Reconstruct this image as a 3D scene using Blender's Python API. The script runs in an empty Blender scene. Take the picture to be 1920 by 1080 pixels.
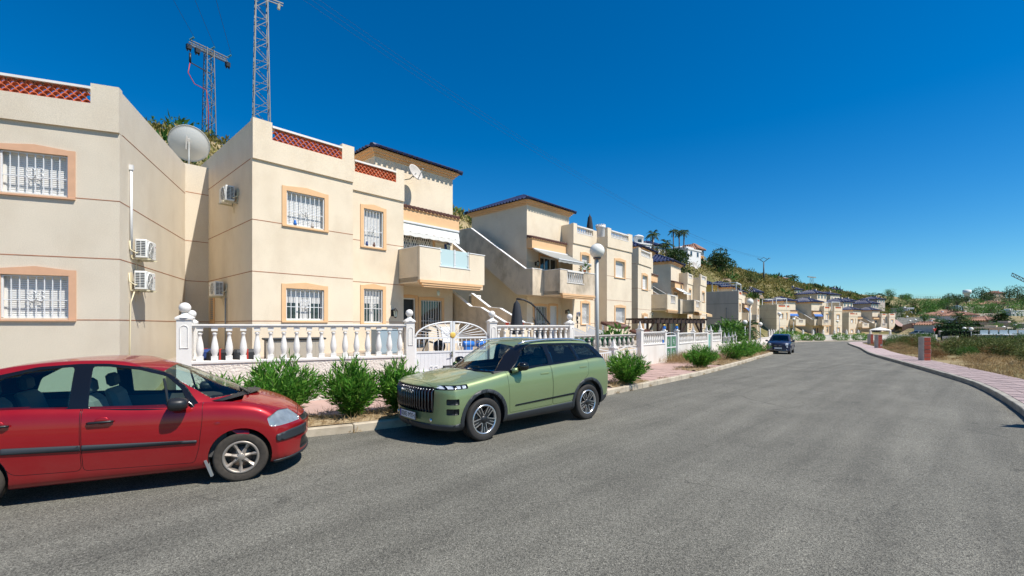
import bpy, bmesh, math, random
import numpy as np
from mathutils import Vector, Matrix
R = math.radians
S = bpy.context.scene
COL = S.collection
rnd = random.Random(7)

# ------------------------------------------------------------------ camera, sky, sun, exposure
cam_d = bpy.data.cameras.new('camera')
cam = bpy.data.objects.new('camera', cam_d)
COL.objects.link(cam)
cam.location = (0, 0, 1.93)
cam.rotation_euler = (R(90), 0, 0)
cam_d.lens = 16.0
cam_d.sensor_width = 36.0
cam_d.shift_y = 70.0 / 1920.0
cam_d.clip_start = 0.1
cam_d.clip_end = 4000
S.camera = cam

SUN = Vector((0.875 * math.cos(R(56)), -0.485 * math.cos(R(56)), math.sin(R(56)))).normalized()
world = bpy.data.worlds.new('World')
S.world = world
world.use_nodes = True
wn, wl = world.node_tree.nodes, world.node_tree.links
bg = wn['Background']
sky = wn.new('ShaderNodeTexSky')
sky.sky_type = 'NISHITA'
sky.sun_disc = False
sky.sun_elevation = R(56)
sky.sun_rotation = math.atan2(SUN.x, SUN.y)
sky.altitude = 0.0
sky.air_density = 1.0
sky.dust_density = 0.05
sky.ozone_density = 4.0
hs = wn.new('ShaderNodeHueSaturation')
hs.inputs['Hue'].default_value = 0.497
hs.inputs['Saturation'].default_value = 1.45
hs.inputs['Value'].default_value = 1.0
wl.new(sky.outputs[0], hs.inputs['Color'])
tint = wn.new('ShaderNodeMix'); tint.data_type = 'RGBA'; tint.blend_type = 'MULTIPLY'; tint.inputs[0].default_value = 1.0
tint.inputs[7].default_value = (0.62, 0.90, 1.0, 1)     # the deep polarised blue of the photograph
wl.new(hs.outputs[0], tint.inputs[6])
wl.new(tint.outputs[2], bg.inputs['Color'])
bg.inputs['Strength'].default_value = 0.092

sun_d = bpy.data.lights.new('sun', 'SUN')
sun_d.energy = 4.6
sun_d.angle = R(0.53)
sun_d.color = (1.0, 0.95, 0.87)
sun_o = bpy.data.objects.new('sun', sun_d)
COL.objects.link(sun_o)
sun_o.rotation_euler = (-SUN).to_track_quat('-Z', 'Y').to_euler()

S.view_settings.view_transform = 'Standard'
S.view_settings.look = 'None'
S.view_settings.gamma = 1.0
S.view_settings.use_curve_mapping = False
S.view_settings.exposure = 0.45
S.render.engine = 'CYCLES'
S.cycles.max_bounces = 8
S.cycles.transparent_max_bounces = 24
S.cycles.glossy_bounces = 3
S.cycles.diffuse_bounces = 3
S.cycles.caustics_reflective = False
S.cycles.caustics_refractive = False

# ------------------------------------------------------------------ materials
MATS = {}
def nodes_of(name):
    m = bpy.data.materials.new(name)
    m.use_nodes = True
    nt = m.node_tree
    return m, nt, nt.nodes, nt.links, nt.nodes['Principled BSDF']

def M(name, col, rough=0.8, metal=0.0, var=0.0, vs=3.0, bump=0.0, bs=90.0, spec=0.5, coat=0.0,
      stain=0.0, scol=(0.2, 0.16, 0.11), sscale=(1.2, 1.2, 0.25), emit=None, rnd_obj=0.0, speck=0.0):
    """principled material with value variation, fine relief and shaped stains"""
    m, nt, N, L, P = nodes_of(name)
    P.inputs['Roughness'].default_value = rough
    P.inputs['Metallic'].default_value = metal
    P.inputs['Specular IOR Level'].default_value = spec
    P.inputs['Coat Weight'].default_value = coat
    P.inputs['Coat Roughness'].default_value = 0.03
    c4 = (*col, 1)
    P.inputs['Base Color'].default_value = c4
    tc = N.new('ShaderNodeTexCoord')
    out = None
    if var or stain or rnd_obj or speck:
        rgb = N.new('ShaderNodeRGB'); rgb.outputs[0].default_value = c4
        out = rgb.outputs[0]
    if var:
        n1 = N.new('ShaderNodeTexNoise'); n1.inputs['Scale'].default_value = vs; n1.inputs['Detail'].default_value = 5
        L.new(tc.outputs['Object'], n1.inputs['Vector'])
        mr = N.new('ShaderNodeMapRange'); mr.inputs[1].default_value = .25; mr.inputs[2].default_value = .75
        mr.inputs[3].default_value = 1 - var; mr.inputs[4].default_value = 1 + var
        L.new(n1.outputs[0], mr.inputs[0])
        h = N.new('ShaderNodeHueSaturation'); L.new(out, h.inputs['Color']); L.new(mr.outputs[0], h.inputs['Value'])
        out = h.outputs[0]
    if rnd_obj:
        oi = N.new('ShaderNodeObjectInfo')
        mr = N.new('ShaderNodeMapRange'); mr.inputs[3].default_value = 1 - rnd_obj; mr.inputs[4].default_value = 1 + rnd_obj
        L.new(oi.outputs['Random'], mr.inputs[0])
        h = N.new('ShaderNodeHueSaturation'); L.new(out, h.inputs['Color']); L.new(mr.outputs[0], h.inputs['Value'])
        out = h.outputs[0]
    if speck:
        n4 = N.new('ShaderNodeTexNoise'); n4.inputs['Scale'].default_value = 55; n4.inputs['Detail'].default_value = 2
        L.new(tc.outputs['Object'], n4.inputs['Vector'])
        mr = N.new('ShaderNodeMapRange'); mr.inputs[1].default_value = .35; mr.inputs[2].default_value = .65; mr.inputs[3].default_value = 1-speck; mr.inputs[4].default_value = 1+speck
        L.new(n4.outputs[0], mr.inputs[0]); h = N.new('ShaderNodeHueSaturation'); L.new(out, h.inputs['Color']); L.new(mr.outputs[0], h.inputs['Value']); out = h.outputs[0]
    if stain:
        mp = N.new('ShaderNodeMapping'); mp.inputs['Scale'].default_value = sscale
        L.new(tc.outputs['Object'], mp.inputs['Vector'])
        n2 = N.new('ShaderNodeTexNoise'); n2.inputs['Scale'].default_value = 1.0; n2.inputs['Detail'].default_value = 7
        n2.inputs['Roughness'].default_value = .62
        L.new(mp.outputs[0], n2.inputs['Vector'])
        mr = N.new('ShaderNodeMapRange'); mr.inputs[1].default_value = .47; mr.inputs[2].default_value = .70
        mr.inputs[3].default_value = 0; mr.inputs[4].default_value = stain
        L.new(n2.outputs[0], mr.inputs[0])
        mx = N.new('ShaderNodeMix'); mx.data_type = 'RGBA'
        L.new(mr.outputs[0], mx.inputs[0]); L.new(out, mx.inputs[6]); mx.inputs[7].default_value = (*scol, 1)
        out = mx.outputs[2]
    if out is not None:
        L.new(out, P.inputs['Base Color'])
    if bump:
        n3 = N.new('ShaderNodeTexNoise'); n3.inputs['Scale'].default_value = bs; n3.inputs['Detail'].default_value = 3
        L.new(tc.outputs['Object'], n3.inputs['Vector'])
        b = N.new('ShaderNodeBump'); b.inputs['Strength'].default_value = 1.0; b.inputs['Distance'].default_value = bump
        L.new(n3.outputs[0], b.inputs['Height']); L.new(b.outputs[0], P.inputs['Normal'])
    if emit:
        P.inputs['Emission Color'].default_value = (*emit, 1); P.inputs['Emission Strength'].default_value = 1
    MATS[name] = m
    return m

def glass_mat(name, tint, refl=1.0, dens=0.0):
    """thin pane: tinted see-through plus fresnel reflection, optional dark film"""
    m, nt, N, L, P = nodes_of(name)
    tr = N.new('ShaderNodeBsdfTransparent'); tr.inputs[0].default_value = (*tint, 1)
    base = tr.outputs[0]
    if dens:
        df = N.new('ShaderNodeBsdfDiffuse'); df.inputs[0].default_value = (.01, .012, .013, 1)
        ms = N.new('ShaderNodeMixShader'); ms.inputs[0].default_value = dens
        L.new(tr.outputs[0], ms.inputs[1]); L.new(df.outputs[0], ms.inputs[2]); base = ms.outputs[0]
    gl = N.new('ShaderNodeBsdfGlossy'); gl.inputs['Roughness'].default_value = .0
    fr = N.new('ShaderNodeLayerWeight'); fr.inputs[0].default_value = .5     # two-sided Schlick curve
    pw = N.new('ShaderNodeMath'); pw.operation = 'POWER'; pw.inputs[1].default_value = 4.5; L.new(fr.outputs['Facing'], pw.inputs[0])
    ml = N.new('ShaderNodeMath'); ml.operation = 'MULTIPLY_ADD'; ml.inputs[1].default_value = .90*refl; ml.inputs[2].default_value = .055*refl
    L.new(pw.outputs[0], ml.inputs[0])
    mx = N.new('ShaderNodeMixShader')
    L.new(ml.outputs[0], mx.inputs[0]); L.new(base, mx.inputs[1]); L.new(gl.outputs[0], mx.inputs[2])
    L.new(mx.outputs[0], N['Material Output'].inputs[0])
    MATS[name] = m
    return m

def leaf_mat(name, c0, c1, c2, trans=0.35, rough=0.5, spec=.4, uprange=None):
    """each leaf gets its own shade between three colours, light comes through"""
    m, nt, N, L, P = nodes_of(name)
    g = N.new('ShaderNodeNewGeometry')
    cr = N.new('ShaderNodeValToRGB')
    cr.color_ramp.elements[0].color = (*c0, 1); cr.color_ramp.elements[1].color = (*c2, 1)
    e = cr.color_ramp.elements.new(.55); e.color = (*c1, 1)
    L.new(g.outputs['Random Per Island'], cr.inputs[0])
    P.inputs['Roughness'].default_value = rough
    P.inputs['Specular IOR Level'].default_value = spec
    L.new(cr.outputs[0], P.inputs['Base Color'])
    t = N.new('ShaderNodeBsdfTranslucent'); L.new(cr.outputs[0], t.inputs[0])
    mx = N.new('ShaderNodeMixShader'); mx.inputs[0].default_value = trans
    L.new(P.outputs[0], mx.inputs[1]); L.new(t.outputs[0], mx.inputs[2])
    L.new(mx.outputs[0], N['Material Output'].inputs[0])
    MATS[name] = m
    return m

STUCCO = M('stucco_cream', (.77, .655, .49), .9, var=.06, vs=.9, bump=.006, bs=110, stain=.26, scol=(.46, .33, .20), sscale=(.8,.8,.55), speck=.07)
STUCCO_H1 = M('stucco_beige', (.69, .605, .475), .9, var=.05, vs=.9, bump=.006, bs=110, stain=.24, scol=(.46, .35, .23), sscale=(.8,.8,.55), speck=.07)
STUCCO_OLD = M('stucco_stained', (.67, .56, .42), .9, var=.10, vs=1.3, bump=.008, bs=60, stain=.62, scol=(.20, .155, .10), sscale=(1.3, 1.3, .8), speck=.07)
STUCCO_GREY = M('stucco_grey', (.50, .42, .35), .9, var=.05, vs=.8, bump=.004, bs=60, stain=.3, scol=(.25, .22, .2))
ROUGHCAST = M('roughcast_white', (.75, .675, .58), .95, var=.06, vs=6, bump=.03, bs=24)
WHITEWALL = M('whitewashed_wall', (.72, .68, .61), .9, var=.05, vs=2, bump=.006, bs=60, stain=.3, scol=(.5, .42, .33))
ORANGE = M('ochre_trim', (.74, .465, .245), .88, var=.05, vs=3, bump=.003, bs=90)
ORANGE_H1 = M('salmon_trim', (.66, .385, .235), .88, var=.06, vs=5, bump=.004, bs=90)
JOINT = M('joint_paint', (.36, .15, .075), .9, var=.25, vs=5)
WHITE = M('white_paint', (.80, .79, .77), .5, var=.03, vs=5)
WHITE_METAL = M('white_metal', (.74, .74, .73), .35, var=.03, vs=8)
PLASTER = M('white_plaster', (.76, .725, .67), .6, var=.05, vs=7, bump=.002, bs=60)
PLASTER_GREY = M('grey_plaster', (.50, .46, .41), .8, var=.1, vs=7, bump=.003, bs=60)  # on the set-back balustrade this grey stands in for shade
SHUTTER = M('shutter_white', (.78, .77, .74), .45)
TERRA = M('terracotta', (.56, .125, .045), .85, var=.15, vs=6, rnd_obj=.15)
TERRA_ROOF = M('terracotta_roof', (.30, .155, .105), .85, var=.25, vs=3)
BLUETILE = M('blue_glazed_tile', (.011, .018, .062), .5, var=.35, vs=5, spec=.6)
BROWNTILE = M('brown_tile', (.12, .05, .035), .6, var=.3, vs=9)
DARK = M('dark_opening', (.012, .012, .013), .5)
GLASSW = M('window_glass', (.03, .04, .045), .04, spec=.8)
FROST = M('frosted_glass', (.50, .63, .62), .25)
CURTAIN = M('curtain', (.55, .54, .52), .9, var=.1, vs=14)
CANVAS = M('awning_canvas', (.74, .72, .67), .9, var=.05, vs=5)
CANVAS_GREY = M('awning_canvas_grey', (.30, .30, .275), .9, var=.05, vs=5)
CANVAS_BLUE = M('awning_canvas_blue', (.06, .16, .45), .9)
CANVAS_DARK = M('parasol_canvas', (.03, .035, .045), .9)
CANVAS_STRIPE = M('awning_canvas_ochre', (.62, .42, .22), .9)
DARKMETAL = M('dark_metal', (.02, .02, .022), .45, metal=.2)
GALV = M('galvanised_steel', (.33, .34, .32), .5, metal=.3, var=.1, vs=4)
PYLON = M('pylon_steel', (.20, .20, .185), .5, metal=.35, var=.15, vs=3)
GALV_DARK = M('weathered_steel', (.10, .11, .11), .6, metal=.3)
POLE = M('lamp_pole_grey', (.52, .53, .50), .5, var=.05)
GLOBE = M('opal_globe', (.80, .78, .70), .25)
ACWHITE = M('ac_casing', (.78, .77, .72), .45, var=.03)
BEIGE = M('beige_plastic', (.70, .62, .42), .55)
BLACKPL = M('black_plastic', (.013, .014, .015), .42)
BLACKGL = M('black_gloss', (.007, .007, .008), .16)
CLADDING = M('grey_cladding', (.024, .028, .032), .5, bump=.0006, bs=400)
RUBBER = M('tyre_rubber', (.022, .020, .018), .8, var=.25, vs=20)
RUBBER_DUSTY = M('tyre_rubber_dusty', (.048, .039, .030), .9, var=.3, vs=20)
RIM = M('alloy_rim', (.33, .285, .24), .42, metal=.4)
RIM_BRIGHT = M('machined_alloy', (.72, .72, .72), .25, metal=.9)
CHROME = M('chrome', (.75, .75, .76), .08, metal=1)
BRAKE = M('brake_disc', (.18, .14, .12), .5, metal=.6)
WOOD = M('dark_timber', (.045, .025, .018), .7, var=.3, vs=6)
BRICKM = M('hollow_brick', (.30, .055, .032), .85, var=.2, vs=6, rnd_obj=.18, bump=.004, bs=30)
MORTAR = M('mortar', (.42, .40, .36), .95, var=.15, vs=8, bump=.01, bs=40)
CONCRETE = M('kerb_concrete', (.50, .43, .325), .92, var=.12, vs=5, bump=.006, bs=60, stain=.5, scol=(.28, .22, .15), sscale=(2, 2, 2), rnd_obj=.06)
CONCRETE_GREY = M('kerb_concrete_grey', (.34, .32, .27), .92, var=.12, vs=5, bump=.006, bs=60, stain=.5, scol=(.2, .18, .14), sscale=(2, 2, 2), rnd_obj=.06)
PAVER = M('pink_paver', (.43, .29, .24), .9, var=.10, vs=4, bump=.003, bs=80, rnd_obj=.09)
PAVER_M = M('mauve_paver', (.40, .31, .29), .9, var=.10, vs=4, bump=.003, bs=80, rnd_obj=.09)
BARK = M('bark', (.12, .085, .06), .95, var=.25, vs=8, bump=.02, bs=20)
STEM = M('green_stem', (.16, .15, .06), .8)
ROCK = M('rock', (.38, .28, .19), .95, var=.2, vs=2, bump=.05, bs=4)
SEAT = M('seat_fabric', (.32, .29, .26), .9)
SEAT_DARK = M('seat_dark', (.09, .088, .085), .8)
BLUEPL = M('blue_plastic', (.02, .16, .55), .35)
GREENM = M('green_paint', (.09, .22, .12), .55, var=.15, vs=6)
TEALM = M('teal_paint', (.22, .42, .36), .6, var=.2, vs=3)
GREYBLUE = M('grey_blue_panel', (.30, .38, .42), .6, var=.05)
NAVYSIGN = M('sign_navy', (.03, .06, .2), .4)
YELLOW = M('yellow_paint', (.75, .50, .10), .5)
REDM = M('red_paint', (.45, .03, .02), .5)
NETGREEN = M('green_netting', (.02, .16, .055), .8, var=.3, vs=6)
WIRE = M('wire', (.03, .03, .035), .6)
LENS = glass_mat('lamp_lens', (.93, .95, .95), 1.4)
CARGLASS = glass_mat('car_glass_green', (.60, .78, .73), 1.0)
CARGLASS_CLEAR = glass_mat('car_glass_clear', (.82, .90, .86), 1.1)
CARGLASS_DARK = glass_mat('car_glass_privacy', (.07, .085, .09), 1.0, dens=.35)

def car_paint(name, col, metal, flake, rough=.34):
    m, nt, N, L, P = nodes_of(name)
    P.inputs['Metallic'].default_value = metal
    P.inputs['Roughness'].default_value = rough
    P.inputs['Coat Weight'].default_value = 1.0
    P.inputs['Specular IOR Level'].default_value = .25
    P.inputs['Coat Roughness'].default_value = .025
    tc = N.new('ShaderNodeTexCoord')
    n = N.new('ShaderNodeTexNoise'); n.inputs['Scale'].default_value = 900
    L.new(tc.outputs['Object'], n.inputs['Vector'])
    mr = N.new('ShaderNodeMapRange'); mr.inputs[1].default_value = .3; mr.inputs[2].default_value = .7
    mr.inputs[3].default_value = 1 - flake; mr.inputs[4].default_value = 1 + flake
    L.new(n.outputs[0], mr.inputs[0])
    # dust film: road dirt low on the body and blotches of dust
    n2 = N.new('ShaderNodeTexNoise'); n2.inputs['Scale'].default_value = 3.5; n2.inputs['Detail'].default_value = 8
    L.new(tc.outputs['Object'], n2.inputs['Vector'])
    sx = N.new('ShaderNodeSeparateXYZ'); L.new(tc.outputs['Object'], sx.inputs[0])
    lo = N.new('ShaderNodeMapRange'); lo.inputs[1].default_value = .62; lo.inputs[2].default_value = .15
    lo.inputs[3].default_value = 0; lo.inputs[4].default_value = .16
    L.new(sx.outputs['Z'], lo.inputs[0])
    dm = N.new('ShaderNodeMath'); dm.operation = 'MULTIPLY'; L.new(lo.outputs[0], dm.inputs[0]); L.new(n2.outputs[0], dm.inputs[1])
    ad = N.new('ShaderNodeMath'); ad.operation = 'MULTIPLY_ADD'; L.new(n2.outputs[0], ad.inputs[0]); ad.inputs[1].default_value = .05; L.new(dm.outputs[0], ad.inputs[2])
    h = N.new('ShaderNodeHueSaturation'); h.inputs['Color'].default_value = (*col, 1); L.new(mr.outputs[0], h.inputs['Value'])
    mx = N.new('ShaderNodeMix'); mx.data_type = 'RGBA'; L.new(ad.outputs[0], mx.inputs[0]); L.new(h.outputs[0], mx.inputs[6]); mx.inputs[7].default_value = (.30, .25, .19, 1)
    L.new(mx.outputs[2], P.inputs['Base Color'])
    ra = N.new('ShaderNodeMapRange'); ra.inputs[3].default_value = rough - .05; ra.inputs[4].default_value = rough + .12; L.new(n2.outputs[0], ra.inputs[0]); L.new(ra.outputs[0], P.inputs['Roughness'])
    cw = N.new('ShaderNodeMapRange'); cw.inputs[1].default_value = 0; cw.inputs[2].default_value = .5; cw.inputs[3].default_value = .75; cw.inputs[4].default_value = .3
    L.new(ad.outputs[0], cw.inputs[0]); L.new(cw.outputs[0], P.inputs['Coat Weight'])
    return m
PAINT_RED = car_paint('paint_red', (.33, .002, .008), .35, .12)
PAINT_GREEN = car_paint('paint_sage', (.255, .33, .16), .5, .10)
PAINT_NAVY = car_paint('paint_navy', (.010, .018, .055), .2, .1)
PAINT_WHITE = car_paint('paint_white', (.75, .75, .75), .0, .02)
PAINT_GREY = car_paint('paint_grey', (.12, .13, .14), .3, .05)

# leaves
LEAF = leaf_mat('oleander_leaf', (.05, .155, .016), (.095, .275, .03), (.23, .40, .065), .32, .5, .22)
LEAF_DRY = leaf_mat('dry_straw', (.34, .235, .11), (.42, .31, .15), (.26, .15, .06), .25, .8)
LEAF_SCRUB = leaf_mat('scrub_leaf', (.06, .105, .022), (.115, .15, .035), (.20, .20, .06), .25, .7)
LEAF_RUST = leaf_mat('rust_scrub', (.115, .06, .02), (.20, .105, .035), (.30, .18, .08), .2, .8)
LEAF_PINE = leaf_mat('pine_needles', (.020, .050, .015), (.035, .085, .020), (.085, .13, .03), .2, .6)
LEAF_TREE = leaf_mat('broad_leaf', (.030, .095, .016), (.055, .15, .024), (.12, .22, .04), .28, .55, .25)
LEAF_LIGHT = leaf_mat('light_leaf', (.06, .16, .02), (.09, .22, .03), (.16, .28, .06), .3, .5)
LEAF_HILL = leaf_mat('hill_scrub', (.12, .125, .03), (.25, .22, .06), (.36, .30, .11), .2, .8)
LEAF_PALM = leaf_mat('palm_frond', (.035, .075, .018), (.06, .12, .03), (.15, .16, .05), .25, .5)
LEAF_HEDGE = leaf_mat('hedge_leaf', (.018, .052, .012), (.028, .08, .016), (.06, .12, .03), .2, .5)
LEAF_FLOWER = leaf_mat('flower', (.55, .12, .14), (.6, .35, .35), (.7, .6, .55), .3, .6)

def ground_mat(name, cols, scales, bump=.03, bs=6, rough=.95):
    m, nt, N, L, P = nodes_of(name)
    P.inputs['Roughness'].default_value = rough
    P.inputs['Specular IOR Level'].default_value = .2
    tc = N.new('ShaderNodeTexCoord')
    prev = None
    for i, (c, sc) in enumerate(zip(cols, scales)):
        rgb = N.new('ShaderNodeRGB'); rgb.outputs[0].default_value = (*c, 1)
        if prev is None:
            prev = rgb.outputs[0]; continue
        n = N.new('ShaderNodeTexNoise'); n.inputs['Scale'].default_value = sc; n.inputs['Detail'].default_value = 6
        L.new(tc.outputs['Object'], n.inputs['Vector'])
        mr = N.new('ShaderNodeMapRange'); mr.inputs[1].default_value = .42; mr.inputs[2].default_value = .6
        L.new(n.outputs[0], mr.inputs[0])
        mx = N.new('ShaderNodeMix'); mx.data_type = 'RGBA'
        L.new(mr.outputs[0], mx.inputs[0]); L.new(prev, mx.inputs[6]); L.new(rgb.outputs[0], mx.inputs[7])
        prev = mx.outputs[2]
    L.new(prev, P.inputs['Base Color'])
    n3 = N.new('ShaderNodeTexNoise'); n3.inputs['Scale'].default_value = bs; n3.inputs['Detail'].default_value = 8
    L.new(tc.outputs['Object'], n3.inputs['Vector'])
    b = N.new('ShaderNodeBump'); b.inputs['Distance'].default_value = bump
    L.new(n3.outputs[0], b.inputs['Height']); L.new(b.outputs[0], P.inputs['Normal'])
    return m
GROUND = ground_mat('dry_earth', [(.29, .22, .12), (.19, .16, .065), (.34, .27, .15), (.13, .125, .045)], [0, .25, .9, .10])
SOIL = ground_mat('planting_soil', [(.30, .21, .12), (.20, .13, .07), (.40, .31, .19)], [0, 3, 9], .03, 25)
TERRACE = ground_mat('terrace_floor', [(.42, .36, .29), (.36, .29, .22)], [0, 1.5], .002, 30)

def asphalt_mat():
    m, nt, N, L, P = nodes_of('asphalt')
    P.inputs['Specular IOR Level'].default_value = .35
    tc = N.new('ShaderNodeTexCoord')
    def noise(sc, det=4, vec=None, rough=.5):
        n = N.new('ShaderNodeTexNoise'); n.inputs['Scale'].default_value = sc; n.inputs['Detail'].default_value = det; n.inputs['Roughness'].default_value = rough
        L.new(vec or tc.outputs['Object'], n.inputs['Vector']); return n.outputs[0]
    def rng(v, a, b, c, d):
        mr = N.new('ShaderNodeMapRange'); mr.inputs[1].default_value = a; mr.inputs[2].default_value = b; mr.inputs[3].default_value = c; mr.inputs[4].default_value = d
        L.new(v, mr.inputs[0]); return mr.outputs[0]
    def mul(a, b):
        x = N.new('ShaderNodeMath'); x.operation = 'MULTIPLY'; L.new(a, x.inputs[0]); L.new(b, x.inputs[1]); return x.outputs[0]
    grain = N.new('ShaderNodeTexVoronoi'); grain.inputs['Scale'].default_value = 120; L.new(tc.outputs['Object'], grain.inputs['Vector'])
    sep = N.new('ShaderNodeSeparateColor'); L.new(grain.outputs['Color'], sep.inputs[0])
    g1 = rng(sep.outputs[0], 0, 1, .40, 1.66)
    g2 = rng(noise(34, 5), .3, .7, .80, 1.20)
    patch = rng(noise(.55, 6, rough=.6), .3, .7, .82, 1.14)
    mp = N.new('ShaderNodeMapping'); mp.vector_type = 'TEXTURE'; mp.inputs['Rotation'].default_value = (0, 0, R(44)); mp.inputs['Scale'].default_value = (9, .55, 1)
    L.new(tc.outputs['Object'], mp.inputs['Vector'])
    streak = rng(noise(1.0, 5, mp.outputs[0], .6), .38, .66, 1.07, .82)
    spots = rng(noise(1.7, 3), .66, .74, 1.0, .72)
    # tyre tracks / repair seams: thin lighter lines
    mp2 = N.new('ShaderNodeMapping'); mp2.vector_type = 'TEXTURE'; mp2.inputs['Rotation'].default_value = (0, 0, R(50)); mp2.inputs['Scale'].default_value = (22, 1.6, 1)
    L.new(tc.outputs['Object'], mp2.inputs['Vector'])
    wv = rng(noise(2.2, 2, mp2.outputs[0]), .44, .56, .96, 1.07)
    dn = N.new('ShaderNodeTexNoise'); dn.inputs['Scale'].default_value = 1.3; dn.inputs['Detail'].default_value = 4; L.new(tc.outputs['Object'], dn.inputs['Vector'])
    dv_ = N.new('ShaderNodeVectorMath'); dv_.operation = 'MULTIPLY_ADD'; dv_.inputs[1].default_value = (.9,.9,0); L.new(dn.outputs['Color'], dv_.inputs[0]); L.new(tc.outputs['Object'], dv_.inputs[2])
    ck = N.new('ShaderNodeTexVoronoi'); ck.feature = 'DISTANCE_TO_EDGE'; ck.inputs['Scale'].default_value = .28; L.new(dv_.outputs[0], ck.inputs['Vector'])
    cm = rng(noise(.21, 2), .47, .56, 0, 1)
    c0 = rng(ck.outputs['Distance'], .0012, .005, .34, 0)
    cx_ = N.new('ShaderNodeMath'); cx_.operation = 'MULTIPLY_ADD'; L.new(mul(c0, cm), cx_.inputs[0]); cx_.inputs[1].default_value = -1; cx_.inputs[2].default_value = 1
    stones = rng(sep.outputs[1], .965, .985, 1.0, 1.75)
    v = mul(mul(mul(mul(g1, g2), mul(patch, streak)), mul(spots, wv)), mul(cx_.outputs[0], stones))
    h = N.new('ShaderNodeHueSaturation'); h.inputs['Color'].default_value = (.150, .143, .117, 1); L.new(v, h.inputs['Value'])
    L.new(h.outputs[0], P.inputs['Base Color'])
    P.inputs['Roughness'].default_value = .86
    b = N.new('ShaderNodeBump'); b.inputs['Distance'].default_value = .006; L.new(grain.outputs['Distance'], b.inputs['Height']); L.new(b.outputs[0], P.inputs['Normal'])
    return m
ASPHALT = asphalt_mat()

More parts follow.
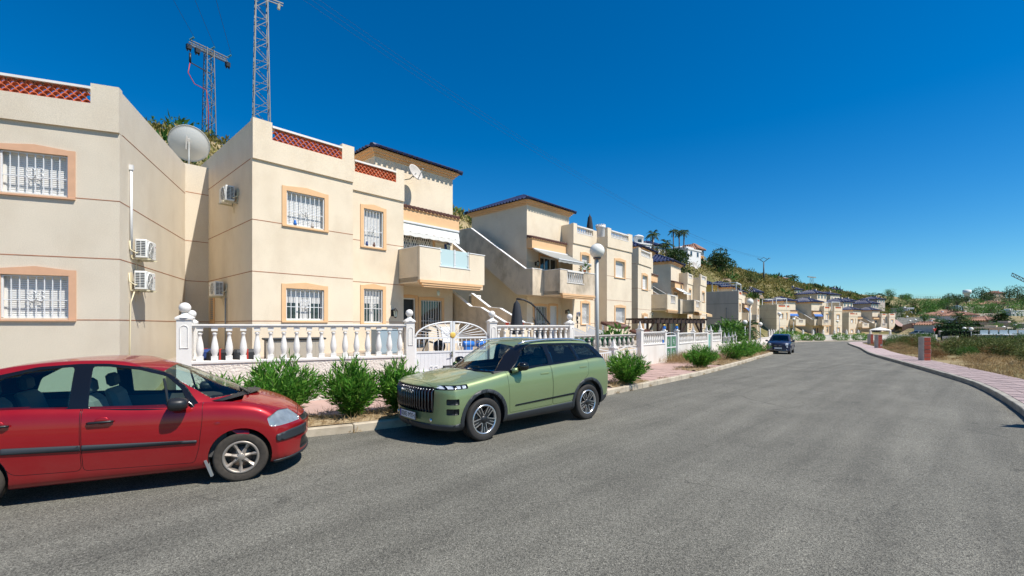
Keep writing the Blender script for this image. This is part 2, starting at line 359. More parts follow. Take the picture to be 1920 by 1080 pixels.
# ------------------------------------------------------------------ mesh helpers
class MB:
    """collects shapes, links them as ONE mesh object"""
    def __init__(s): s.v = []; s.f = []; s.mi = []; s.sm = []; s.cur = 0; s.smooth = False
    def add(s, vs, fs, smooth=None):
        o = len(s.v); s.v.extend(vs)
        for f in fs:
            s.f.append(tuple(i + o for i in f)); s.mi.append(s.cur); s.sm.append(s.smooth if smooth is None else smooth)
        return s
    def box(s, x0, x1, y0, y1, z0, z1):
        if x0 > x1: x0, x1 = x1, x0
        if y0 > y1: y0, y1 = y1, y0
        if z0 > z1: z0, z1 = z1, z0
        return s.add([(x0,y0,z0),(x1,y0,z0),(x1,y1,z0),(x0,y1,z0),(x0,y0,z1),(x1,y0,z1),(x1,y1,z1),(x0,y1,z1)],
                     [(0,3,2,1),(4,5,6,7),(0,1,5,4),(1,2,6,5),(2,3,7,6),(3,0,4,7)])
    def obox(s, c, ax, ay, az):
        """oriented box: centre and three half vectors"""
        c, ax, ay, az = map(Vector, (c, ax, ay, az))
        vs = [c + ax*i + ay*j + az*k for k in (-1,1) for j in (-1,1) for i in (-1,1)]
        return s.add([tuple(v) for v in vs], [(0,2,3,1),(4,5,7,6),(0,1,5,4),(1,3,7,5),(3,2,6,7),(2,0,4,6)])
    def quad(s, a, b, c, d): return s.add([a,b,c,d], [(0,1,2,3)])
    def prism(s, poly, fn0, fn1):
        """polygon extruded between two mappings of its 2d points"""
        n = len(poly)
        vs = [fn0(p) for p in poly] + [fn1(p) for p in poly]
        fs = [tuple(range(n-1,-1,-1)), tuple(range(n, 2*n))] + [(i, (i+1)%n, n+(i+1)%n, n+i) for i in range(n)]
        return s.add(vs, fs)
    def bar(s, a, b, w, h=None, up=(0,0,1)):
        a, b = Vector(a), Vector(b); d = b - a
        if d.length < 1e-6: return s
        h = h or w
        u = Vector(up)
        if abs(d.normalized().dot(u)) > .99: u = Vector((1,0,0))
        x = d.cross(u).normalized(); z = x.cross(d).normalized()
        return s.obox((a+b)/2, d/2, x*(w/2), z*(h/2))
    def tube(s, path, r, n=6, cap=True):
        path = [Vector(p) for p in path]; m = len(path)
        rs = r if isinstance(r, (list, tuple)) else [r]*m
        vs = []; ref = None
        for i, p in enumerate(path):
            d = (path[min(i+1,m-1)] - path[max(i-1,0)]).normalized()
            if ref is None:
                ref = Vector((0,0,1)) if abs(d.z) < .9 else Vector((1,0,0))
            x = d.cross(ref).normalized(); y = x.cross(d).normalized(); ref = y
            for k in range(n):
                a = 2*math.pi*k/n
                vs.append(tuple(p + (x*math.cos(a) + y*math.sin(a))*rs[i]))
        fs = [(i*n+k, i*n+(k+1)%n, (i+1)*n+(k+1)%n, (i+1)*n+k) for i in range(m-1) for k in range(n)]
        s.add(vs, fs, True)
        if cap:
            s.add([vs[k] for k in range(n)], [tuple(range(n-1,-1,-1))], False); s.add([vs[(m-1)*n+k] for k in range(n)], [tuple(range(n))], False)
        return s
    def lathe(s, prof, n=10, c=(0,0,0), axis='z', smooth=True, a0=0.0):
        vs = []
        for r, z in prof:
            for k in range(n):
                a = 2*math.pi*k/n + a0
                p = (r*math.cos(a), r*math.sin(a), z)
                if axis == 'y': p = (p[0], p[2], p[1])
                if axis == 'x': p = (p[2], p[0], p[1])
                vs.append((p[0]+c[0], p[1]+c[1], p[2]+c[2]))
        m = len(prof)
        fs = [(i*n+k, i*n+(k+1)%n, (i+1)*n+(k+1)%n, (i+1)*n+k) for i in range(m-1) for k in range(n)]
        return s.add(vs, fs, smooth)
    def sphere(s, c, r, n=12, m=8):
        sc = r if isinstance(r, (tuple, list)) else (r, r, r)
        vs = []; fs = []
        for i in range(m+1):
            t = math.pi*i/m
            for k in range(n):
                a = 2*math.pi*k/n
                vs.append((c[0]+sc[0]*math.sin(t)*math.cos(a), c[1]+sc[1]*math.sin(t)*math.sin(a), c[2]+sc[2]*math.cos(t)))
        fs = [(i*n+k, (i+1)*n+k, (i+1)*n+(k+1)%n, i*n+(k+1)%n) for i in range(m) for k in range(n)]
        return s.add(vs, fs, True)
    def mesh(s, name, mats, bevel=0.0, weld=True, fix=True):
        me = bpy.data.meshes.new(name)
        me.from_pydata([tuple(v) for v in s.v], [], s.f)
        mats = mats if isinstance(mats, (list, tuple)) else [mats]
        for m in mats: me.materials.append(m)
        if s.f:
            me.polygons.foreach_set('material_index', s.mi)
            me.polygons.foreach_set('use_smooth', s.sm)
        if weld or bevel or fix:
            bm = bmesh.new(); bm.from_mesh(me)
            if weld: bmesh.ops.remove_doubles(bm, verts=bm.verts, dist=1e-5)
            if fix: bmesh.ops.recalc_face_normals(bm, faces=bm.faces)
            if bevel:
                es = [e for e in bm.edges if len(e.link_faces) == 2 and e.calc_face_angle(0) > .6]
                bmesh.ops.bevel(bm, geom=es, offset=bevel, segments=1, affect='EDGES', clamp_overlap=True)
            bm.to_mesh(me); bm.free()
        me.validate()
        return me
    def build(s, name, mats, parent=None, bevel=0.0, fix=True, **kw):
        o = bpy.data.objects.new(name, s.mesh(name, mats, bevel, fix=fix))
        COL.objects.link(o)
        if parent is not None: o.parent = parent
        for k, v in kw.items(): o[k] = v
        return o

def tag(o, label, cat, group=None, kind=None):
    o['label'] = label; o['category'] = cat
    if group: o['group'] = group
    if kind: o['kind'] = kind
    return o
def thing(name, label, cat, loc=(0,0,0), rz=0.0, group=None):
    o = bpy.data.objects.new(name, None); o.empty_display_size = .2
    COL.objects.link(o); o.location = loc; o.rotation_euler = (0,0,rz)
    return tag(o, label, cat, group)
def struct(name, mb, mats, fix=True):
    o = mb.build(name, mats, fix=fix); o['kind'] = 'structure'; return o
KIDS = {}
def link_copy(o, parent=None):
    c = o.copy(); COL.objects.link(c)
    if parent is not None: c.parent = parent
    return c
def copy_tree(o, label=None, loc=None, rz=None, scale=None):
    c = link_copy(o)
    for ch in o.children:
        d = link_copy(ch, c)
        for g in ch.children: link_copy(g, d)
    if label: c['label'] = label
    if loc is not None: c.location = loc
    if rz is not None: c.rotation_euler = (0,0,rz)
    if scale is not None: c.scale = scale if isinstance(scale, (tuple, list)) else (scale,)*3
    return c
def inst(name, me, parent, loc=(0,0,0), rz=0.0, rot=None):
    o = bpy.data.objects.new(name, me); COL.objects.link(o); o.parent = parent
    o.location = loc; o.rotation_euler = rot if rot else (0,0,rz)
    return o

def np_mesh(name, V, quads, mat, smooth=False):
    me = bpy.data.meshes.new(name)
    V = np.asarray(V, dtype=np.float32); Q = np.asarray(quads, dtype=np.int32)
    k = Q.shape[1]
    me.vertices.add(len(V)); me.vertices.foreach_set('co', V.ravel())
    me.loops.add(Q.size); me.loops.foreach_set('vertex_index', Q.ravel())
    me.polygons.add(len(Q)); me.polygons.foreach_set('loop_start', np.arange(0, Q.size, k, dtype=np.int32))
    me.polygons.foreach_set('loop_total', np.full(len(Q), k, dtype=np.int32))
    if smooth: me.polygons.foreach_set('use_smooth', np.ones(len(Q), dtype=bool))
    me.materials.append(mat); me.update(calc_edges=True)
    return me

def leaves(P, D, ln, wd, rs, fold=.25):
    """leaf-shaped quads at P along D: P,D (n,3), ln,wd (n,)"""
    n = len(P)
    D = D/np.maximum(np.linalg.norm(D, axis=1, keepdims=True), 1e-6)
    rv = rs.normal(size=(n,3)); Xv = np.cross(D, rv); Xv /= np.maximum(np.linalg.norm(Xv, axis=1, keepdims=True), 1e-6)
    Nv = np.cross(Xv, D)
    ln = ln[:,None]; wd = wd[:,None]
    mid = P + D*ln*.45 + Nv*ln*fold*.12
    V = np.stack([P, mid + Xv*wd*.5, P + D*ln - Nv*ln*fold*.3, mid - Xv*wd*.5], axis=1).reshape(-1,3)
    Q = np.arange(4*n).reshape(n,4)
    return V, Q

def blob(rs, n, c, r, shell=.55):
    """points filling an ellipsoid, denser towards its skin; returns points and outward directions"""
    d = rs.normal(size=(n,3)); d /= np.linalg.norm(d, axis=1, keepdims=True)
    rad = shell + (1-shell)*rs.random(n)[:,None]**.6
    return np.asarray(c) + d*rad*np.asarray(r), d
# ------------------------------------------------------------------ the lie of the land
KL = [(-60,-14.5),(-20,1.2),(-9.05,5.45),(-5.6,6.85),(-3.49,7.86),(-2.0,8.72),(0.4,10.5),(2.75,12.66),(6.83,17.1),(11.3,22.8),(16.1,29.4),(21.5,36.8),
      (28,46),(35,57),(40,65),(44.5,71.5),(49,75.5),(56,78.5),(66,81),(90,86),(150,98)]
KR = [(-40,-41),(-10,-11),(1.77,.57),(6.77,5.4),(10.77,9.57),(13.5,12.86),(14.96,14.9),(16.35,17.2),(19.95,23.2),(26,33),(34,44.5),(43,58),(47.5,64.3),
      (50.6,68),(54.5,70.3),(60,72),(70,74.5),(90,79),(150,91)]
RIDGE = [(-140,-10,14),(-90,18,15),(-60,32,18),(-36,48,21.5),(-8,75,19.0),(15,95,18.5),(38,115,19.3),(67,150,20.8),(104,185,20.5),(176,250,19.5),(260,330,24),(360,420,27)]

def resample(P, step):
    """smooth curve through the points at about equal steps"""
    P = np.array(P, float); out = []
    for i in range(len(P)-1):
        p0 = P[max(i-1,0)]; p1 = P[i]; p2 = P[i+1]; p3 = P[min(i+2,len(P)-1)]
        n = max(2, int(np.linalg.norm(p2-p1)/.15))
        for t in np.linspace(0,1,n,endpoint=False):
            L = np.linalg.norm(p2-p1); l0 = max(np.linalg.norm(p1-p0),1e-6); l2 = max(np.linalg.norm(p3-p2),1e-6)
            m1 = (p2-p0)/(L+l0)*L; m2 = (p3-p1)/(L+l2)*L
            out.append((2*t**3-3*t**2+1)*p1+(t**3-2*t**2+t)*m1+(-2*t**3+3*t**2)*p2+(t**3-t**2)*m2)
    out.append(P[-1]); out = np.array(out)
    s = np.concatenate([[0], np.cumsum(np.linalg.norm(np.diff(out,axis=0),axis=1))])
    q = np.arange(0, s[-1], step)
    return np.stack([np.interp(q, s, out[:,0]), np.interp(q, s, out[:,1])],1)
KLS = resample(KL, .25); KRS = resample(KR, .25)
def tangents(P):
    T = np.gradient(P, axis=0); return T/np.linalg.norm(T,axis=1,keepdims=True)
KLT, KRT = tangents(KLS), tangents(KRS)
def arc_at(P, x, y):
    return int(np.argmin((P[:,0]-x)**2+(P[:,1]-y)**2))
def left_pt(i, d):   # point at distance d behind the left kerb line
    i = int(min(max(i,0),len(KLS)-1)); t = KLT[i]; return KLS[i] + np.array([-t[1], t[0]])*d
def right_pt(i, d):
    i = int(min(max(i,0),len(KRS)-1)); t = KRT[i]; return KRS[i] + np.array([t[1], -t[0]])*d

def hr(y):
    y = np.asarray(y, float); z = np.clip(y-14, 0, 120)
    return -.014*np.where(z < 8, z*z/16, z-4)
def sst(t):
    t = np.clip(t,0,1); return t*t*(3-2*t)
def poly_dist(X, Y, P):
    best = np.full(X.shape, 1e9); sg = np.zeros(X.shape); tt = np.zeros(X.shape)
    P = np.asarray(P, float)
    for i in range(len(P)-1):
        a, b = P[i,:2], P[i+1,:2]; d = b-a; L2 = d@d
        t = np.clip(((X-a[0])*d[0]+(Y-a[1])*d[1])/L2, 0, 1)
        dx = X-(a[0]+t*d[0]); dy = Y-(a[1]+t*d[1]); ds = np.hypot(dx,dy)
        m = ds < best
        best = np.where(m, ds, best); sg = np.where(m, np.sign(d[0]*dy-d[1]*dx), sg); tt = np.where(m, i+t, tt)
    return best, sg, tt
KL6, KR6 = KLS[::8], KRS[::8]
_w = np.random.RandomState(3).rand(6,4)
def wob(X, Y):
    o = 0
    for a,b,c,d in _w: o = o + np.sin(X*(a*.22+.02)+Y*(b-.5)*.3+c*9)*np.cos(Y*(d*.2+.03)+X*(c-.5)*.2)
    return o/3
def ground_h(X, Y):
    X = np.asarray(X, float); Y = np.asarray(Y, float)
    dl, sl, _ = poly_dist(X, Y, KL6); dl = dl*sl
    dr, sr, _ = poly_dist(X, Y, KR6); dr = -dr*sr
    far = 27*np.clip((Y-125)/290,0,1)**1.3
    val = sst((X/np.maximum(Y,1)-.845)/.03)*(Y > 88)      # the valley right of the last terrace
    base = hr(Y)
    h = base - .07
    h = np.where(dl > 3.0, base - .07 + .85*sst((dl-7.5)/3.0), h)
    scrub = base + .02 + .16*wob(X*2,Y*2)*sst((dr-2)/3) - 1.0*sst((dr-16)/40)
    h = np.where(dr > 1.2, scrub, h)
    h = h + far*sst((np.minimum(np.abs(dl),np.abs(dr))-4)/20)
    rd, rs_, rt = poly_dist(X, Y, RIDGE)
    rh = np.interp(rt, np.arange(len(RIDGE)), [p[2] for p in RIDGE])
    up = 1-sst(rd/np.where(rs_ > 0, 400, 34.0))
    up = up*sst((dl-15)/12)
    hill = h + (rh-h)*up + wob(X,Y)*1.1*up*sst(rd/6)
    h = np.where(dl > 12, np.maximum(h, hill), h)
    return h*(1-val)+val*(-1.0+27.5*np.clip((Y-92)/322,0,1)**1.15+.5*wob(X,Y))
def gh(x, y): return float(ground_h(np.array([x]), np.array([y]))[0])

def axis(segs):
    o = []
    for a,b,st in segs: o.extend(np.arange(a,b,st))
    return np.array(o)
gx = axis([(-900,-160,60),(-160,-60,5),(-60,70,1.25),(70,200,3.5),(200,460,10),(460,1600,90)])
gy = axis([(-300,-40,30),(-40,-10,3),(-10,100,1.25),(100,260,3.5),(260,480,10),(480,2400,120)])
GX, GY = np.meshgrid(gx, gy)
GZ = ground_h(GX, GY)
nx, ny = len(gx), len(gy)
idx = np.arange(nx*ny).reshape(ny,nx)
gq = np.stack([idx[:-1,:-1],idx[:-1,1:],idx[1:,1:],idx[1:,:-1]],-1).reshape(-1,4)
gme = np_mesh('ground', np.stack([GX,GY,GZ],-1).reshape(-1,3), gq, GROUND, True)
go = bpy.data.objects.new('ground', gme); COL.objects.link(go); go['kind'] = 'structure'

# road sheet between the two kerbs
def ribbon(name, A, B, za, zb, mat, across=4):
    n = len(A); V = []
    for i in range(n):
        for k in range(across+1):
            f = k/across; p = A[i]*(1-f)+B[i]*f
            V.append((p[0], p[1], float(hr(p[1])) + za*(1-f)+zb*f))
    m = across+1
    Q = [(i*m+k, (i+1)*m+k, (i+1)*m+k+1, i*m+k+1) for i in range(n-1) for k in range(across)]
    me = np_mesh(name, V, Q, mat, True)
    o = bpy.data.objects.new(name, me); COL.objects.link(o); o['kind'] = 'structure'; return o
def pick(P, n): return P[np.linspace(0,len(P)-1,n).astype(int)]
# match the two kerbs so that the cross lines stay roughly square to the road
iL = [0] + [arc_at(KLS,*p) for p in [(-20,1.2),(-9.05,5.45),(-3.49,7.86),(.4,10.5),(2.75,12.66),(6.83,17.1),(11.3,22.8),(16.1,29.4),(21.5,36.8),(28,46),(35,57),(40,65),(44.5,71.5),(49,75.5),(56,78.5),(66,81),(90,86)]] + [len(KLS)-1]
iR = [0] + [arc_at(KRS,*p) for p in [(-20,-21),(-10,-11),(-2,-3),(3,1.8),(8,6.7),(13.5,12.86),(17.5,19),(22.5,27.3),(28,36),(34.5,45.3),(41.5,55.8),(46.5,63),(49.3,66.4),(51.2,68.5),(56,71),(68,74),(90,79)]] + [len(KRS)-1]
A = []; B = []
for k in range(len(iL)-1):
    for t in np.linspace(0,1,14,endpoint=False):
        A.append(KLS[int(iL[k]+(iL[k+1]-iL[k])*t)]); B.append(KRS[int(iR[k]+(iR[k+1]-iR[k])*t)])
ribbon('road', np.array(A), np.array(B), .0, .0, ASPHALT, 6)

# cast-iron cover sunk in the road, and one near the far kerb
mb = MB(); mb.lathe([(0,.004),(.30,.004),(.31,.012),(.36,.012),(.37,.0)], 20)
for p, lab in (((23.1,37.2), 'round iron manhole cover set in the asphalt beyond the parked cars'),):
    tag(mb.build('manhole_cover', GALV_DARK), lab, 'manhole cover').location = (p[0], p[1], float(hr(p[1]))+.004)

# kerbs
def kerb(name, P, T, side, i0, i1, step, nmax, mat):
    root = bpy.data.objects.new(name, None); COL.objects.link(root); root['kind'] = 'structure'
    mb = MB(); L = step*.25; y0, y1 = (0.0,.15) if side > 0 else (-.15,0.0)
    mb.box(0.006, L-.006, y0, y1, -.15, .145); me = mb.mesh('kerbstone', mat, bevel=.014)
    rest = MB(); k = 0
    for i in range(i0, i1-step, step):
        a, b = P[i], P[i+step]
        ang = math.atan2(b[1]-a[1], b[0]-a[0]); z = float(hr(a[1]))
        pitch = -math.atan2(float(hr(b[1]))-z, L)
        if k < nmax:
            o = inst('kerbstone', me, root, (a[0],a[1],z+rnd.uniform(-.006,.006)), 0, rot=(rnd.uniform(-.02,.02), pitch, ang+rnd.uniform(-.006,.006)))
        else:
            n = Vector((-math.sin(ang), math.cos(ang), 0))*(1 if side > 0 else -1); d = Vector((math.cos(ang), math.sin(ang), 0))
            c = Vector((a[0],a[1],z)) + d*(L/2) + n*.075
            rest.obox(c, d*(L/2-.005), n*.075, (0,0,.145))
        k += 1
    if rest.v: rest.build('far_kerb_run', mat, root, kind='stuff')
    return root
kerb('left_kerb', KLS, KLT, 1, arc_at(KLS,-14,3.5), arc_at(KLS,120,92), 4, 96, CONCRETE)
kerb('right_kerb', KRS, KRT, -1, arc_at(KRS,2,.8), arc_at(KRS,120,85), 4, 100, CONCRETE_GREY)

# pavements: bedding sheet, laid pavers near by, one joined course beyond
def pave(name, fpt, P, i0, i1, d0, d1, across, along, ip0, ip1, mat, ribs, skip=None):
    sh = ribbon(name, np.array([fpt(i,d0) for i in range(i0,i1,3)]), np.array([fpt(i,d1) for i in range(i0,i1,3)]), .118, .118, mat, 3)
    w = (d1-d0)/across; me_mb = MB(); g = .004
    if ribs:
        nr = 4; st = along/nr
        me_mb.box(-along/2+g, along/2-g, -w/2+g, w/2-g, 0, .017)
        for r in range(nr): me_mb.box(-along/2+st*r+.010, -along/2+st*(r+1)-.010, -w/2+g+.003, w/2-g-.003, .015, .024)
    else:
        me_mb.box(-along/2+g, along/2-g, -w/2+g, w/2-g, 0, .022)
    me = me_mb.mesh('paver', mat, bevel=0 if ribs else .004)
    k = 0; i = float(ip0)
    while i < ip1 and k < 300:
        ii = int(i); t = (KLT if fpt is left_pt else KRT)[ii]; ang = math.atan2(t[1],t[0])
        for c in range(across):
            d = d0 + w*(c+.5)
            if k >= 300 or (skip and skip(ii,d)): continue
            p = fpt(ii, d)
            inst('paver', me, sh, (p[0],p[1],float(hr(p[1]))+.120+rnd.uniform(-.002,.002)), ang); k += 1
        i += along/.25
    far = MB()
    while i < min(ip1+260, i1-4):
        ii = int(i); t = (KLT if fpt is left_pt else KRT)[ii]; d_ = Vector((t[0],t[1],0)); n_ = Vector((-t[1],t[0],0))
        for c in range(across):
            p = fpt(ii, d0+w*(c+.5)); far.obox((p[0],p[1],float(hr(p[1]))+.125), d_*(along/2-.005), n_*(w/2-.005), (0,0,.011))
        i += along/.25
    if far.v: far.build('far_paving', mat, sh, kind='stuff')
    return sh
pave('left_pavement', left_pt, KLS, arc_at(KLS,-25,-1), arc_at(KLS,140,96), .15, 3.35, 8, .40, arc_at(KLS,2.2,12.1), arc_at(KLS,12,24), PAVER, False)
pave('right_pavement', right_pt, KRS, arc_at(KRS,0,-1), arc_at(KRS,140,89), .15, 1.6, 4, .40, arc_at(KRS,7.6,6.2), arc_at(KRS,30,39), PAVER_M, True)

# planting strip of bare soil along the left kerb
def soil(a, b, w):
    i0, i1 = arc_at(KLS,*a), arc_at(KLS,*b)
    n = i1-i0+1; V = []
    for j,i in enumerate(range(i0,i1+1)):
        e = w*(.82+.18*math.sin(j*.9)+.1*math.sin(j*2.3))*min(1,j/3+.3,(n-1-j)/3+.3)
        for k in range(5):
            p = left_pt(i, .15+e*k/4); V.append((p[0],p[1],float(hr(p[1]))+.150+.035*math.sin(k/4*math.pi)*(1+.4*math.sin(j*1.7+k))))
    Q = [(j*5+k,(j+1)*5+k,(j+1)*5+k+1,j*5+k+1) for j in range(n-1) for k in range(4)]
    o = bpy.data.objects.new('planting_strip', np_mesh('planting_strip',V,Q,SOIL,True)); COL.objects.link(o); o['kind'] = 'structure'
SOILS = [((-12,4.2),(2.2,12.1),1.25),((3.0,12.95),(4.6,14.5),.95),((7.4,17.8),(8.6,19.4),.9),((9.6,20.6),(22,37.5),1.1),((24,40),(46,73),1.3)]
for s_ in SOILS: soil(*s_)
# ------------------------------------------------------------------ terraced houses
def scroll(mb, cx, y, cz, s, r=.0075):
    """wrought-iron heart of four curls"""
    for sx in (-1,1):
        for sz in (-1,1):
            path = []
            for k in range(15):
                a = k/14*2.6*math.pi; q = s*.42*(1-.78*k/14)
                path.append((cx+sx*(s*.42-q*math.cos(a)), y, cz+sz*(s*.25+q*math.sin(a)*.9)))
            mb.tube([(cx, y, cz+sz*s*1.05)]+path if sz < 0 else path, r, 4, False)

def hip_roof(mb, u0, u1, v0, v1, z, h, rib=.235, mats=(0,1)):
    lu, lv = u1-u0, v1-v0
    if lu >= lv: a, b = (u0+lv/2, (v0+v1)/2), (u1-lv/2, (v0+v1)/2)
    else: a, b = ((u0+u1)/2, v0+lu/2), ((u0+u1)/2, v1-lu/2)
    zr = z+h; A=(a[0],a[1],zr); B=(b[0],b[1],zr)
    c = [(u0,v0,z),(u1,v0,z),(u1,v1,z),(u0,v1,z)]
    mb.cur = mats[0]
    if lu >= lv: faces = [(c[0],c[1],B,A),(c[1],c[2],B),(c[2],c[3],A,B),(c[3],c[0],A)]
    else: faces = [(c[0],c[1],A),(c[1],c[2],B,A),(c[2],c[3],B),(c[3],c[0],A,B)]
    for f in faces: mb.add(list(f), [tuple(range(len(f)))])
    for f in faces:
        p0, p1 = Vector(f[0]), Vector(f[1]); e = (p1-p0); L = e.length; e.normalize()
        up = Vector((-e.y, e.x, 0)); run = min(lu,lv)/2; sl = (up*run + Vector((0,0,h)))
        nrm = e.cross(sl).normalized(); n = max(2,int(L/rib))
        for k in range(n):
            t = (k+.5)/n*L; f_ = min(1, t/run, (L-t)/run) if L < 2*run+.01 or True else 1
            if f_ < .06: continue
            q = p0+e*t; top = q+sl*f_
            st = q - sl.normalized()*.05
            rad = rib*.34
            vs = []; steps = [0,.5,1] if f_ > .4 else [0,1]
            for j in steps:
                cc = st+(top-st)*j
                for w in range(5):
                    an = math.pi*w/4; vs.append(tuple(cc+e*(math.cos(an)*rad)+nrm*(math.sin(an)*rad+.005)))
            m = len(steps)
            mb.add(vs, [(j*5+w,j*5+w+1,(j+1)*5+w+1,(j+1)*5+w) for j in range(m-1) for w in range(4)]+[(0,1,2,3,4)], True)
    for cc, tp in ((c[0],A),(c[1],A if lu < lv else B),(c[2],B),(c[3],B if lu < lv else A)):
        mb.tube([cc, tp], rib*.42, 6)
    if (Vector(A)-Vector(B)).length > .05: mb.tube([A,B], rib*.42, 6)
    mb.cur = 0

def lattice_unit():
    mb = MB(); r, t, d, n = .080, .016, .07, 6
    vs = []
    for yy in (-d,d):
        for rr in (r, r-t):
            for k in range(n+1):
                a = math.pi*k/n; vs.append((rr*math.cos(a), yy, rr*math.sin(a)*1.05))
    m = n+1
    fs = []
    for k in range(n):
        o0,o1,i0,i1 = k,k+1,m+k,m+k+1
        fs += [(o0,o1,2*m+o1,2*m+o0),(i1,i0,2*m+i0,2*m+i1),(o0,i0,i1,o1),(2*m+o0,2*m+o1,2*m+i1,2*m+i0)]
    mb.add(vs, fs, True)
    return mb.mesh('lattice_tile', TERRA)
LATTICE = lattice_unit()
BAL_PROF = [(.062,0),(.062,.10),(.045,.105),(.05,.13),(.072,.22),(.076,.30),(.062,.42),(.038,.56),(.034,.62),(.05,.64),(.05,.67),(.038,.685),(.05,.73),(.062,.735),(.062,.80)]
def baluster_mesh(name, mat, h=.80, n=9, rk=1.0):
    mb = MB(); k = h/.80
    mb.box(-.064*rk,.064*rk,-.064*rk,.064*rk,0,.11*k); mb.box(-.06*rk,.06*rk,-.06*rk,.06*rk,.715*k,.80*k)
    mb.lathe([(r*rk,z*k) for r,z in BAL_PROF[2:12]], n)
    return mb.mesh(name, mat, fix=True)

class House:
    def __init__(s, label, O, a, side, dz, opt):
        s.s = side; s.dz = dz; s.o = opt; s.zk = opt.get('zk', 1.0); s.det = opt.get('det', 2)
        s.root = thing('terrace_house', label, 'house', (O[0],O[1],0), R(90-a), opt.get('group','terraced houses along the street'))
        s.st = opt.get('stucco', STUCCO); s.tr = opt.get('trim', ORANGE)
        s.O = O; s.a = a; s.vA = opt.get('vA', 0.0)
        s.make()
    def z(s, z): return (3.55+(z-3.55)*s.zk if z > 3.55 else z) + s.dz
    def world(s, u, v, z=0):
        a = R(s.a); x = s.s*u
        return (s.O[0]+math.sin(a)*x-math.cos(a)*v, s.O[1]+math.cos(a)*x+math.sin(a)*v, z)
    def b(s, mb, u0, u1, v0, v1, z0, z1): return mb.box(s.s*u0, s.s*u1, v0, v1, s.z(z0), s.z(z1))
    def face(s, mb, u0, u1, z0, z1, v, opens, depth=.2):
        us = sorted({u0,u1,*[o[0] for o in opens],*[o[1] for o in opens]}); zs = sorted({z0,z1,*[o[2] for o in opens],*[o[3] for o in opens]})
        X = lambda u,vv,z: (s.s*u, vv, s.z(z))
        for i in range(len(us)-1):
            for j in range(len(zs)-1):
                cu, cz = (us[i]+us[i+1])/2, (zs[j]+zs[j+1])/2
                if any(o[0]<cu<o[1] and o[2]<cz<o[3] for o in opens): continue
                mb.quad(X(us[i],v,zs[j]),X(us[i+1],v,zs[j]),X(us[i+1],v,zs[j+1]),X(us[i],v,zs[j+1]))
        for a,b_,c,d in opens:
            for p,q in (((a,c),(b_,c)),((b_,c),(b_,d)),((b_,d),(a,d)),((a,d),(a,c))):
                mb.quad(X(p[0],v,p[1]),X(q[0],v,q[1]),X(q[0],v+depth,q[1]),X(p[0],v+depth,p[1]))
            mb.quad(X(a,v+depth,c),X(b_,v+depth,c),X(b_,v+depth,d),X(a,v+depth,d))
    def trim(s, mb, a, b, c, d, v, w=.135, gable=.07, sill=True, t=.03):
        e = .003
        s.b(mb, a-w, a, v-t, v-e, c-.03, d+w); s.b(mb, b, b+w, v-t, v-e, c-.03, d+w)
        P = [(a,d),(b,d),(b,d+w),((a+b)/2,d+w+gable),(a,d+w)]
        mb.prism(P, lambda p: (s.s*p[0], v-t, s.z(p[1])), lambda p: (s.s*p[0], v-e, s.z(p[1])))
        if sill: s.b(mb, a-w, b+w, v-.055, v-e, c-.075, c-.032)
    def window(s, a, b, c, d, v, kind='shutter', grille=True, label=None):
        mb = MB(); s.trim(mb, a, b, c, d, v)
        w = mb.build('window', s.tr, s.root)
        if label: w['label'] = label
        fr = MB(); vg = v+.15
        for x0,x1,z0,z1 in ((a,a+.05,c,d),(b-.05,b,c,d),(a+.05,b-.05,d-.05,d),(a+.05,b-.05,c,c+.05)): s.b(fr,x0,x1,vg-.02,vg+.03,z0,z1)
        if kind != 'shutter': 
            for k in ((.33,.67) if b-a > 1 else (.5,)): s.b(fr,a+(b-a)*k-.025,a+(b-a)*k+.025,vg-.015,vg+.02,c+.05,d-.05)
        fr.build('frame', SHUTTER, w)
        if kind == 'shutter': zsh = c+.05
        elif kind == 'half': zsh = c+.05+(d-c)*.66
        else: zsh = d-.28
        sh = MB(); n = max(2,int((d-.05-zsh)/(.05 if s.det > 1 else .16)))
        for k in range(n):
            z0 = zsh+(d-.05-zsh)*k/n; z1 = zsh+(d-.05-zsh)*(k+1)/n
            sh.add([(s.s*(a+.05),vg+.008,s.z(z0)),(s.s*(b-.05),vg+.008,s.z(z0)),(s.s*(b-.05),vg-.006,s.z(z0+.012)),(s.s*(a+.05),vg-.006,s.z(z0+.012)),(s.s*(b-.05),vg-.006,s.z(z1)),(s.s*(a+.05),vg-.006,s.z(z1))],[(0,1,2,3),(3,2,4,5)])
        sh.build('shutter', SHUTTER, w)
        if kind != 'shutter':
            gl = MB(); s.b(gl, a+.05,b-.05,vg+.012,vg+.016,c+.05,zsh); gl.build('pane', GLASSW, w)
            if kind == 'half':
                cu = MB(); s.b(cu, a+.4*(b-a), a+.62*(b-a), vg-.005, vg+.004, c+.05, zsh); s.b(cu, a+.06,b-.06,vg-.004,vg+.004,zsh-.16,zsh); cu.build('curtain', CURTAIN, w)
        if grille:
            g = MB(); vb = v+.03; r = .0085 if s.det > 1 else .012
            n = max(4, int(round((b-a)/.145)))
            for k in range(n+1):
                x = a+.02+(b-a-.04)*k/n; q = .016 if k in (0,n) else r
                s.b(g, x-q, x+q, vb-q, vb+q, c+.015, d-.02)
            for zz in (c+.02, c+(d-c)*.42, d-.03): s.b(g, a+.02, b-.02, vb-.014+.004, vb+.014-.004, zz-.010, zz+.010)
            if s.det > 1: scroll(g, s.s*(a+b)/2, vb-.012, s.z((c+d)/2+.02), .21 if b-a > 1 else .17)
            g.build('grille', WHITE_METAL, w)
        return w
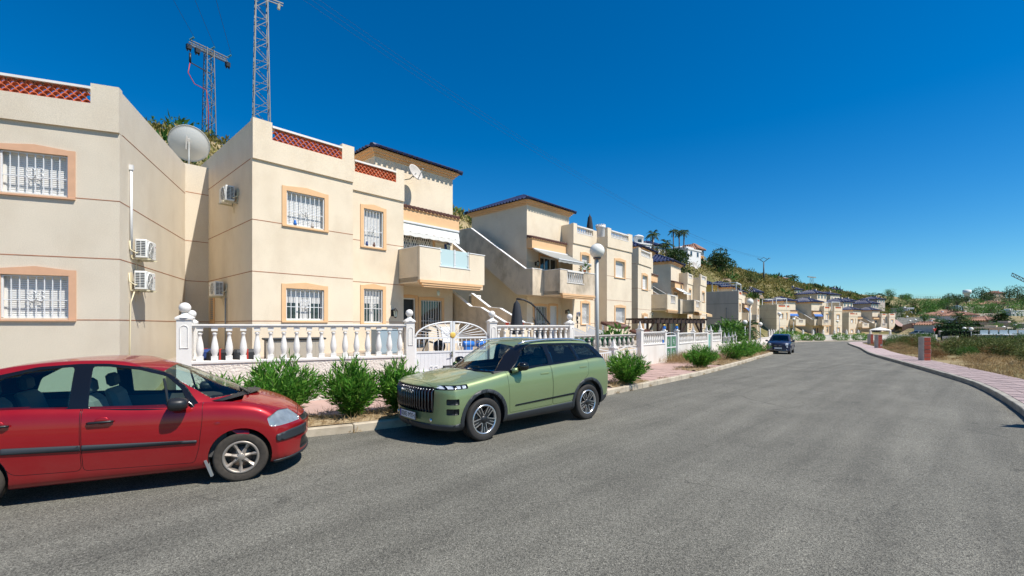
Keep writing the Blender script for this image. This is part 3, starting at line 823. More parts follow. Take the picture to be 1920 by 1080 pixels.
    def lattice(s, u0, u1, v, z0=7.6, z1=7.97):
        if s.o.get('par') == 'baluster':
            mb = MB(); s.b(mb,u0,u1,v-.07,v+.13,z0-.02,z0+.03); s.b(mb,u0,u1,v-.08,v+.16,z1,z1+.08)
            n = int((u1-u0)/.18)
            for k in range(n):
                x = s.s*(u0+(u1-u0)*(k+.5)/n)
                mb.lathe([(.03,s.z(z0+.03)),(.055,s.z(z0+.1)),(.028,s.z(z0+.24)),(.035,s.z(z0+.3)),(.05,s.z(z1))], 6, (x,v+.03,0))
            mb.build('roof_balustrade', PLASTER, s.root); return
        p = MB(); s.b(p,u0-.0,u1+.0,v-.09,v+.17,z1,z1+.062); cap = p.build('parapet_cap', PLASTER, s.root)
        if s.det < 2:
            mb = MB(); n = int((u1-u0)/.3)
            for k in range(n):
                for j in range(2): s.b(mb,u0+(u1-u0)*k/n+.02,u0+(u1-u0)*(k+1)/n-.02,v-.03,v+.08,z0+(z1-z0)*j/2+.01,z0+(z1-z0)*(j+1)/2-.01)
            mb.build('lattice_panel', TERRA, s.root); return
        e = MB(); s.b(e,u0,u1,v-.045,v+.105,z0-.004,z0+.012); panel = e.build('lattice_panel', TERRA, s.root)
        n = int(round((u1-u0)/.160)); w = (u1-u0)/n; rows = 4; hgt = (s.z(z1)-s.z(z0)-.012)/rows
        for j in range(rows):
            off = .5 if j % 2 else 0.0
            for k in range(n-(1 if j % 2 else 0)):
                o = inst('lattice_tile', LATTICE, panel, (s.s*(u0+w*(k+.5+off)), v+.03, s.z(z0)+.012+hgt*j))
                o.scale = (w/.160, 1, hgt/.0855)
    def make(s):
        o = s.o; z = s.z; vB = .8; vC = o.get('vC', 1.8); det = s.det
        wall = MB(); b0 = o.get('base', -1.0)
        oA = [(.975,2.183,5.11,6.165),(.96,2.165,2.1,3.1)]
        oB = [(4.05,4.87,4.93,6.33),(4.05,4.85,2.03,3.31)]
        oC = [(6.25,7.9,3.86,6.0),(6.3,6.95,1.05,3.1),(7.25,8.4,1.2,3.05)]
        s.face(wall, 0, 3.2, b0, 6.95, 0, oA); s.face(wall, 3.2, 5.8, b0, 6.95, vB, oB)
        q = lambda *p: wall.quad(*[(s.s*u,v,z(zz)) for u,v,zz in p])
        side = [(0,0,b0),(0,9,b0),(0,9,6.95),(0,0,6.95)]; q(*side)
        q((3.2,0,b0),(3.2,vB,b0),(3.2,vB,6.95),(3.2,0,6.95)); q((5.8,vB,b0),(5.8,vC,b0),(5.8,vC,6.95),(5.8,vB,6.95))
        q((0,0,6.95),(3.2,0,6.95),(3.2,9,6.95),(0,9,6.95)); q((3.2,vB,6.95),(5.8,vB,6.95),(5.8,9,6.95),(3.2,9,6.95))
        q((0,9,b0),(9.05,9,b0),(9.05,9,6.95),(0,9,6.95))
        if o.get('C', True):
            s.face(wall, 5.8, 9.05, b0, 6.95, vC, oC)
            q((9.05,vC,b0),(9.05,9,b0),(9.05,9,6.95),(9.05,vC,6.95)); q((5.8,vC,6.95),(9.05,vC,6.95),(9.05,9,6.95),(5.8,9,6.95))
            s.face(wall, 5.0, 9.05, 6.95, 9.0, vC, [])
            for u in (5.0, 9.05): q((u,vC,6.95),(u,6.3,6.95),(u,6.3,9),(u,vC,9))
            q((5,6.3,6.95),(9.05,6.3,6.95),(9.05,6.3,9),(5,6.3,9)); q((5,vC,8.99),(9.05,vC,8.99),(9.05,6.3,8.99),(5,6.3,8.99))
        # parapets stand a little proud of the front
        s.b(wall, -.004, 3.2, -.06, .14, 6.92, 7.6); s.b(wall, -.004, .54, -.06, .14, 7.6, 8.13); s.b(wall, 2.78, 3.22, -.06, .14, 7.6, 8.15)
        s.b(wall, -.004, .2, .14, 9, 6.95, 8.07); s.b(wall, 3.0, 3.2, .14, 2.0, 6.95, 7.6)
        s.b(wall, 3.2, 5.8, vB-.06, vB+.14, 6.92, 7.6); s.b(wall, 3.22, 3.66, vB-.06, vB+.14, 7.6, 8.03); s.b(wall, 5.42, 5.8, vB-.06, vB+.14, 7.6, 8.14)
        s.b(wall, 5.6, 5.8, vB+.14, vC, 6.95, 8.10)
        wall.build('wall', s.st, s.root, bevel=0, fix=False)
        s.lattice(.54, 2.78, 0); s.lattice(3.66, 5.42, vB)
        # painted joints
        jm = MB()
        for zz in (5.1, 3.55, 2.06):
            cut = [] if zz != 5.1 else [(.84,2.32),(3.91,5.0)]
            if zz == 2.06: cut = [(.82,2.3),(3.91,4.99)]
            if zz == 3.55: cut = []
            def run(u0,u1,v):
                x = u0
                for a,b_ in sorted(cut)+[(u1,u1)]:
                    if a >= u1 or b_ <= u0:
                        if a == u1:
                            pass
                        else: continue
                    if a > x: s.b(jm, x, min(a,u1), v-.004, v+.01, zz-.011, zz+.011)
                    x = max(x, b_)
            run(0,3.2,0); run(3.2,5.8,vB)
            s.b(jm, -.004, .01, -.004, 9, zz-.011, zz+.011)
        s.b(jm, -.004, .01, .14, 9, 6.925, 6.947)
        jm.build('joint_line', JOINT, s.root)
        kinds = o.get('kinds', ('shutter','shutter','shutter','half'))
        g1, g2 = o.get('grilles', (True, True))
        s.window(*oA[0], 0, kinds[0], g1); s.window(*oA[1], 0, kinds[1], g2)
        s.window(*oB[0], vB, kinds[2], g1); s.window(*oB[1], vB, kinds[3], g2)
        if not o.get('C', True): return
        # tower roof with its ochre cornice
        rf = MB(); rf.cur = 1
        s.b(rf, 4.93, 9.12, vC-.07, 6.37, 8.78, 8.88); s.b(rf, 4.84, 9.21, vC-.16, 6.46, 8.88, 8.97); s.b(rf, 4.76, 9.29, vC-.24, 6.54, 8.97, 9.03)
        x0, x1 = sorted((s.s*4.68, s.s*9.37))
        hip_roof(rf, x0, x1, vC-.34, 6.64, z(9.035), 1.05, .235 if det > 1 else .40, (0,0))
        rf.build('roof', [BLUETILE, s.tr], s.root, fix=False)
        # canopy lintel with a row of tiles over the upper terrace door
        lt = MB(); lt.cur = 0; s.b(lt, 5.803, 9.09, vC-.42, vC-.004, 6.28, 6.80); s.b(lt,5.803,9.12,vC-.46,vC-.006,6.80,6.84); lt.cur = 1
        n = 16
        for k in range(n):
            x = s.s*(5.86+3.24*(k+.5)/n)
            lt.tube([(x, vC-.50, z(6.875)),(x, vC-.004, z(6.99))], .085, 6)
        lt.build('tiled_canopy', [s.tr, BROWNTILE], s.root)
        # upper door: tall panes behind a white folding grille
        dm = MB(); s.trim(dm, 6.25, 7.9, 3.86, 6.0, vC, .12, .05, False); up = dm.build('terrace_door', s.tr, s.root)
        fr = MB()
        for k in range(4):
            x = 6.25+.55*k; s.b(fr, x-.035 if k else x, x+.035 if k < 3 else x, vC+.10, vC+.16, 3.86, 6.0)
        s.b(fr, 6.25, 7.9, vC+.101, vC+.159, 5.9, 6.0); fr.build('frame', SHUTTER, up)
        gl = MB(); s.b(gl, 6.26, 7.89, vC+.125, vC+.13, 3.87, 5.99); gl.build('pane', GLASSW, up)
        if o.get('fold', False):
            g = MB(); n = 14
            for k in range(n):
                x = 6.27+1.6*k/n
                for q0,q1 in ((0,1),(1,0)):
                    for j in range(8): g.bar((s.s*(x+q0*.115),vC+.04,z(3.9+.26*j)),(s.s*(x+q1*.115),vC+.04+.004*(q0),z(3.9+.26*(j+1))),.026)
            for k in range(0,n+1,2): s.b(g, 6.27+1.6*k/n-.012, 6.27+1.6*k/n+.012, vC+.02, vC+.03, 3.88, 5.98)
            g.build('grille', WHITE_METAL, up)
        # ground-floor door and window under the terrace
        for (a,b_,c,d), nm in ((oC[1],'door'),(oC[2],'window')):
            m2 = MB(); s.trim(m2, a, b_, c, d, vC, .13, .03, nm == 'window'); w = m2.build(nm, s.tr, s.root)
            if nm == 'door':
                l = MB(); s.b(l, a+.02, b_-.02, vC+.10, vC+.15, c, d-.02); l.build('door_leaf', o.get('door', DARK), w)
                l = MB(); 
                for x0,x1 in ((a,a+.045),(b_-.045,b_)): s.b(l,x0,x1,vC+.02,vC+.09,c,d)
                s.b(l,a+.045,b_-.045,vC+.02,vC+.09,d-.05,d); l.build('frame', WHITE_METAL, w)
            else:
                gl = MB(); s.b(gl, a, b_, vC+.13, vC+.14, c, d); gl.build('pane', GLASSW, w)
                g = MB(); n = 8
                for k in range(n+1):
                    x = a+.02+(b_-a-.04)*k/n; s.b(g, x-.012, x+.012, vC+.03, vC+.05, c, d)
                for zz in (c+.02,(c+d)/2,d-.03): s.b(g, a, b_, vC+.032, vC+.048, zz-.012, zz+.012)
                if det > 1: scroll(g, s.s*(a+b_)/2, vC+.025, z((c+d)/2), .2)
                g.build('grille', WHITE_METAL, w)
        # terrace balcony
        bm_ = MB(); vF = -.62
        s.b(bm_, 5.57, 8.95, vF+.13, vC-.004, 3.60, 3.80)
        gap = o.get('gap', (6.56,8.07))
        s.b(bm_, 5.57, gap[0], vF, vF+.13, 3.66, 4.93); s.b(bm_, gap[1], 8.95, vF, vF+.13, 3.66, 4.93); s.b(bm_, gap[0], gap[1], vF, vF+.13, 3.66, 4.25)
        s.b(bm_, 5.57, 5.70, vF+.13, vB-.004, 3.58, 4.93); s.b(bm_, 8.82, 8.95, vF+.13, .6, 3.58, 4.93)
        bal = bm_.build('balcony', s.st if s.s > 0 else STUCCO_OLD, s.root, bevel=.01)
        for q4 in ((5.55,gap[0],vF-.02,vF+.15),(gap[1],8.97,vF-.02,vF+.15),(5.55,5.72,vF+.15,vB-.006),(8.80,8.97,vF+.15,.6)):
            cp = MB(); s.b(cp,*q4,4.932,4.965); cp.build('coping', WHITE, bal)
        md = MB()
        for k,(e,z0,z1) in enumerate(((.055,3.56,3.655),(.03,3.48,3.56),(.0,3.41,3.48))):
            s.b(md, 5.50+.1*k+.05, 8.80-.06*k, vF-e, vF+.12, z0, z1)
        md.build('balcony_moulding', s.tr, bal)
        if o.get('glass'):
            for a,b_ in ((gap[0]+.03,(gap[0]+gap[1])/2-.05),((gap[0]+gap[1])/2+.05,gap[1]-.05)):
                g = MB(); s.b(g,a,b_,vF+.05,vF+.06,4.27,4.97); g.build('glass_panel', FROST, bal)
            g = MB()
            for x in (gap[0]+.012,(gap[0]+gap[1])/2-.022,(gap[0]+gap[1])/2+.022,gap[1]-.02): s.b(g,x-.016,x+.016,vF+.03,vF+.08,4.25,5.0)
            for zz in (4.40,4.85):
                for x in (gap[0]+.03,(gap[0]+gap[1])/2,gap[1]-.04): s.b(g,x-.05,x+.05,vF+.02,vF+.048,zz-.02,zz+.02)
            s.b(g,gap[0]-.05,gap[1]+.05,vF-.02,vF+.15,4.25,4.28); g.build('panel_post', WHITE_METAL, bal)
        else:
            g = MB(); n = 8 if det > 1 else 5
            for k in range(n):
                x = s.s*(gap[0]+(gap[1]-gap[0])*(k+.5)/n)
                g.lathe([(.04,z(4.27)),(.06,z(4.4)),(.03,z(4.65)),(.04,z(4.7)),(.055,z(4.86))], 7, (x,vF+.065,0))
            s.b(g,gap[0]-.04,gap[1]+.04,vF-.03,vF+.16,4.25,4.285); s.b(g,gap[0]-.001,gap[1]+.001,vF-.025,vF+.155,4.86,4.96); g.build('balustrade', PLASTER, bal)
        # awning
        aw = o.get('awning')
        if aw:
            am = MB(); c0 = aw[1]; drop, out = aw[2], aw[3]
            n = 24
            for k in range(n):
                for j in range(6):
                    pass
            U0,U1 = 5.85, 9.0; vs = []; nu, nv = 26, 6
            for i in range(nu+1):
                for j in range(nv+1):
                    t = j/nv; u = U0+(U1-U0)*i/nu
                    sag = .03*math.sin(i*1.9)*t if aw[0] == 'furled' else 0
                    vs.append((s.s*u, vC-.46-out*t+sag*.4, z(6.24-drop*t-(.05*math.sin(math.pi*t) if out > .5 else 0)+sag)))
            m = nv+1
            am.add(vs, [(i*m+j,(i+1)*m+j,(i+1)*m+j+1,i*m+j+1) for i in range(nu) for j in range(nv)], True)
            # valance
            vs = []
            for i in range(nu+1):
                u = U0+(U1-U0)*i/nu; zb = 6.24-drop-.14-.035*abs(math.sin(i*.8))
                vs += [(s.s*u, vC-.462-out, z(6.24-drop)), (s.s*u, vC-.462-out+.01*math.sin(i*2.2), z(zb))]
            am.add(vs, [(2*i,2*i+2,2*i+3,2*i+1) for i in range(nu)], True)
            a_ = am.build('awning', c0, s.root, fix=False)
            rb = MB(); s.b(rb,U0-.02,U1+.02,vC-.52,vC-.42,6.20,6.275)
            if out > .5:
                for u in (U0+.15,U1-.15):
                    rb.bar((s.s*u,vC-.45,z(6.15)),(s.s*(u),vC-.45-out,z(6.22-drop-.03)),.04)
                rb.bar((s.s*U0,vC-.46-out,z(6.24-drop)),(s.s*U1,vC-.46-out,z(6.24-drop)),.05)
            rb.build('awning_frame', WHITE_METAL, a_)
        # outside stairs: landing, flight with parapets, roof landing
        stm = MB(); zl = 3.8
        s.b(stm, 8.97, 9.88, .62, 1.6, 3.60, 3.80)
        s.b(stm, 8.97, 9.90, .50, .62, 3.56, 4.98)
        prof = [(.62,3.57),(.62,4.98),(1.0,4.98),(5.45,7.85),(7.3,7.85),(7.3,6.9),(6.0,6.62),(1.68,3.64)]
        pr = lambda x: (lambda p: (s.s*x, p[0], z(p[1])))
        stm.prism(prof, pr(9.76), pr(9.90))
        s.b(stm, 9.08, 9.76, 5.45, 7.3, 6.75, 6.95)
        nst = 15
        for k in range(nst):
            v0 = 1.5+(5.45-1.5)*k/nst; zt = zl+(6.95-zl)*(k+1)/nst
            s.b(stm, 9.08, 9.758, v0, v0+(3.95/nst)+.02, zt-.30, zt)
        stt = stm.build('outside_stairs', STUCCO_OLD, s.root)
        cp = MB(); top = [(.50,4.982),(1.0,4.982),(5.46,7.852),(7.3,7.852)]
        for p0,p1 in zip(top[:-1],top[1:]):
            cp.bar((s.s*9.83,p0[0],z(p0[1])+.015),(s.s*9.83,p1[0],z(p1[1])+.015),.19,.034)
        cp.build('coping', WHITE, stt); cp = MB(); s.b(cp,8.96,9.72,.48,.64,4.982,5.014); cp.build('coping', WHITE, stt)
        if o.get('lower'):
            lo = MB(); lp = [(1.9,1.0),(1.9,3.5),(.65,2.78),(-.06,2.71),(-1.55,2.04),(-2.0,2.0),(-2.0,1.0)]
            for x in (9.25,10.45): lo.prism(lp, pr(x), pr(x+.14))
            for k in range(12):
                v0 = -1.6+3.4*k/12; s.b(lo, 9.39, 10.45, v0, v0+.30, 1.0, 1.1+1.55*(k/12))
            s.b(lo, 9.25, 10.59, 1.9, 3.4, 1.0, 3.0)
            l2 = lo.build('lower_stairs', STUCCO_OLD, s.root)
            tp = lp[1:6]
            for x in (9.32,10.52):
                cp = MB()
                for p0,p1 in zip(tp[:-1],tp[1:]): cp.bar((s.s*x,p0[0],z(p0[1])+.012),(s.s*x,p1[0],z(p1[1])+.012),.18,.03)
                cp.build('coping', WHITE, l2)

H1 = House('beige corner house with salmon window surrounds and two white cooling units on its side', (-9.62,11.16), 68, -1, 0,
           dict(zk=.914, stucco=STUCCO_H1, trim=ORANGE_H1, kinds=('shutter','shutter','shutter','shutter'), C=False, base=-.4))
OB1 = (-7.745,13.57)
H2 = House('cream house with terracotta lattice parapets and a balcony with two frosted glass panels', OB1, 43, 1, 0,
           dict(kinds=('shutter','half','shutter','half'), fold=True, glass=True, awning=('furled',CANVAS,.42,.10), lower=True, vC=1.65, gap=(6.56,8.07)))
def far_end(O, a, L=24.0): return (O[0]+math.sin(R(a))*L, O[1]+math.cos(R(a))*L)
OB1e = far_end((OB1[0]-.3, OB1[1]+.27), 43, 23.85)
H3 = House('cream house with a blue tiled tower, stained outside stairs and an extended grey awning', OB1e, 43, -1, 0,
           dict(par='baluster', kinds=('shutter','shutter','shutter','shutter'), grilles=(False,True), awning=('open',CANVAS_GREY,.75,1.75), gap=(6.75,8.3), door=WHITE_METAL, vC=1.65))
OB2 = (9.35,33.8)
H4 = House('narrow cream house end with a small white door beyond the first stairs', OB2, 34.2, 1, -.40,
           dict(par='baluster', det=1, grilles=(False,False), gap=(6.6,8.1), vC=1.65))
H5 = House('cream house with a dark blue tower roof standing behind the timber pergola', far_end(OB2,34.2,21.6+2.6), 34.2, -1, -.45,
           dict(par='baluster', det=1, grilles=(False,False), gap=(6.6,8.1), awning=('open',CANVAS,.45,.8), vC=1.65))
OB3 = (33.2,66.8)
H6 = House('house with a blank grey side wall and a white roof terrace frame', OB3, 35, 1, -1.05, dict(det=0, stucco=STUCCO, grilles=(False,False), vC=1.65))
H7 = House('cream house past the grey end wall with a blue awning', far_end(OB3,35), 35, -1, -1.2, dict(det=0, grilles=(False,False), awning=('open',CANVAS_BLUE,.4,.5), vC=1.65))
OB4 = (56.4,97.0)
H8 = House('cream house facing down the road with a white pergola frame on its roof', OB4, 64, 1, -1.7, dict(det=0, grilles=(False,False), awning=('open',CANVAS_BLUE,.4,.3), vC=1.65))
H9 = House('cream house at the road end with red parapet panels and stairs in shade', far_end(OB4,64), 64, -1, -1.7, dict(det=0, grilles=(False,False), awning=('open',CANVAS_BLUE,.4,.3), vC=1.65))
OB5 = (99.9,135.0)
H10 = House('distant cream house with a brown shaded gable left of the valley', OB5, 66, 1, -2.4, dict(det=0, grilles=(False,False), vC=1.65))
H11 = House('last cream house of the terrace row next to the valley road', far_end(OB5,66), 66, -1, -2.4, dict(det=0, grilles=(False,False), vC=1.65))
# the grey side wall and the roof frames of the farther houses
m_ = MB(); m_.box(-.012,-.006,-.05,9,-3,H6.z(8.0)); m_.build('side_wall', STUCCO_GREY, H6.root)
m_ = MB(); m_.box(-.02,-.013,.0,9,H6.z(4.0)-.02,H6.z(4.0)+.02); m_.box(-.02,-.013,0,9,H6.z(6.2)-.02,H6.z(6.2)+.02); m_.tube([(-.06,1.6,-1),(-.06,1.6,H6.z(5.6))],.05,6); m_.build('wall_joint', GALV_DARK, H6.root)
def roof_frame(H, u0, u1, v0, v1, z0, z1, canopy=None):
    m = MB(); X = lambda u: H.s*u
    for u in (u0,u1):
        for v in (v0,v1): m.bar((X(u),v,H.z(z0)),(X(u),v,H.z(z1)),.12)
    for v in (v0,v1): m.bar((X(u0),v,H.z(z1)),(X(u1),v,H.z(z1)),.12)
    for u in (u0,u1): m.bar((X(u),v0,H.z(z1)+.004),(X(u),v1,H.z(z1)+.004),.115)
    m.build('roof_frame', WHITE_METAL, H.root)
roof_frame(H6,.2,4.4,.3,3.6,7.0,9.3); roof_frame(H8,.3,3.8,.3,3.5,7.0,9.4); roof_frame(H9,.4,3.6,.3,3,7,9.1)
m_ = MB(); m_.box(.6,4.6,3.7,8.5,H6.z(7),H6.z(9.2)); m_.build('penthouse', YELLOW, H6.root)
m_ = MB(); 
for x in (1.2,2.4,3.6): m_.box(x,x+.7,3.64,3.69,H6.z(7.2),H6.z(8.5))
m_.build('penthouse_window', GLASSW, H6.root)
m_ = MB(); hip_roof(m_, .3,5.0,3.3,8.9,H6.z(9.2),1.0,.4); m_.build('roof', [BLUETILE], H6.root, fix=False)

# short wall closing the gap between the corner house and its neighbour
m_ = MB(); ax = Vector((.682,.731,0)); pc = Vector((-11.43,16.52,0)); m_.obox(pc+Vector((-.09,.1,3.8)), ax*.40, Vector((-.731,.682,0))*.12, (0,0,3.93)); 
lw = m_.build('link_wall', STUCCO_H1); tag(lw, 'short beige wall closing the gap between the two nearest houses', 'wall')
m_ = MB()
for zz in (6.72,4.97,3.53,2.06): m_.obox(pc+Vector((-.09,.1,zz))+Vector((.731,-.682,0))*.123, ax*.36, Vector((.731,-.682,0))*.002, (0,0,.011))
m_.build('joint_line', JOINT, lw)

# raised garden floors in front of the terraces
def slab(name, pts, z0, z1, mat):
    m = MB(); m.prism(pts, lambda p:(p[0],p[1],z0), lambda p:(p[0],p[1],z1)); o = m.build(name, mat); o['kind'] = 'structure'; return o
slab('garden_terrace', [(-6.95,10.12),(-2.7,12.38),(-.55,13.5),(1.9,15.95),(5.2,20.6),(9.5,31.2),(3,28),(-4.8,20.4),(-7.6,17.6),(-11.4,16.6),(-9.5,12.5)], .2, .985, TERRACE)
# ------------------------------------------------------------------ garden walls, balustrades, gates
BAL_ME = baluster_mesh('baluster', PLASTER, .80)
BAL_ME_S = baluster_mesh('baluster', PLASTER, .52, 7, .8)
BAL_ME_G = baluster_mesh('baluster', PLASTER_GREY, .45, 8, 1.1)
def ball_pillar(mb, x, y, z0, z1, w, ang, ball=.105, niche=True):
    ax = Vector((math.cos(ang), math.sin(ang), 0)); ay = Vector((-ax.y, ax.x, 0)); c = Vector((x,y,0))
    mb.obox(c+Vector((0,0,(z0+z1)/2)), ax*w/2, ay*w/2, (0,0,(z1-z0)/2))
    mb.obox(c+Vector((0,0,z1+.015)), ax*(w/2+.025), ay*(w/2+.025), (0,0,.02))
    n = 4
    pr = [(w*.70,z1+.035),(w*.60,z1+.055),(w*.30,z1+.10),(w*.22,z1+.13),(w*.26,z1+.145)]
    mb.lathe(pr, 14, (x,y,0))
    mb.sphere((x,y,z1+.145+ball*.92), ball, 16, 10)
    if niche:   # round-headed raised border on the street face
        P = []
        hw, zb, zt = w*.26, z1-.62, z1-.20
        for k in range(9):
            a = math.pi*k/8; P.append((hw*math.cos(a), zt+hw*math.sin(a)))
        P = [(hw,zb)]+P+[(-hw,zb),(hw,zb)]
        mb.tube([tuple(c - ay*(w/2+.004) + ax*p[0] + Vector((0,0,p[1]))) for p in P], .011, 5, False)
def spike_pillar(mb, x, y, z0, z1, w, ang, h=.42):
    ax = Vector((math.cos(ang), math.sin(ang), 0)); ay = Vector((-ax.y, ax.x, 0)); c = Vector((x,y,0))
    mb.obox(c+Vector((0,0,(z0+z1)/2)), ax*w/2, ay*w/2, (0,0,(z1-z0)/2))
    mb.obox(c+Vector((0,0,z1+.02)), ax*(w/2+.03), ay*(w/2+.03), (0,0,.025))
    mb.lathe([(w*.55,z1+.045),(w*.38,z1+.09),(w*.42,z1+.12),(.001,z1+h)], 4, (x,y,0), smooth=False, a0=ang+math.pi/4)
def fence(label, a, b, zf, zb0, zb1, n, bal, wallmat, top=.075, railw=.16, thick=.2, zrail=None, group='white balustrades along the pavement', grey=False, base_l=None):
    """low wall, base course, balusters and rail between two points; zf foot, zb0 balusters' foot"""
    ax = Vector((b[0]-a[0], b[1]-a[1], 0)); L = ax.length; ax.normalize(); ay = Vector((-ax.y, ax.x, 0))
    ang = math.atan2(ax.y, ax.x)
    root = thing('balustrade_wall', label, 'balustrade', (a[0],a[1],0), ang, group)
    m = MB(); m.box(0, L, -thick/2, thick/2, zf-.25, zb0-.06); m.build('low_wall', wallmat, root)
    pm = PLASTER_GREY if grey else PLASTER
    m = MB(); m.box(0, L, -thick/2-.025, thick/2+.025, zb0-.06, zb0); m.build('base_course', pm, root, bevel=.006)
    hb = zb1-zb0
    for k in range(n):
        o = inst('baluster', bal, root, (L*(k+.5)/n, 0, zb0)); o.rotation_euler = (0,0,rnd.uniform(-.05,.05))
        o.scale = (1,1,hb/bal['h'])
    m = MB(); m.box(0, L, -railw/2, railw/2, zb1, zb1+top*.45); m.box(0.001, L-.001, -railw/2-.02, railw/2+.02, zb1+top*.45, zb1+top); m.build('rail', pm, root, bevel=.006)
    return root
BAL_ME['h'] = .80; BAL_ME_S['h'] = .52; BAL_ME_G['h'] = .45
P1, P2, P3, P4 = (-7.10,9.88), (-2.75,12.2), (-.59,13.34), (2.0,15.8)
def between(a, b, d0, d1):
    v = Vector((b[0]-a[0], b[1]-a[1])); L = v.length; v.normalize()
    return (a[0]+v.x*d0, a[1]+v.y*d0), (b[0]-v.x*d1, b[1]-v.y*d1)
f1 = fence('long white balustrade on a roughcast wall behind the oleanders and the red car', *between(P1,P2,.13,.12), .12, 1.145, 1.88, 17, BAL_ME, ROUGHCAST)
f3 = fence('white balustrade behind the roof of the green car', *between(P3,P4,.12,.1), .12, 1.13, 1.86, 13, BAL_ME, ROUGHCAST)
def gpost(label, x, y, z0, z1, w, ang, fn, **k):
    m = MB(); m.smooth = False; fn(m, x, y, z0, z1, w, ang, **k)
    o = m.build('gate_pillar', PLASTER, None, bevel=0)
    tag(o, label, 'pillar', 'white garden pillars'); return o
a62 = R(28); 
gpost('white ball-topped pillar at the left end of the balustrade, largest of the ball-topped pillars', *P1, .1, 2.06, .27, a62, ball_pillar, ball=.115)
gpost('white ball-topped pillar on the left of the sunray gate', *P2, .1, 2.02, .225, a62, ball_pillar, ball=.10)
gpost('white ball-topped pillar on the right of the sunray gate', *P3, .1, 2.02, .225, a62, ball_pillar, ball=.10)
gpost('white ball-topped pillar at the right end of the balustrade behind the green car roof', *P4, .1, 1.99, .225, R(43), ball_pillar, ball=.10)
# return of the balustrade into the garden
Q1 = (-7.98,11.35)
f2 = fence('short side balustrade running back from the first pillar into the garden', (-7.2,10.02), (-7.93,11.25), .9, 1.145, 1.88, 5, BAL_ME, ROUGHCAST)
gpost('smaller ball-topped pillar just behind the largest pillar', *Q1, .9, 1.98, .2, R(120), ball_pillar, ball=.095)

# sunray gate: two leaves of bars over sheet metal under a common arch
def gate_leaf(root, x0, x1, hinge):
    fr = MB(); W = x1-x0
    z0, zs, zm = .24, 1.20, 1.585
    for x in (x0+.03, x1-.03): fr.box(x-.03,x+.03,-.025,.025,z0,zm+(.44 if (x-x0 > W/2) == (hinge < 0) else 0))
    for z in (z0+.03, zs, zm): fr.box(x0+.06,x1-.06,-.02,.02,z-.025,z+.025)
    fr.box(x0+.06,x1-.06,-.03,.012,.66,.70)
    # arch
    cx = x1 if hinge < 0 else x0; s = -1 if hinge < 0 else 1
    arc = [(cx+s*(W-.03)*math.sin(t), 0, zm+.44*math.cos(t)**1.0) for t in np.linspace(.0, math.pi/2, 13)]
    fr.tube(arc, .024, 6)
    fr.bar((cx+s*.05,0,zm),(cx+s*W*.46,0,zm+.37),.035)
    fr.build('frame', WHITE_METAL, root)
    b = MB(); n = 8
    for k in range(1,n):
        x = x0+W*k/n; b.tube([(x,0,zs),(x,0,zm)], .009, 5)
    for k in range(1,7):
        t = math.pi/2*k/7; b.tube([(cx+s*.10*math.sin(t)*1.2,0,zm+.03+.08*math.cos(t)),(cx+s*(W-.05)*math.sin(t),0,zm+.43*math.cos(t))], .009, 5)
    b.build('sunray', WHITE_METAL, root)
    for k in range(9):
        p = MB(); xa = x0+.062+(W-.124)*k/9; xb = x0+.062+(W-.124)*(k+1)/9
        p.box(xa+.006, xb-.006, -.006, .006, z0+.06, zs-.026); p.box(xb-.006, xb+.006, -.002, .010, z0+.06, zs-.027)
        p.build('panel_strip', WHITE_METAL, root)
    o = MB()
    for k in range(4): 
        q = .055; o.tube([(x0+W/2+(-1 if k%2 else 1)*.07+q*math.cos(t)*(1-.5*t/6.3), -.03, .68+(.09 if k < 2 else -.09)+q*math.sin(t)*(1-.5*t/6.3)) for t in np.linspace(0,6.2,12)], .009, 4, False)
    o.build('scroll', WHITE_METAL, root)
gx0, gx1 = between(P2,P3,.13,.13)
ga = math.atan2(gx1[1]-gx0[1], gx1[0]-gx0[0]); GL = math.hypot(gx1[0]-gx0[0], gx1[1]-gx0[1])
gr = thing('garden_gate', 'white metal double gate with sunray bars under an arched top', 'gate', (gx0[0],gx0[1],0), ga)
gate_leaf(gr, 0, GL/2-.01, -1); gate_leaf(gr, GL/2+.01, GL, 1)
m = MB(); m.sphere((GL/2,-.03,1.66),(.085,.02,.085),12,6); m.build('sun_disc', YELLOW, gr)
m = MB(); m.box(GL/2-.05,GL/2-.02,-.06,-.02,1.05,1.2); m.tube([(GL/2-.035,-.03,1.13),(GL/2-.035,-.08,1.13),(GL/2-.13,-.08,1.12)],.01,5); m.build('latch', CHROME, gr)

# fence of the next house: set-back balustrade with its shade painted in as grey, low gate, then white walls
f4 = fence('shade-grey balustrade with green netting behind it, right of the ball-topped pillar', (2.15,17.3), (5.62,20.85), .1, 1.03, 1.46, 13, BAL_ME_G, STUCCO_OLD, .07, grey=True)
m = MB(); a_ = math.atan2(3.55,3.47)
for k in range(30):
    m.add([(.17*k,.16+.02*math.sin(k*1.7),1.02),(.17*(k+1),.16+.02*math.sin((k+1)*1.7),1.02),(.17*(k+1),.16+.02*math.sin(k*1.3),1.44),(.17*k,.16+.02*math.sin((k-1)*1.3),1.44)],[(0,1,2,3)])
n_ = m.build('green_netting', NETGREEN, None, fix=False); n_.location = (2.0,17.2,0); n_.rotation_euler = (0,0,a_); tag(n_, 'green privacy netting tied behind the shade-grey balustrade', 'netting')
P5, P6, P7 = (5.85,20.8), (7.66,22.9), (8.77,24.25)
P8, P9, P10 = (12.35,28.9), (12.96,29.68), (14.5,31.7)
z_ = lambda p: float(hr(p[1]))+.13
gpost('white spike-topped corner pillar where the white garden wall begins', *P5, .1, 1.72, .24, R(48), spike_pillar)
gpost('white pillar with a blue jar finial left of the green gate', *P6, .05, 1.62, .2, R(48), spike_pillar, h=.08)
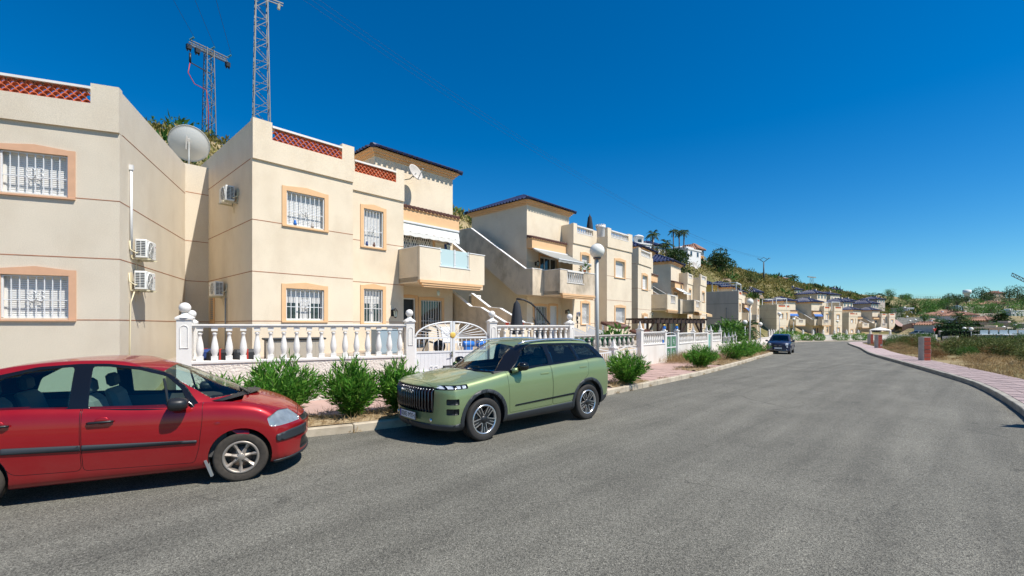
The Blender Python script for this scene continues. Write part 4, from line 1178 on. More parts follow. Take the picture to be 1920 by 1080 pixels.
gpost('white pillar with a blue jar finial right of the green gate', *P7, .05, 1.62, .2, R(48), spike_pillar, h=.08)
for p, l in ((P6,'left'),(P7,'right')):
    m = MB(); m.cur = 0; m.lathe([(.04,0),(.085,.06),(.085,.12),(.05,.18),(.055,.2)],10); m.cur = 1; m.sphere((0,0,.235),(.06,.06,.05),10,6)
    o = m.build('finial_jar', [BLUEPL, YELLOW]); o.location = (p[0],p[1],1.70); tag(o, 'blue jar with a yellow lid on the pillar %s of the green gate' % l, 'jar', 'jars on the gate pillars')
fence('white balustrade on a plain wall between the spiked corner pillar and the green gate', *between(P5,P6,.13,.11), .1, 1.06, 1.54, 12, BAL_ME_S, WHITEWALL, .08)
PM = (10.6,26.63)
fence('white balustrade on a plain wall just right of the green gate', *between(P7,PM,.11,.09), 0, .98, 1.44, 11, BAL_ME_S, WHITEWALL, .08)
gpost('white spike-topped pillar halfway along the wall right of the green gate', *PM, 0, 1.56, .18, R(48), spike_pillar)
fence('white balustrade on a plain wall left of the teal door', *between(PM,P8,.09,.09), 0, .96, 1.40, 9, BAL_ME_S, WHITEWALL, .08)
gpost('white spike-topped pillar left of the teal door', *P8, 0, 1.55, .18, R(48), spike_pillar)
gpost('white spike-topped pillar right of the teal door', *P9, 0, 1.55, .18, R(48), spike_pillar)
fence('short white balustrade right of the teal door', *between(P9,P10,.09,.09), -.1, .93, 1.34, 8, BAL_ME_S, WHITEWALL, .08)
gpost('white spike-topped pillar ending the wall beside the garden shrubs', *P10, -.1, 1.52, .18, R(52), spike_pillar)
def panel_gate(label, a, b, z0, z1, mat, rows, cols, frame):
    ang = math.atan2(b[1]-a[1], b[0]-a[0]); L = math.hypot(b[0]-a[0], b[1]-a[1])
    r = thing('garden_gate', label, 'gate', (a[0],a[1],0), ang)
    f = MB(); f.box(0,.05,-.025,.025,z0,z1); f.box(L-.05,L,-.025,.025,z0,z1)
    for k in range(rows+1):
        z = z0+.03+(z1-z0-.06)*k/rows; f.box(.05,L-.05,-.022,.022,z-.03,z+.03)
    for k in range(1,cols): f.box(L*k/cols-.03,L*k/cols+.03,-.028,.028,z0+.06,z1-.06)
    f.tube([(L*(.5-.5*math.cos(t)),0,z1+.13*math.sin(t)) for t in np.linspace(0,math.pi,11)],.018,5)
    f.build('frame', frame, r)
    for c in range(cols):
        for w in range(rows):
            za = z0+.06+(z1-z0-.12)*w/rows; zb = z0+.0+(z1-z0-.06)*(w+1)/rows-.03
            p = MB(); xa, xb = L*c/cols+.05, L*(c+1)/cols-.05; p.box(xa,xb,-.012,.012,za,zb)
            for k in range(4): p.box(xa+(xb-xa)*(k+.3)/4,xa+(xb-xa)*(k+.5)/4,-.018,-.011,za+.02,zb-.02)
            p.build('panel', mat, r)
            if cols > 1:
                o = MB(); cx, cz = (xa+xb)/2, (za+zb)/2; o.tube([(cx+.07*math.cos(t),-.025,cz+.13*math.sin(t)) for t in np.linspace(0,2*math.pi,13)],.010,4,False); o.sphere((cx,-.025,cz),.025,6,4); o.build('ornament', WHITE_METAL, r)
    return r
panel_gate('green panelled gate in a white frame between two blue jars', *between(P6,P7,.11,.11), .17, 1.42, GREENM, 2, 2, WHITE_METAL)
panel_gate('faded teal metal door in the white wall', *between(P8,P9,.1,.1), .05, 1.42, TEALM, 1, 1, PLASTER)
m = MB(); m.box(-.06,.06,-.03,0,1.02,1.2); o = m.build('wall_plaque', BLUEPL); o.location = (7.50,22.62,0); o.rotation_euler = (0,0,R(48)); tag(o, 'small blue plaque on the wall left of the green gate', 'plaque')
# low gates in front of the shade-grey balustrade
gpost('white spike-topped pillar between the two low white gates behind the green car', 4.02,18.05, .1, 1.02, .25, R(45), spike_pillar, h=.38)
def low_gate(label, a, b):
    ang = math.atan2(b[1]-a[1], b[0]-a[0]); L = math.hypot(b[0]-a[0], b[1]-a[1])
    r = thing('low_gate', label, 'gate', (a[0],a[1],0), ang, 'low white gates')
    f = MB()
    for x in (0,L/2,L): f.box(x-.02,x+.02,-.02,.02,.2,.93)
    for z in (.26,.86): f.box(.02,L-.02,-.015,.015,z-.02,z+.02)
    f.bar((0,0,.9),(L/2,0,1.06),.03); f.bar((L/2,0,1.06),(L,0,.9),.03)
    f.tube([(L/2+.07*math.cos(t),0,.97+.07*math.sin(t)) for t in np.linspace(0,6.28,12)],.012,4,False)
    f.build('frame', WHITE_METAL, r)
    b_ = MB(); n = 16
    for k in range(n): b_.tube([(L*(k+.5)/n,0,.27),(L*(k+.5)/n,0,.85)],.010,5)
    b_.build('bars', WHITE_METAL, r, kind='stuff')
low_gate('low white barred gate right of the short spike-topped pillar', (4.2,18.2), (5.6,20.45)); low_gate('low white barred gate left of the short spike-topped pillar', (2.3,16.35), (3.88,17.9))
# farther low wall with spiked posts, then plain white walls down the street
def plain_wall(name, label, pts, h, th, mat, cat='wall', foot=-.4, posts=None):
    m = MB()
    for (x0,y0),(x1,y1) in zip(pts[:-1],pts[1:]):
        d = Vector((x1-x0,y1-y0,0)); L = d.length; d.normalize(); n = Vector((-d.y,d.x,0))
        za, zb = float(hr(y0)), float(hr(y1)); c = Vector(((x0+x1)/2,(y0+y1)/2,(za+zb)/2))
        m.obox(c+Vector((0,0,(h+foot)/2)), d*(L/2)+Vector((0,0,(zb-za)/2)), n*th/2, (0,0,(h-foot)/2))
        m.obox(c+Vector((0,0,h+.03)), d*(L/2)+Vector((0,0,(zb-za)/2)), n*(th/2+.03), (0,0,.03))
    o = m.build(name, mat); tag(o, label, cat); return o
W1 = [P10,(17.3,35.3),(21.0,40.8),(26.2,48.3),(32.5,57.5),(37.6,65.5)]
plain_wall('garden_wall', 'long low white garden wall running down the left side of the street beyond the spiked pillars', W1[:4], .78, .2, WHITEWALL)
plain_wall('garden_wall', 'far white garden wall behind the dark parked car', W1[3:], .95, .2, WHITEWALL)
for k,t in enumerate((.28,.55,.8,1.0)):
    x = P10[0]+(17.3-P10[0])*t; y = P10[1]+(35.3-P10[1])*t
    gpost('white spike-topped post on the low wall beside the garden shrubs, one of four in a row', x, y, -.1, 1.05, .2, R(52), spike_pillar, h=.42)['group'] = 'four spiked posts on the low wall'
W2 = [(41.5,73.5),(45.6,78.3),(50,81.2),(58,83.6),(68,86.6),(84,90)]
plain_wall('garden_wall', 'white garden wall across the far end of the street', W2, 1.05, .2, WHITEWALL)
for k in range(16):
    i = k/15*4.3; j = int(i); t = i-j
    x = W2[j][0]+(W2[j+1][0]-W2[j][0])*t; y = W2[j][1]+(W2[j+1][1]-W2[j][1])*t
    m = MB(); spike_pillar(m, 0,0, 0, 1.75, .26, R(20), h=.4); o = m.build('wall_post', PLASTER); o.location = (x,y,float(hr(y)))
    tag(o, 'white spiked post on the wall across the far end of the street', 'post', 'posts of the far wall')
# ------------------------------------------------------------------ cars
def curve(pts):
    """smooth monotone-ish interpolation through (x, value) points"""
    P = np.array(sorted(pts), float); x, y = P[:,0], P[:,1]
    d = np.diff(y)/np.diff(x); m = np.zeros(len(x)); m[1:-1] = (d[:-1]+d[1:])/2; m[0], m[-1] = d[0], d[-1]
    for i in range(len(d)):
        if d[i] == 0: m[i] = m[i+1] = 0
        else:
            a, b = m[i]/d[i], m[i+1]/d[i]
            q = a*a+b*b
            if q > 9: t = 3/math.sqrt(q); m[i] = t*a*d[i]; m[i+1] = t*b*d[i]
    def f(v):
        v = min(max(v, x[0]), x[-1]); i = min(int(np.searchsorted(x, v, side='right'))-1, len(x)-2); i = max(i,0)
        h = x[i+1]-x[i]; t = (v-x[i])/h
        return (2*t**3-3*t*t+1)*y[i]+(t**3-2*t*t+t)*h*m[i]+(-2*t**3+3*t*t)*y[i+1]+(t**3-t*t)*h*m[i+1]
    return f
def spline(P, n):
    P = np.array(P, float); return resample2(P, n)
def resample2(P, n):
    out = []
    for i in range(len(P)-1):
        p0 = P[max(i-1,0)]; p1 = P[i]; p2 = P[i+1]; p3 = P[min(i+2,len(P)-1)]
        for t in np.linspace(0,1,12,endpoint=False):
            L = np.linalg.norm(p2-p1)+1e-9; l0 = max(np.linalg.norm(p1-p0),1e-6); l2 = max(np.linalg.norm(p3-p2),1e-6)
            m1 = (p2-p0)/(L+l0)*L; m2 = (p3-p1)/(L+l2)*L
            out.append((2*t**3-3*t**2+1)*p1+(t**3-2*t**2+t)*m1+(-2*t**3+3*t**2)*p2+(t**3-t**2)*m2)
    out.append(P[-1]); out = np.array(out)
    s = np.concatenate([[0], np.cumsum(np.linalg.norm(np.diff(out,axis=0),axis=1))]); q = np.linspace(0,s[-1],n)
    return np.stack([np.interp(q,s,out[:,k]) for k in range(P.shape[1])],1)
def inside(p, poly):
    x, y = p; c = False; n = len(poly); j = n-1
    for i in range(n):
        xi, yi = poly[i]; xj, yj = poly[j]
        if (yi > y) != (yj > y) and x < (xj-xi)*(y-yi)/(yj-yi)+xi: c = not c
        j = i
    return c
def rounded(poly, r, n=4):
    out = []; m = len(poly)
    for i in range(m):
        a, b, c = Vector(poly[i-1]), Vector(poly[i]), Vector(poly[(i+1)%m])
        d0 = (a-b); d1 = (c-b); q = min(r, d0.length*.45, d1.length*.45)
        p0 = b+d0.normalized()*q; p1 = b+d1.normalized()*q
        for k in range(n+1):
            t = k/n; out.append(tuple((p0*(1-t)**2+b*2*t*(1-t)+p1*t*t)))
    return out
def inset(poly, d):
    A = sum(poly[i][0]*poly[(i+1)%len(poly)][1]-poly[(i+1)%len(poly)][0]*poly[i][1] for i in range(len(poly)))
    sg = 1 if A > 0 else -1; out = []
    for i in range(len(poly)):
        a, b, c = Vector(poly[i-1]), Vector(poly[i]), Vector(poly[(i+1)%len(poly)])
        n0 = Vector((-(b-a).y,(b-a).x)); n1 = Vector((-(c-b).y,(c-b).x))
        n = (n0.normalized() if n0.length > 1e-9 else Vector((0,0)))+(n1.normalized() if n1.length > 1e-9 else Vector((0,0)))
        if n.length > 1e-6: b = b+n.normalized()*d*sg
        out.append((b.x,b.y))
    return out
AX = {'y': (0,2), 'z': (0,1), 'x': (1,2)}
class Shell:
    """car skin that can be cut along outlines seen from the side, the top or the front"""
    def __init__(s): s.bm = bmesh.new()
    def grid(s, rows, close=False):
        vs = [[s.bm.verts.new(p) for p in r] for r in rows]
        for i in range(len(vs)-1):
            for j in range(len(vs[i])-1):
                q = [vs[i][j],vs[i][j+1],vs[i+1][j+1],vs[i+1][j]]
                try: s.bm.faces.new(q)
                except ValueError: pass
    def finish(s):
        bmesh.ops.remove_doubles(s.bm, verts=s.bm.verts, dist=2e-4)
        bmesh.ops.dissolve_degenerate(s.bm, edges=s.bm.edges, dist=1e-5)
        bmesh.ops.recalc_face_normals(s.bm, faces=s.bm.faces)
        mid = sum((v.co for v in s.bm.verts), Vector())/max(1,len(s.bm.verts))
        if sum(f.calc_area()*f.normal.dot(f.calc_center_median()-mid) for f in s.bm.faces) < 0: bmesh.ops.reverse_faces(s.bm, faces=s.bm.faces)
        s.bm.normal_update()
        s.nl = s.bm.verts.layers.float_vector.new('nrm')
        for v in s.bm.verts: v[s.nl] = v.normal
    def cut(s, poly, ax, flt):
        """score the skin along the outline; returns the faces inside"""
        a, b = AX[ax]
        xs = [p[0] for p in poly]; ys = [p[1] for p in poly]
        x0, x1, y0, y1 = min(xs)-.01, max(xs)+.01, min(ys)-.01, max(ys)+.01
        def near(f, bx):
            fx = [v.co[a] for v in f.verts]; fy = [v.co[b] for v in f.verts]
            return not (max(fx) < bx[0] or min(fx) > bx[1] or max(fy) < bx[2] or min(fy) > bx[3])
        cand = {f for f in s.bm.faces if flt(f) and near(f, (x0,x1,y0,y1))}
        n = len(poly)
        for i in range(n):
            p, q = poly[i], poly[(i+1)%n]
            d = (q[0]-p[0], q[1]-p[1]); L = math.hypot(*d)
            if L < 1e-6: continue
            bx = (min(p[0],q[0])-1e-4, max(p[0],q[0])+1e-4, min(p[1],q[1])-1e-4, max(p[1],q[1])+1e-4)
            sub = [f for f in cand if f.is_valid and near(f, bx)]
            if not sub: continue
            co = [0,0,0]; no = [0,0,0]; co[a], co[b] = p; no[a], no[b] = -d[1]/L, d[0]/L
            geom = set(sub)
            for f in sub: geom.update(f.edges); geom.update(f.verts)
            r = bmesh.ops.bisect_plane(s.bm, geom=list(geom), dist=1e-6, plane_co=co, plane_no=no)
            nf = {g for g in r['geom'] if isinstance(g, bmesh.types.BMFace)}
            cand = {f for f in cand if f.is_valid} | nf
        for v in s.bm.verts:
            if v[s.nl].length < .5: v[s.nl] = v.normal if v.normal.length > .5 else Vector((0,0,1))
        res = []
        for f in cand:
            if not f.is_valid: continue
            c = f.calc_center_median()
            if flt(f) and inside((c[a],c[b]), poly): res.append(f)
        return res
    def patch(s, faces, off, name, mat, parent, skirt=True, remove=True, solid=0.0):
        """lift the faces off the skin as a part of their own"""
        idx = {}; V = []; N = []; F = []
        for f in faces:
            q = []
            for v in f.verts:
                if v.index not in idx or True:
                    key = v
                    if key not in idx: idx[key] = len(V); n = v[s.nl].normalized(); V.append(tuple(v.co+n*off)); N.append(n)
                    q.append(idx[key])
            F.append(q)
        nv = len(V)
        if skirt and abs(off) > 1e-4:
            fs = set(faces)
            for f in faces:
                for l in f.loops:
                    e = l.edge
                    if all((g not in fs) or g is f for g in e.link_faces):
                        i, j = idx[l.vert], idx[l.link_loop_next.vert]
                        k = len(V); V += [tuple(Vector(V[j])-N[j]*off), tuple(Vector(V[i])-N[i]*off)]; N += [N[j], N[i]]
                        F.append([j, i, k+1, k])
        me = bpy.data.meshes.new(name); me.from_pydata(V, [], F); me.materials.append(mat)
        me.polygons.foreach_set('use_smooth', [True]*len(F))
        me.validate(); me.update()
        o = bpy.data.objects.new(name, me); COL.objects.link(o); o.parent = parent
        if not skirt: 
            try: me.normals_split_custom_set_from_vertices([tuple(n) for n in N])
            except Exception: pass
        if remove: bmesh.ops.delete(s.bm, geom=list(faces), context='FACES')
        return o
    def out(s, name, mat, parent):
        for v in [v for v in s.bm.verts if not v.link_faces]: s.bm.verts.remove(v)
        nrm = [tuple(v[s.nl]) for v in s.bm.verts]
        me = bpy.data.meshes.new(name); s.bm.to_mesh(me); me.materials.append(mat)
        me.polygons.foreach_set('use_smooth', [True]*len(me.polygons))
        try: me.normals_split_custom_set_from_vertices(nrm)
        except Exception: pass
        o = bpy.data.objects.new(name, me); COL.objects.link(o); o.parent = parent; s.bm.free()
        return o

def wheel(parent, x, y, side, r, rim_r, w, style, tyre_mat):
    """tyre (thing's part) with rim and disc as sub-parts; side +1 looks along +y"""
    t = MB(); rr = rim_r+.012
    pr = [(rr,-w*.5),(r*.93,-w*.5),(r*.985,-w*.42),(r,-w*.30),(r*.997,-w*.12),(r*.985,-.115*w),(r*.985,-.085*w),(r,-.08*w),(r,.08*w),(r*.985,.085*w),(r*.985,.115*w),(r*.997,.12*w),(r,w*.30),(r*.985,w*.42),(r*.94,w*.5),(r*.90,w*.515),(rr+.02,w*.50),(rr,w*.46),(rr-.012,w*.40)]
    t.lathe(pr, 48, (0,0,0), 'y')
    o = t.build('wheel', tyre_mat, parent); o.location = (x, y, r-.006); o.scale = (1, side, 1)
    m = MB(); m.cur = 0; 
    f = w*.5
    m.lathe([(rim_r+.008,f*.86),(rim_r+.006,f*.95),(rim_r-.010,f*.98),(rim_r-.022,f*.90),(rim_r-.028,f*.55),(rim_r-.03,-f*.6)], 48, (0,0,0), 'y')
    m.cur = 1; m.lathe([(rim_r-.03,-f*.1),(.03,-f*.1)], 24, (0,0,0), 'y')
    m.cur = 2; m.lathe([(rim_r*.62,f*.18),(rim_r*.62,f*.1)], 24, (0,0,0), 'y'); m.lathe([(.02,f*.18),(rim_r*.62,f*.18)], 24, (0,0,0), 'y')
    if style == 'seven':
        for k in range(7):
            a = 2*math.pi*k/7+.2; d = Vector((math.cos(a),0,math.sin(a))); p = Vector((-d.z,0,d.x))
            A = d*.035; B = d*(rim_r-.018)
            m.cur = 0
            vs = []
            for q, hw, yy in ((A,.030,f*.80),(d*(rim_r*.55),.016,f*.70),(B,.027,f*.90)):
                vs += [tuple(q-p*hw+Vector((0,yy-.012,0))), tuple(q+Vector((0,yy+.008,0))), tuple(q+p*hw+Vector((0,yy-.012,0))), tuple(q+p*hw*.8+Vector((0,yy-.05,0))), tuple(q-p*hw*.8+Vector((0,yy-.05,0)))]
            m.add(vs, [(i*5+j,i*5+(j+1)%5,i*5+5+(j+1)%5,i*5+5+j) for i in range(2) for j in range(5)])
        m.lathe([(.001,f*.90),(.030,f*.90),(.036,f*.86),(.050,f*.80),(.058,f*.62)], 20, (0,0,0), 'y')
        for k in range(4):
            a = math.pi/2*k+.4; m.cur = 1; m.lathe([(.001,f*.83),(.009,f*.83),(.009,f*.7)], 8, (.044*math.cos(a),0,.044*math.sin(a)), 'y')
    elif style == 'five':
        for k in range(5):
            a = 2*math.pi*k/5-math.pi/2; d = Vector((math.cos(a),0,math.sin(a))); p = Vector((-d.z,0,d.x))
            def plate(q0, q1, w0, w1, y0, y1, th):
                vs = []
                for q, hw, yy in ((q0,w0,y0),(q1,w1,y1)):
                    vs += [tuple(d*q[0]+p*(q[1]-hw)+Vector((0,yy,0))), tuple(d*q[0]+p*(q[1]+hw)+Vector((0,yy,0))), tuple(d*q[0]+p*(q[1]+hw)+Vector((0,yy-th,0))), tuple(d*q[0]+p*(q[1]-hw)+Vector((0,yy-th,0)))]
                m.add(vs, [(0,1,5,4),(1,2,6,5),(2,3,7,6),(3,0,4,7),(0,3,2,1),(4,5,6,7)])
            m.cur = 1; plate((.05,0),(rim_r-.02,.0),.042,.060,f*.78,f*.88,.03)
            m.cur = 0; plate((.06,-.036),(rim_r-.014,-.058),.005,.007,f*.80,f*.93,.03); plate((.06,.038),(rim_r-.014,.060),.005,.007,f*.80,f*.93,.03); plate((.10,0),(rim_r-.014,.0),.004,.005,f*.80,f*.92,.03)
        m.cur = 1; m.lathe([(.001,f*.90),(.034,f*.90),(.042,f*.84),(.062,f*.80),(.066,f*.6)], 20, (0,0,0), 'y')
    else:
        for k in range(8):
            a = 2*math.pi*k/8; d = Vector((math.cos(a),0,math.sin(a))); m.cur = 0; m.bar(d*.03+Vector((0,f*.8,0)), d*(rim_r-.01)+Vector((0,f*.85,0)), .05, .03, (0,1,0))
    ri = m.build('rim', [RIM if style == 'seven' else RIM_BRIGHT, BLACKPL, BRAKE], o)
    return o

def text_mesh(txt, size, mat, parent, loc, rot, name='lettering', depth=.002, width=None):
    cu = bpy.data.curves.new(name, 'FONT'); cu.body = txt; cu.size = size; cu.extrude = depth; cu.align_x = 'CENTER'; cu.align_y = 'CENTER'
    to = bpy.data.objects.new('tmp', cu); COL.objects.link(to)
    dg = bpy.context.evaluated_depsgraph_get(); me = bpy.data.meshes.new_from_object(to.evaluated_get(dg))
    bpy.data.objects.remove(to); me.name = name; me.materials.clear(); me.materials.append(mat)
    if width:
        xs = [v.co.x for v in me.vertices]; k = width/(max(xs)-min(xs))
        for v in me.vertices: v.co.x *= k
    o = bpy.data.objects.new(name, me); COL.objects.link(o); o.parent = parent; o.location = loc; o.rotation_euler = rot
    return o

def car(P):
    root = thing(P.get('name','parked_car'), P['label'], 'car', P['loc'], P['rz'], 'cars parked along the kerb')
    W, xn, xr, zb = P['W'], P['xn'], P['xr'], P['zb']
    zt, zs, zbf = curve(P['zt']), curve(P['zs']), curve(P.get('zbot',[(xr,zb),(xn,zb)]))
    ft = P.get('full', 1.0)
    cfx, crx = P['cf'], P['cr']; x0f, x0r = xn-.62, xr+.62
    def wid(x):
        k = 1.0
        if x > xn-.16: k = 1-.07*((x-xn+.16)/.16)**2
        if x < xr+.16: k = 1-.07*((xr+.16-x)/.16)**2
        return W*k
    wst = P.get('waist', 0.0)
    def section(x):
        w = wid(x); b, s_, t = zbf(x), zs(x), zt(x); h = s_-b
        return [(0,b),(w*.60,b),(w*.86,b+.005),(w*.945,b+.05),(w*.965,b+h*.16),(w*(.985-wst),b+h*.34),(w*1.0,b+h*.56),(w*.992,b+h*.76),(w*.97,b+h*.92),(w*.935,s_-.008),(w*.88,s_+.012),(w*.70,s_+(t-s_)*.55),(w*.42,s_+(t-s_)*.88),(w*.15,t),(0,t)]
    def warp(x, y, z):
        if x > x0f:
            f = (x-x0f)/(xn-x0f); x -= cfx*f**1.6*(abs(y)/W)**2.3
            x -= P.get('nose', lambda z: 0)(z)*f**2
        if x < x0r:
            f = (x0r-x)/(x0r-xr); x += crx*f**1.6*(abs(y)/W)**2.3
            x += P.get('tail', lambda z: 0)(z)*f**2
        return (x, y, z)
    N = P.get('res', 44); xs = list(np.linspace(xr, xn, P.get('nst', 96)))
    xs = sorted(set(xs+[xn-.02,xn-.05,xn-.1,xr+.02,xr+.05,xr+.1]))
    S_ = Shell(); rows = []
    for x in xs:
        h = spline(section(x), N)
        full = [(y,z) for y,z in h]+[(-y,z) for y,z in h[::-1][1:]]
        rows.append([warp(x,y,z) for y,z in full])
    S_.grid(rows)
    for x in (xn, xr):
        h = spline(section(x), N)
        K = 9
        S_.grid([[warp(x, y*(1-2*k/(2*K)), z) for k in range(0,2*K+1)] for y,z in h])
    S_.finish()
    def side_y(x, z):
        h = spline(section(x), N); i = int(np.argmax(h[:,1]))
        m = [(zz,yy) for yy,zz in h if yy > W*.5]
        return float(np.interp(z, [q[0] for q in sorted(m)], [q[1] for q in sorted(m)]))
    lat = lambda f: abs(f.normal.y) > .28
    paint = P['paint']
    # wheel arches
    for cx in (0, -P['wb']):
        arc = [(cx+P['ra']*math.cos(t), P['rw']+P.get('az',.02)+P['ra']*math.sin(t)) for t in np.linspace(0,2*math.pi,32,endpoint=False)]
        fs = S_.cut(arc, 'y', lambda f: abs(f.normal.y) > .1 or f.calc_center_median().z < P['rw']+.1)
        bmesh.ops.delete(S_.bm, geom=fs, context='FACES')
        R0 = P['ra']
        arcp = [t for t in np.linspace(-.35,math.pi+.35,22)]
        for sgn in (1,-1):
            vs = []; ln = MB()
            for t in arcp:
                x_, z_q = cx+R0*1.0*math.cos(t), P['rw']+P.get('az',.02)+R0*math.sin(t)
                yo = side_y(max(min(x_,xn-.1),xr+.1), max(z_q,zb+.08))
                vs += [(x_, sgn*(yo-.004), z_q), (x_, sgn*(yo-.36), z_q)]
            ln.add(vs, [(2*i,2*i+1,2*i+3,2*i+2) for i in range(len(arcp)-1)], True)
            c_ = [vs[2*i+1] for i in range(len(arcp))]; ln.add(c_, [tuple(range(len(c_)))])
            ln.build('arch_liner', BLACKPL, root, fix=False)
    for cx in (0,-P['wb']):
        for sgn in (1,-1):
            wheel(root, cx, sgn*(W*.985-P['tw']/2-.01), sgn, P['rw'], P['rim'], P['tw'], P['style'], P.get('tyre', RUBBER_DUSTY))
    # open the cabin
    xc0, xc1 = P['cabin']
    top = [f for f in S_.bm.faces if f.normal.z > .5 and xc1 < f.calc_center_median().x < xc0 and abs(f.calc_center_median().y) < W*.84 and f.calc_center_median().z > zs(f.calc_center_median().x)-.05]
    bmesh.ops.delete(S_.bm, geom=top, context='FACES')
    # panels cut from the lower body
    for nm, poly, ax, flt, off, mat, par in P['panels'](lat, W):
        fs = S_.cut(poly, ax, flt)
        if not fs: continue
        if nm in ('door','bonnet'):
            # shut line: a dark recessed seam round the panel
            inn = inset(poly, .0055); S_.cut(inn, ax, flt); al = S_.cut(poly, ax, flt)
            ctr = lambda f: (f.calc_center_median()[AX[ax][0]], f.calc_center_median()[AX[ax][1]])
            fi = [f for f in al if inside(ctr(f), inn)]; si = set(fi); ring = [f for f in al if f not in si]
            for sg in ((1,-1) if nm == 'door' else (0,)):
                rg = [f for f in ring if f.is_valid and (sg == 0 or f.calc_center_median().y*sg > 0)]; dr = [f for f in fi if f.is_valid and (sg == 0 or f.calc_center_median().y*sg > 0)]
                d_ = S_.patch(dr, 0.0, nm, mat, root, False)
                S_.patch(rg, -.006, 'shut_line', BLACKPL, d_, True, remove=True)
        elif off > 0 or nm in ('headlight','side_intake','lamp_cell'):
            for h_ in [[f for f in fs if f.calc_center_median().y*sg > 0] for sg in (1,-1)]:
                if h_: S_.patch(h_, off, nm, mat, root, True, remove=(off < 0))
        else: S_.patch(fs, off, nm, mat, root, True, remove=(off < 0))
    for nm, poly, ax, flt in P.get('seams', lambda a,b: [])(lat, W):
        q = []
        for i in range(len(poly)):   # outline widened by 3 mm each side
            pass
    S_.out('body', paint, root)
    # greenhouse
    prof, kf, kr_, cr = curve(P['prof']), P['kf'], P['kr'], P['crown']
    yb, yt, zref, ztop = P['yb'], P['yt'], P['zref'], P['ztop']
    xm = P['xmid']
    def ztopf(x, y):
        if x > xm: xx = x + kf*y*y*sst_f((x-xm)/.5)
        else: xx = x - kr_*y*y*sst_f((xm-x)/.8)
        return prof(xx) - cr*y*y
    def sst_f(t): t = min(max(t,0),1); return t*t*(3-2*t)
    def yside(z): 
        t = (z-zref)/(ztop-zref); return yb+(yt-yb)*t-.018*math.sin(math.pi*min(max(t,0),1))*-1
    G = Shell(); rows = []; ng = 16; nt = 22
    xs = sorted(set(list(np.linspace(P['g1'], P['g0'], P.get('ngst', 84)))))
    taper = P.get('taper', lambda x: 1.0)
    for x in xs:
        zb_ = zs(x)-.035; y = yt
        for _ in range(12): y = yside(ztopf(x,y))*taper(x)
        ze = ztopf(x,y); pts = []
        if ze > zb_+.03:
            base = [(yside(zb_+(ze-zb_)*k/ng)*taper(x), zb_+(ze-zb_)*k/ng) for k in range(ng+1)]
        else:
            base = [(yside(zb_)*taper(x), min(zb_,ze)-.02+.0005*k) for k in range(ng+1)]
            y = base[-1][0]
        topp = [(y*(1-k/nt), ztopf(x, y*(1-k/nt))) for k in range(1,nt+1)]
        pts = base+topp; A = np.array(pts)
        for _ in range(3):   # round the roof edge
            B = A.copy(); lo, hi = ng-5, ng+6
            B[lo:hi] = A[lo:hi]*.5+.25*(A[lo-1:hi-1]+A[lo+1:hi+1]); A = B
        rows.append([(x,p[0],p[1]) for p in A]+[(x,-p[0],p[1]) for p in A[::-1][1:]])
    G.grid(rows); G.finish()
    latg = lambda f: abs(f.normal.y) > .10 and abs(f.calc_center_median().y) > yt*.72
    for nm, poly, ax, flt, off, mat in P['glass'](latg):
        fs = G.cut(poly, ax, flt)
        for h_ in [[f for f in fs if sg == 0 or f.calc_center_median().y*sg > 0] for sg in ((1,-1) if ax == 'y' else (0,))]:
            if h_: G.patch(h_, off, nm, mat, root, True)
    G.out('roof', P.get('roofpaint', paint), root)
    # cabin: tub, dash, seats, wheel
    m = MB(); fl = .32
    m.cur = 0; m.box(xc1+.1, xc0-.05, -W*.80, W*.80, fl-.03, fl)
    m.box(xc0-.16, xc0-.02, -W*.78, W*.78, fl, zs(xc0)-.05); m.box(xc1, xc1+.06, -W*.8, W*.8, fl, zs(xc1)-.1)
    for sg in (1,-1): m.box(xc1+.06, xc0-.16, sg*W*.80, sg*W*.87, fl, zs(xm)-.04)
    m.build('cabin', SEAT_DARK, root)
    m = MB(); d0 = P['dash']; m.box(d0-.30, d0+.25, -W*.76, W*.76, zs(d0)-.30, zs(d0)-.06); m.box(d0-.32, d0-.1, -W*.1, W*.1, fl, zs(d0)-.1); m.build('dashboard', BLACKPL, root, bevel=.04)
    stx = d0-.40; sy = P.get('driver', .36)
    m = MB(); n = 20; m.tube([(stx-.10*math.sin(t)*.5, sy+.18*math.cos(t), zs(d0)-.06+.17*math.sin(t)) for t in np.linspace(0,2*math.pi,n+1)], .014, 6, False)
    m.bar((stx+.2,sy,zs(d0)-.2),(stx,sy,zs(d0)-.06),.05); m.bar((stx,sy-.17,zs(d0)-.06),(stx,sy+.17,zs(d0)-.06),.03); m.build('steering_wheel', BLACKPL, root)
    sm = P.get('seat', SEAT)
    for sx in P['seats']:
        for sg in ((1,-1)):
            m = MB(); y = sg*.35; zc = P.get('zc', .56)
            m.box(sx-.02, sx+.46, y-.24, y+.24, fl, zc)
            vs = []; 
            m.obox((sx-.12,y,zc+.28), (.06,0,-.02), (0,.235,0), (-.10,0,.33))
            s_ = m.build('seat', sm, root, bevel=.045)
            h = MB(); h.obox((sx-.235,y,zc+.72), (.045,0,0), (0,.13,0), (-.012,0,.085)); h.build('headrest', SEAT_DARK, s_, bevel=.035)
    P['extra'](root, side_y, lambda y,z: warp(xn,y,z)[0])
    return root

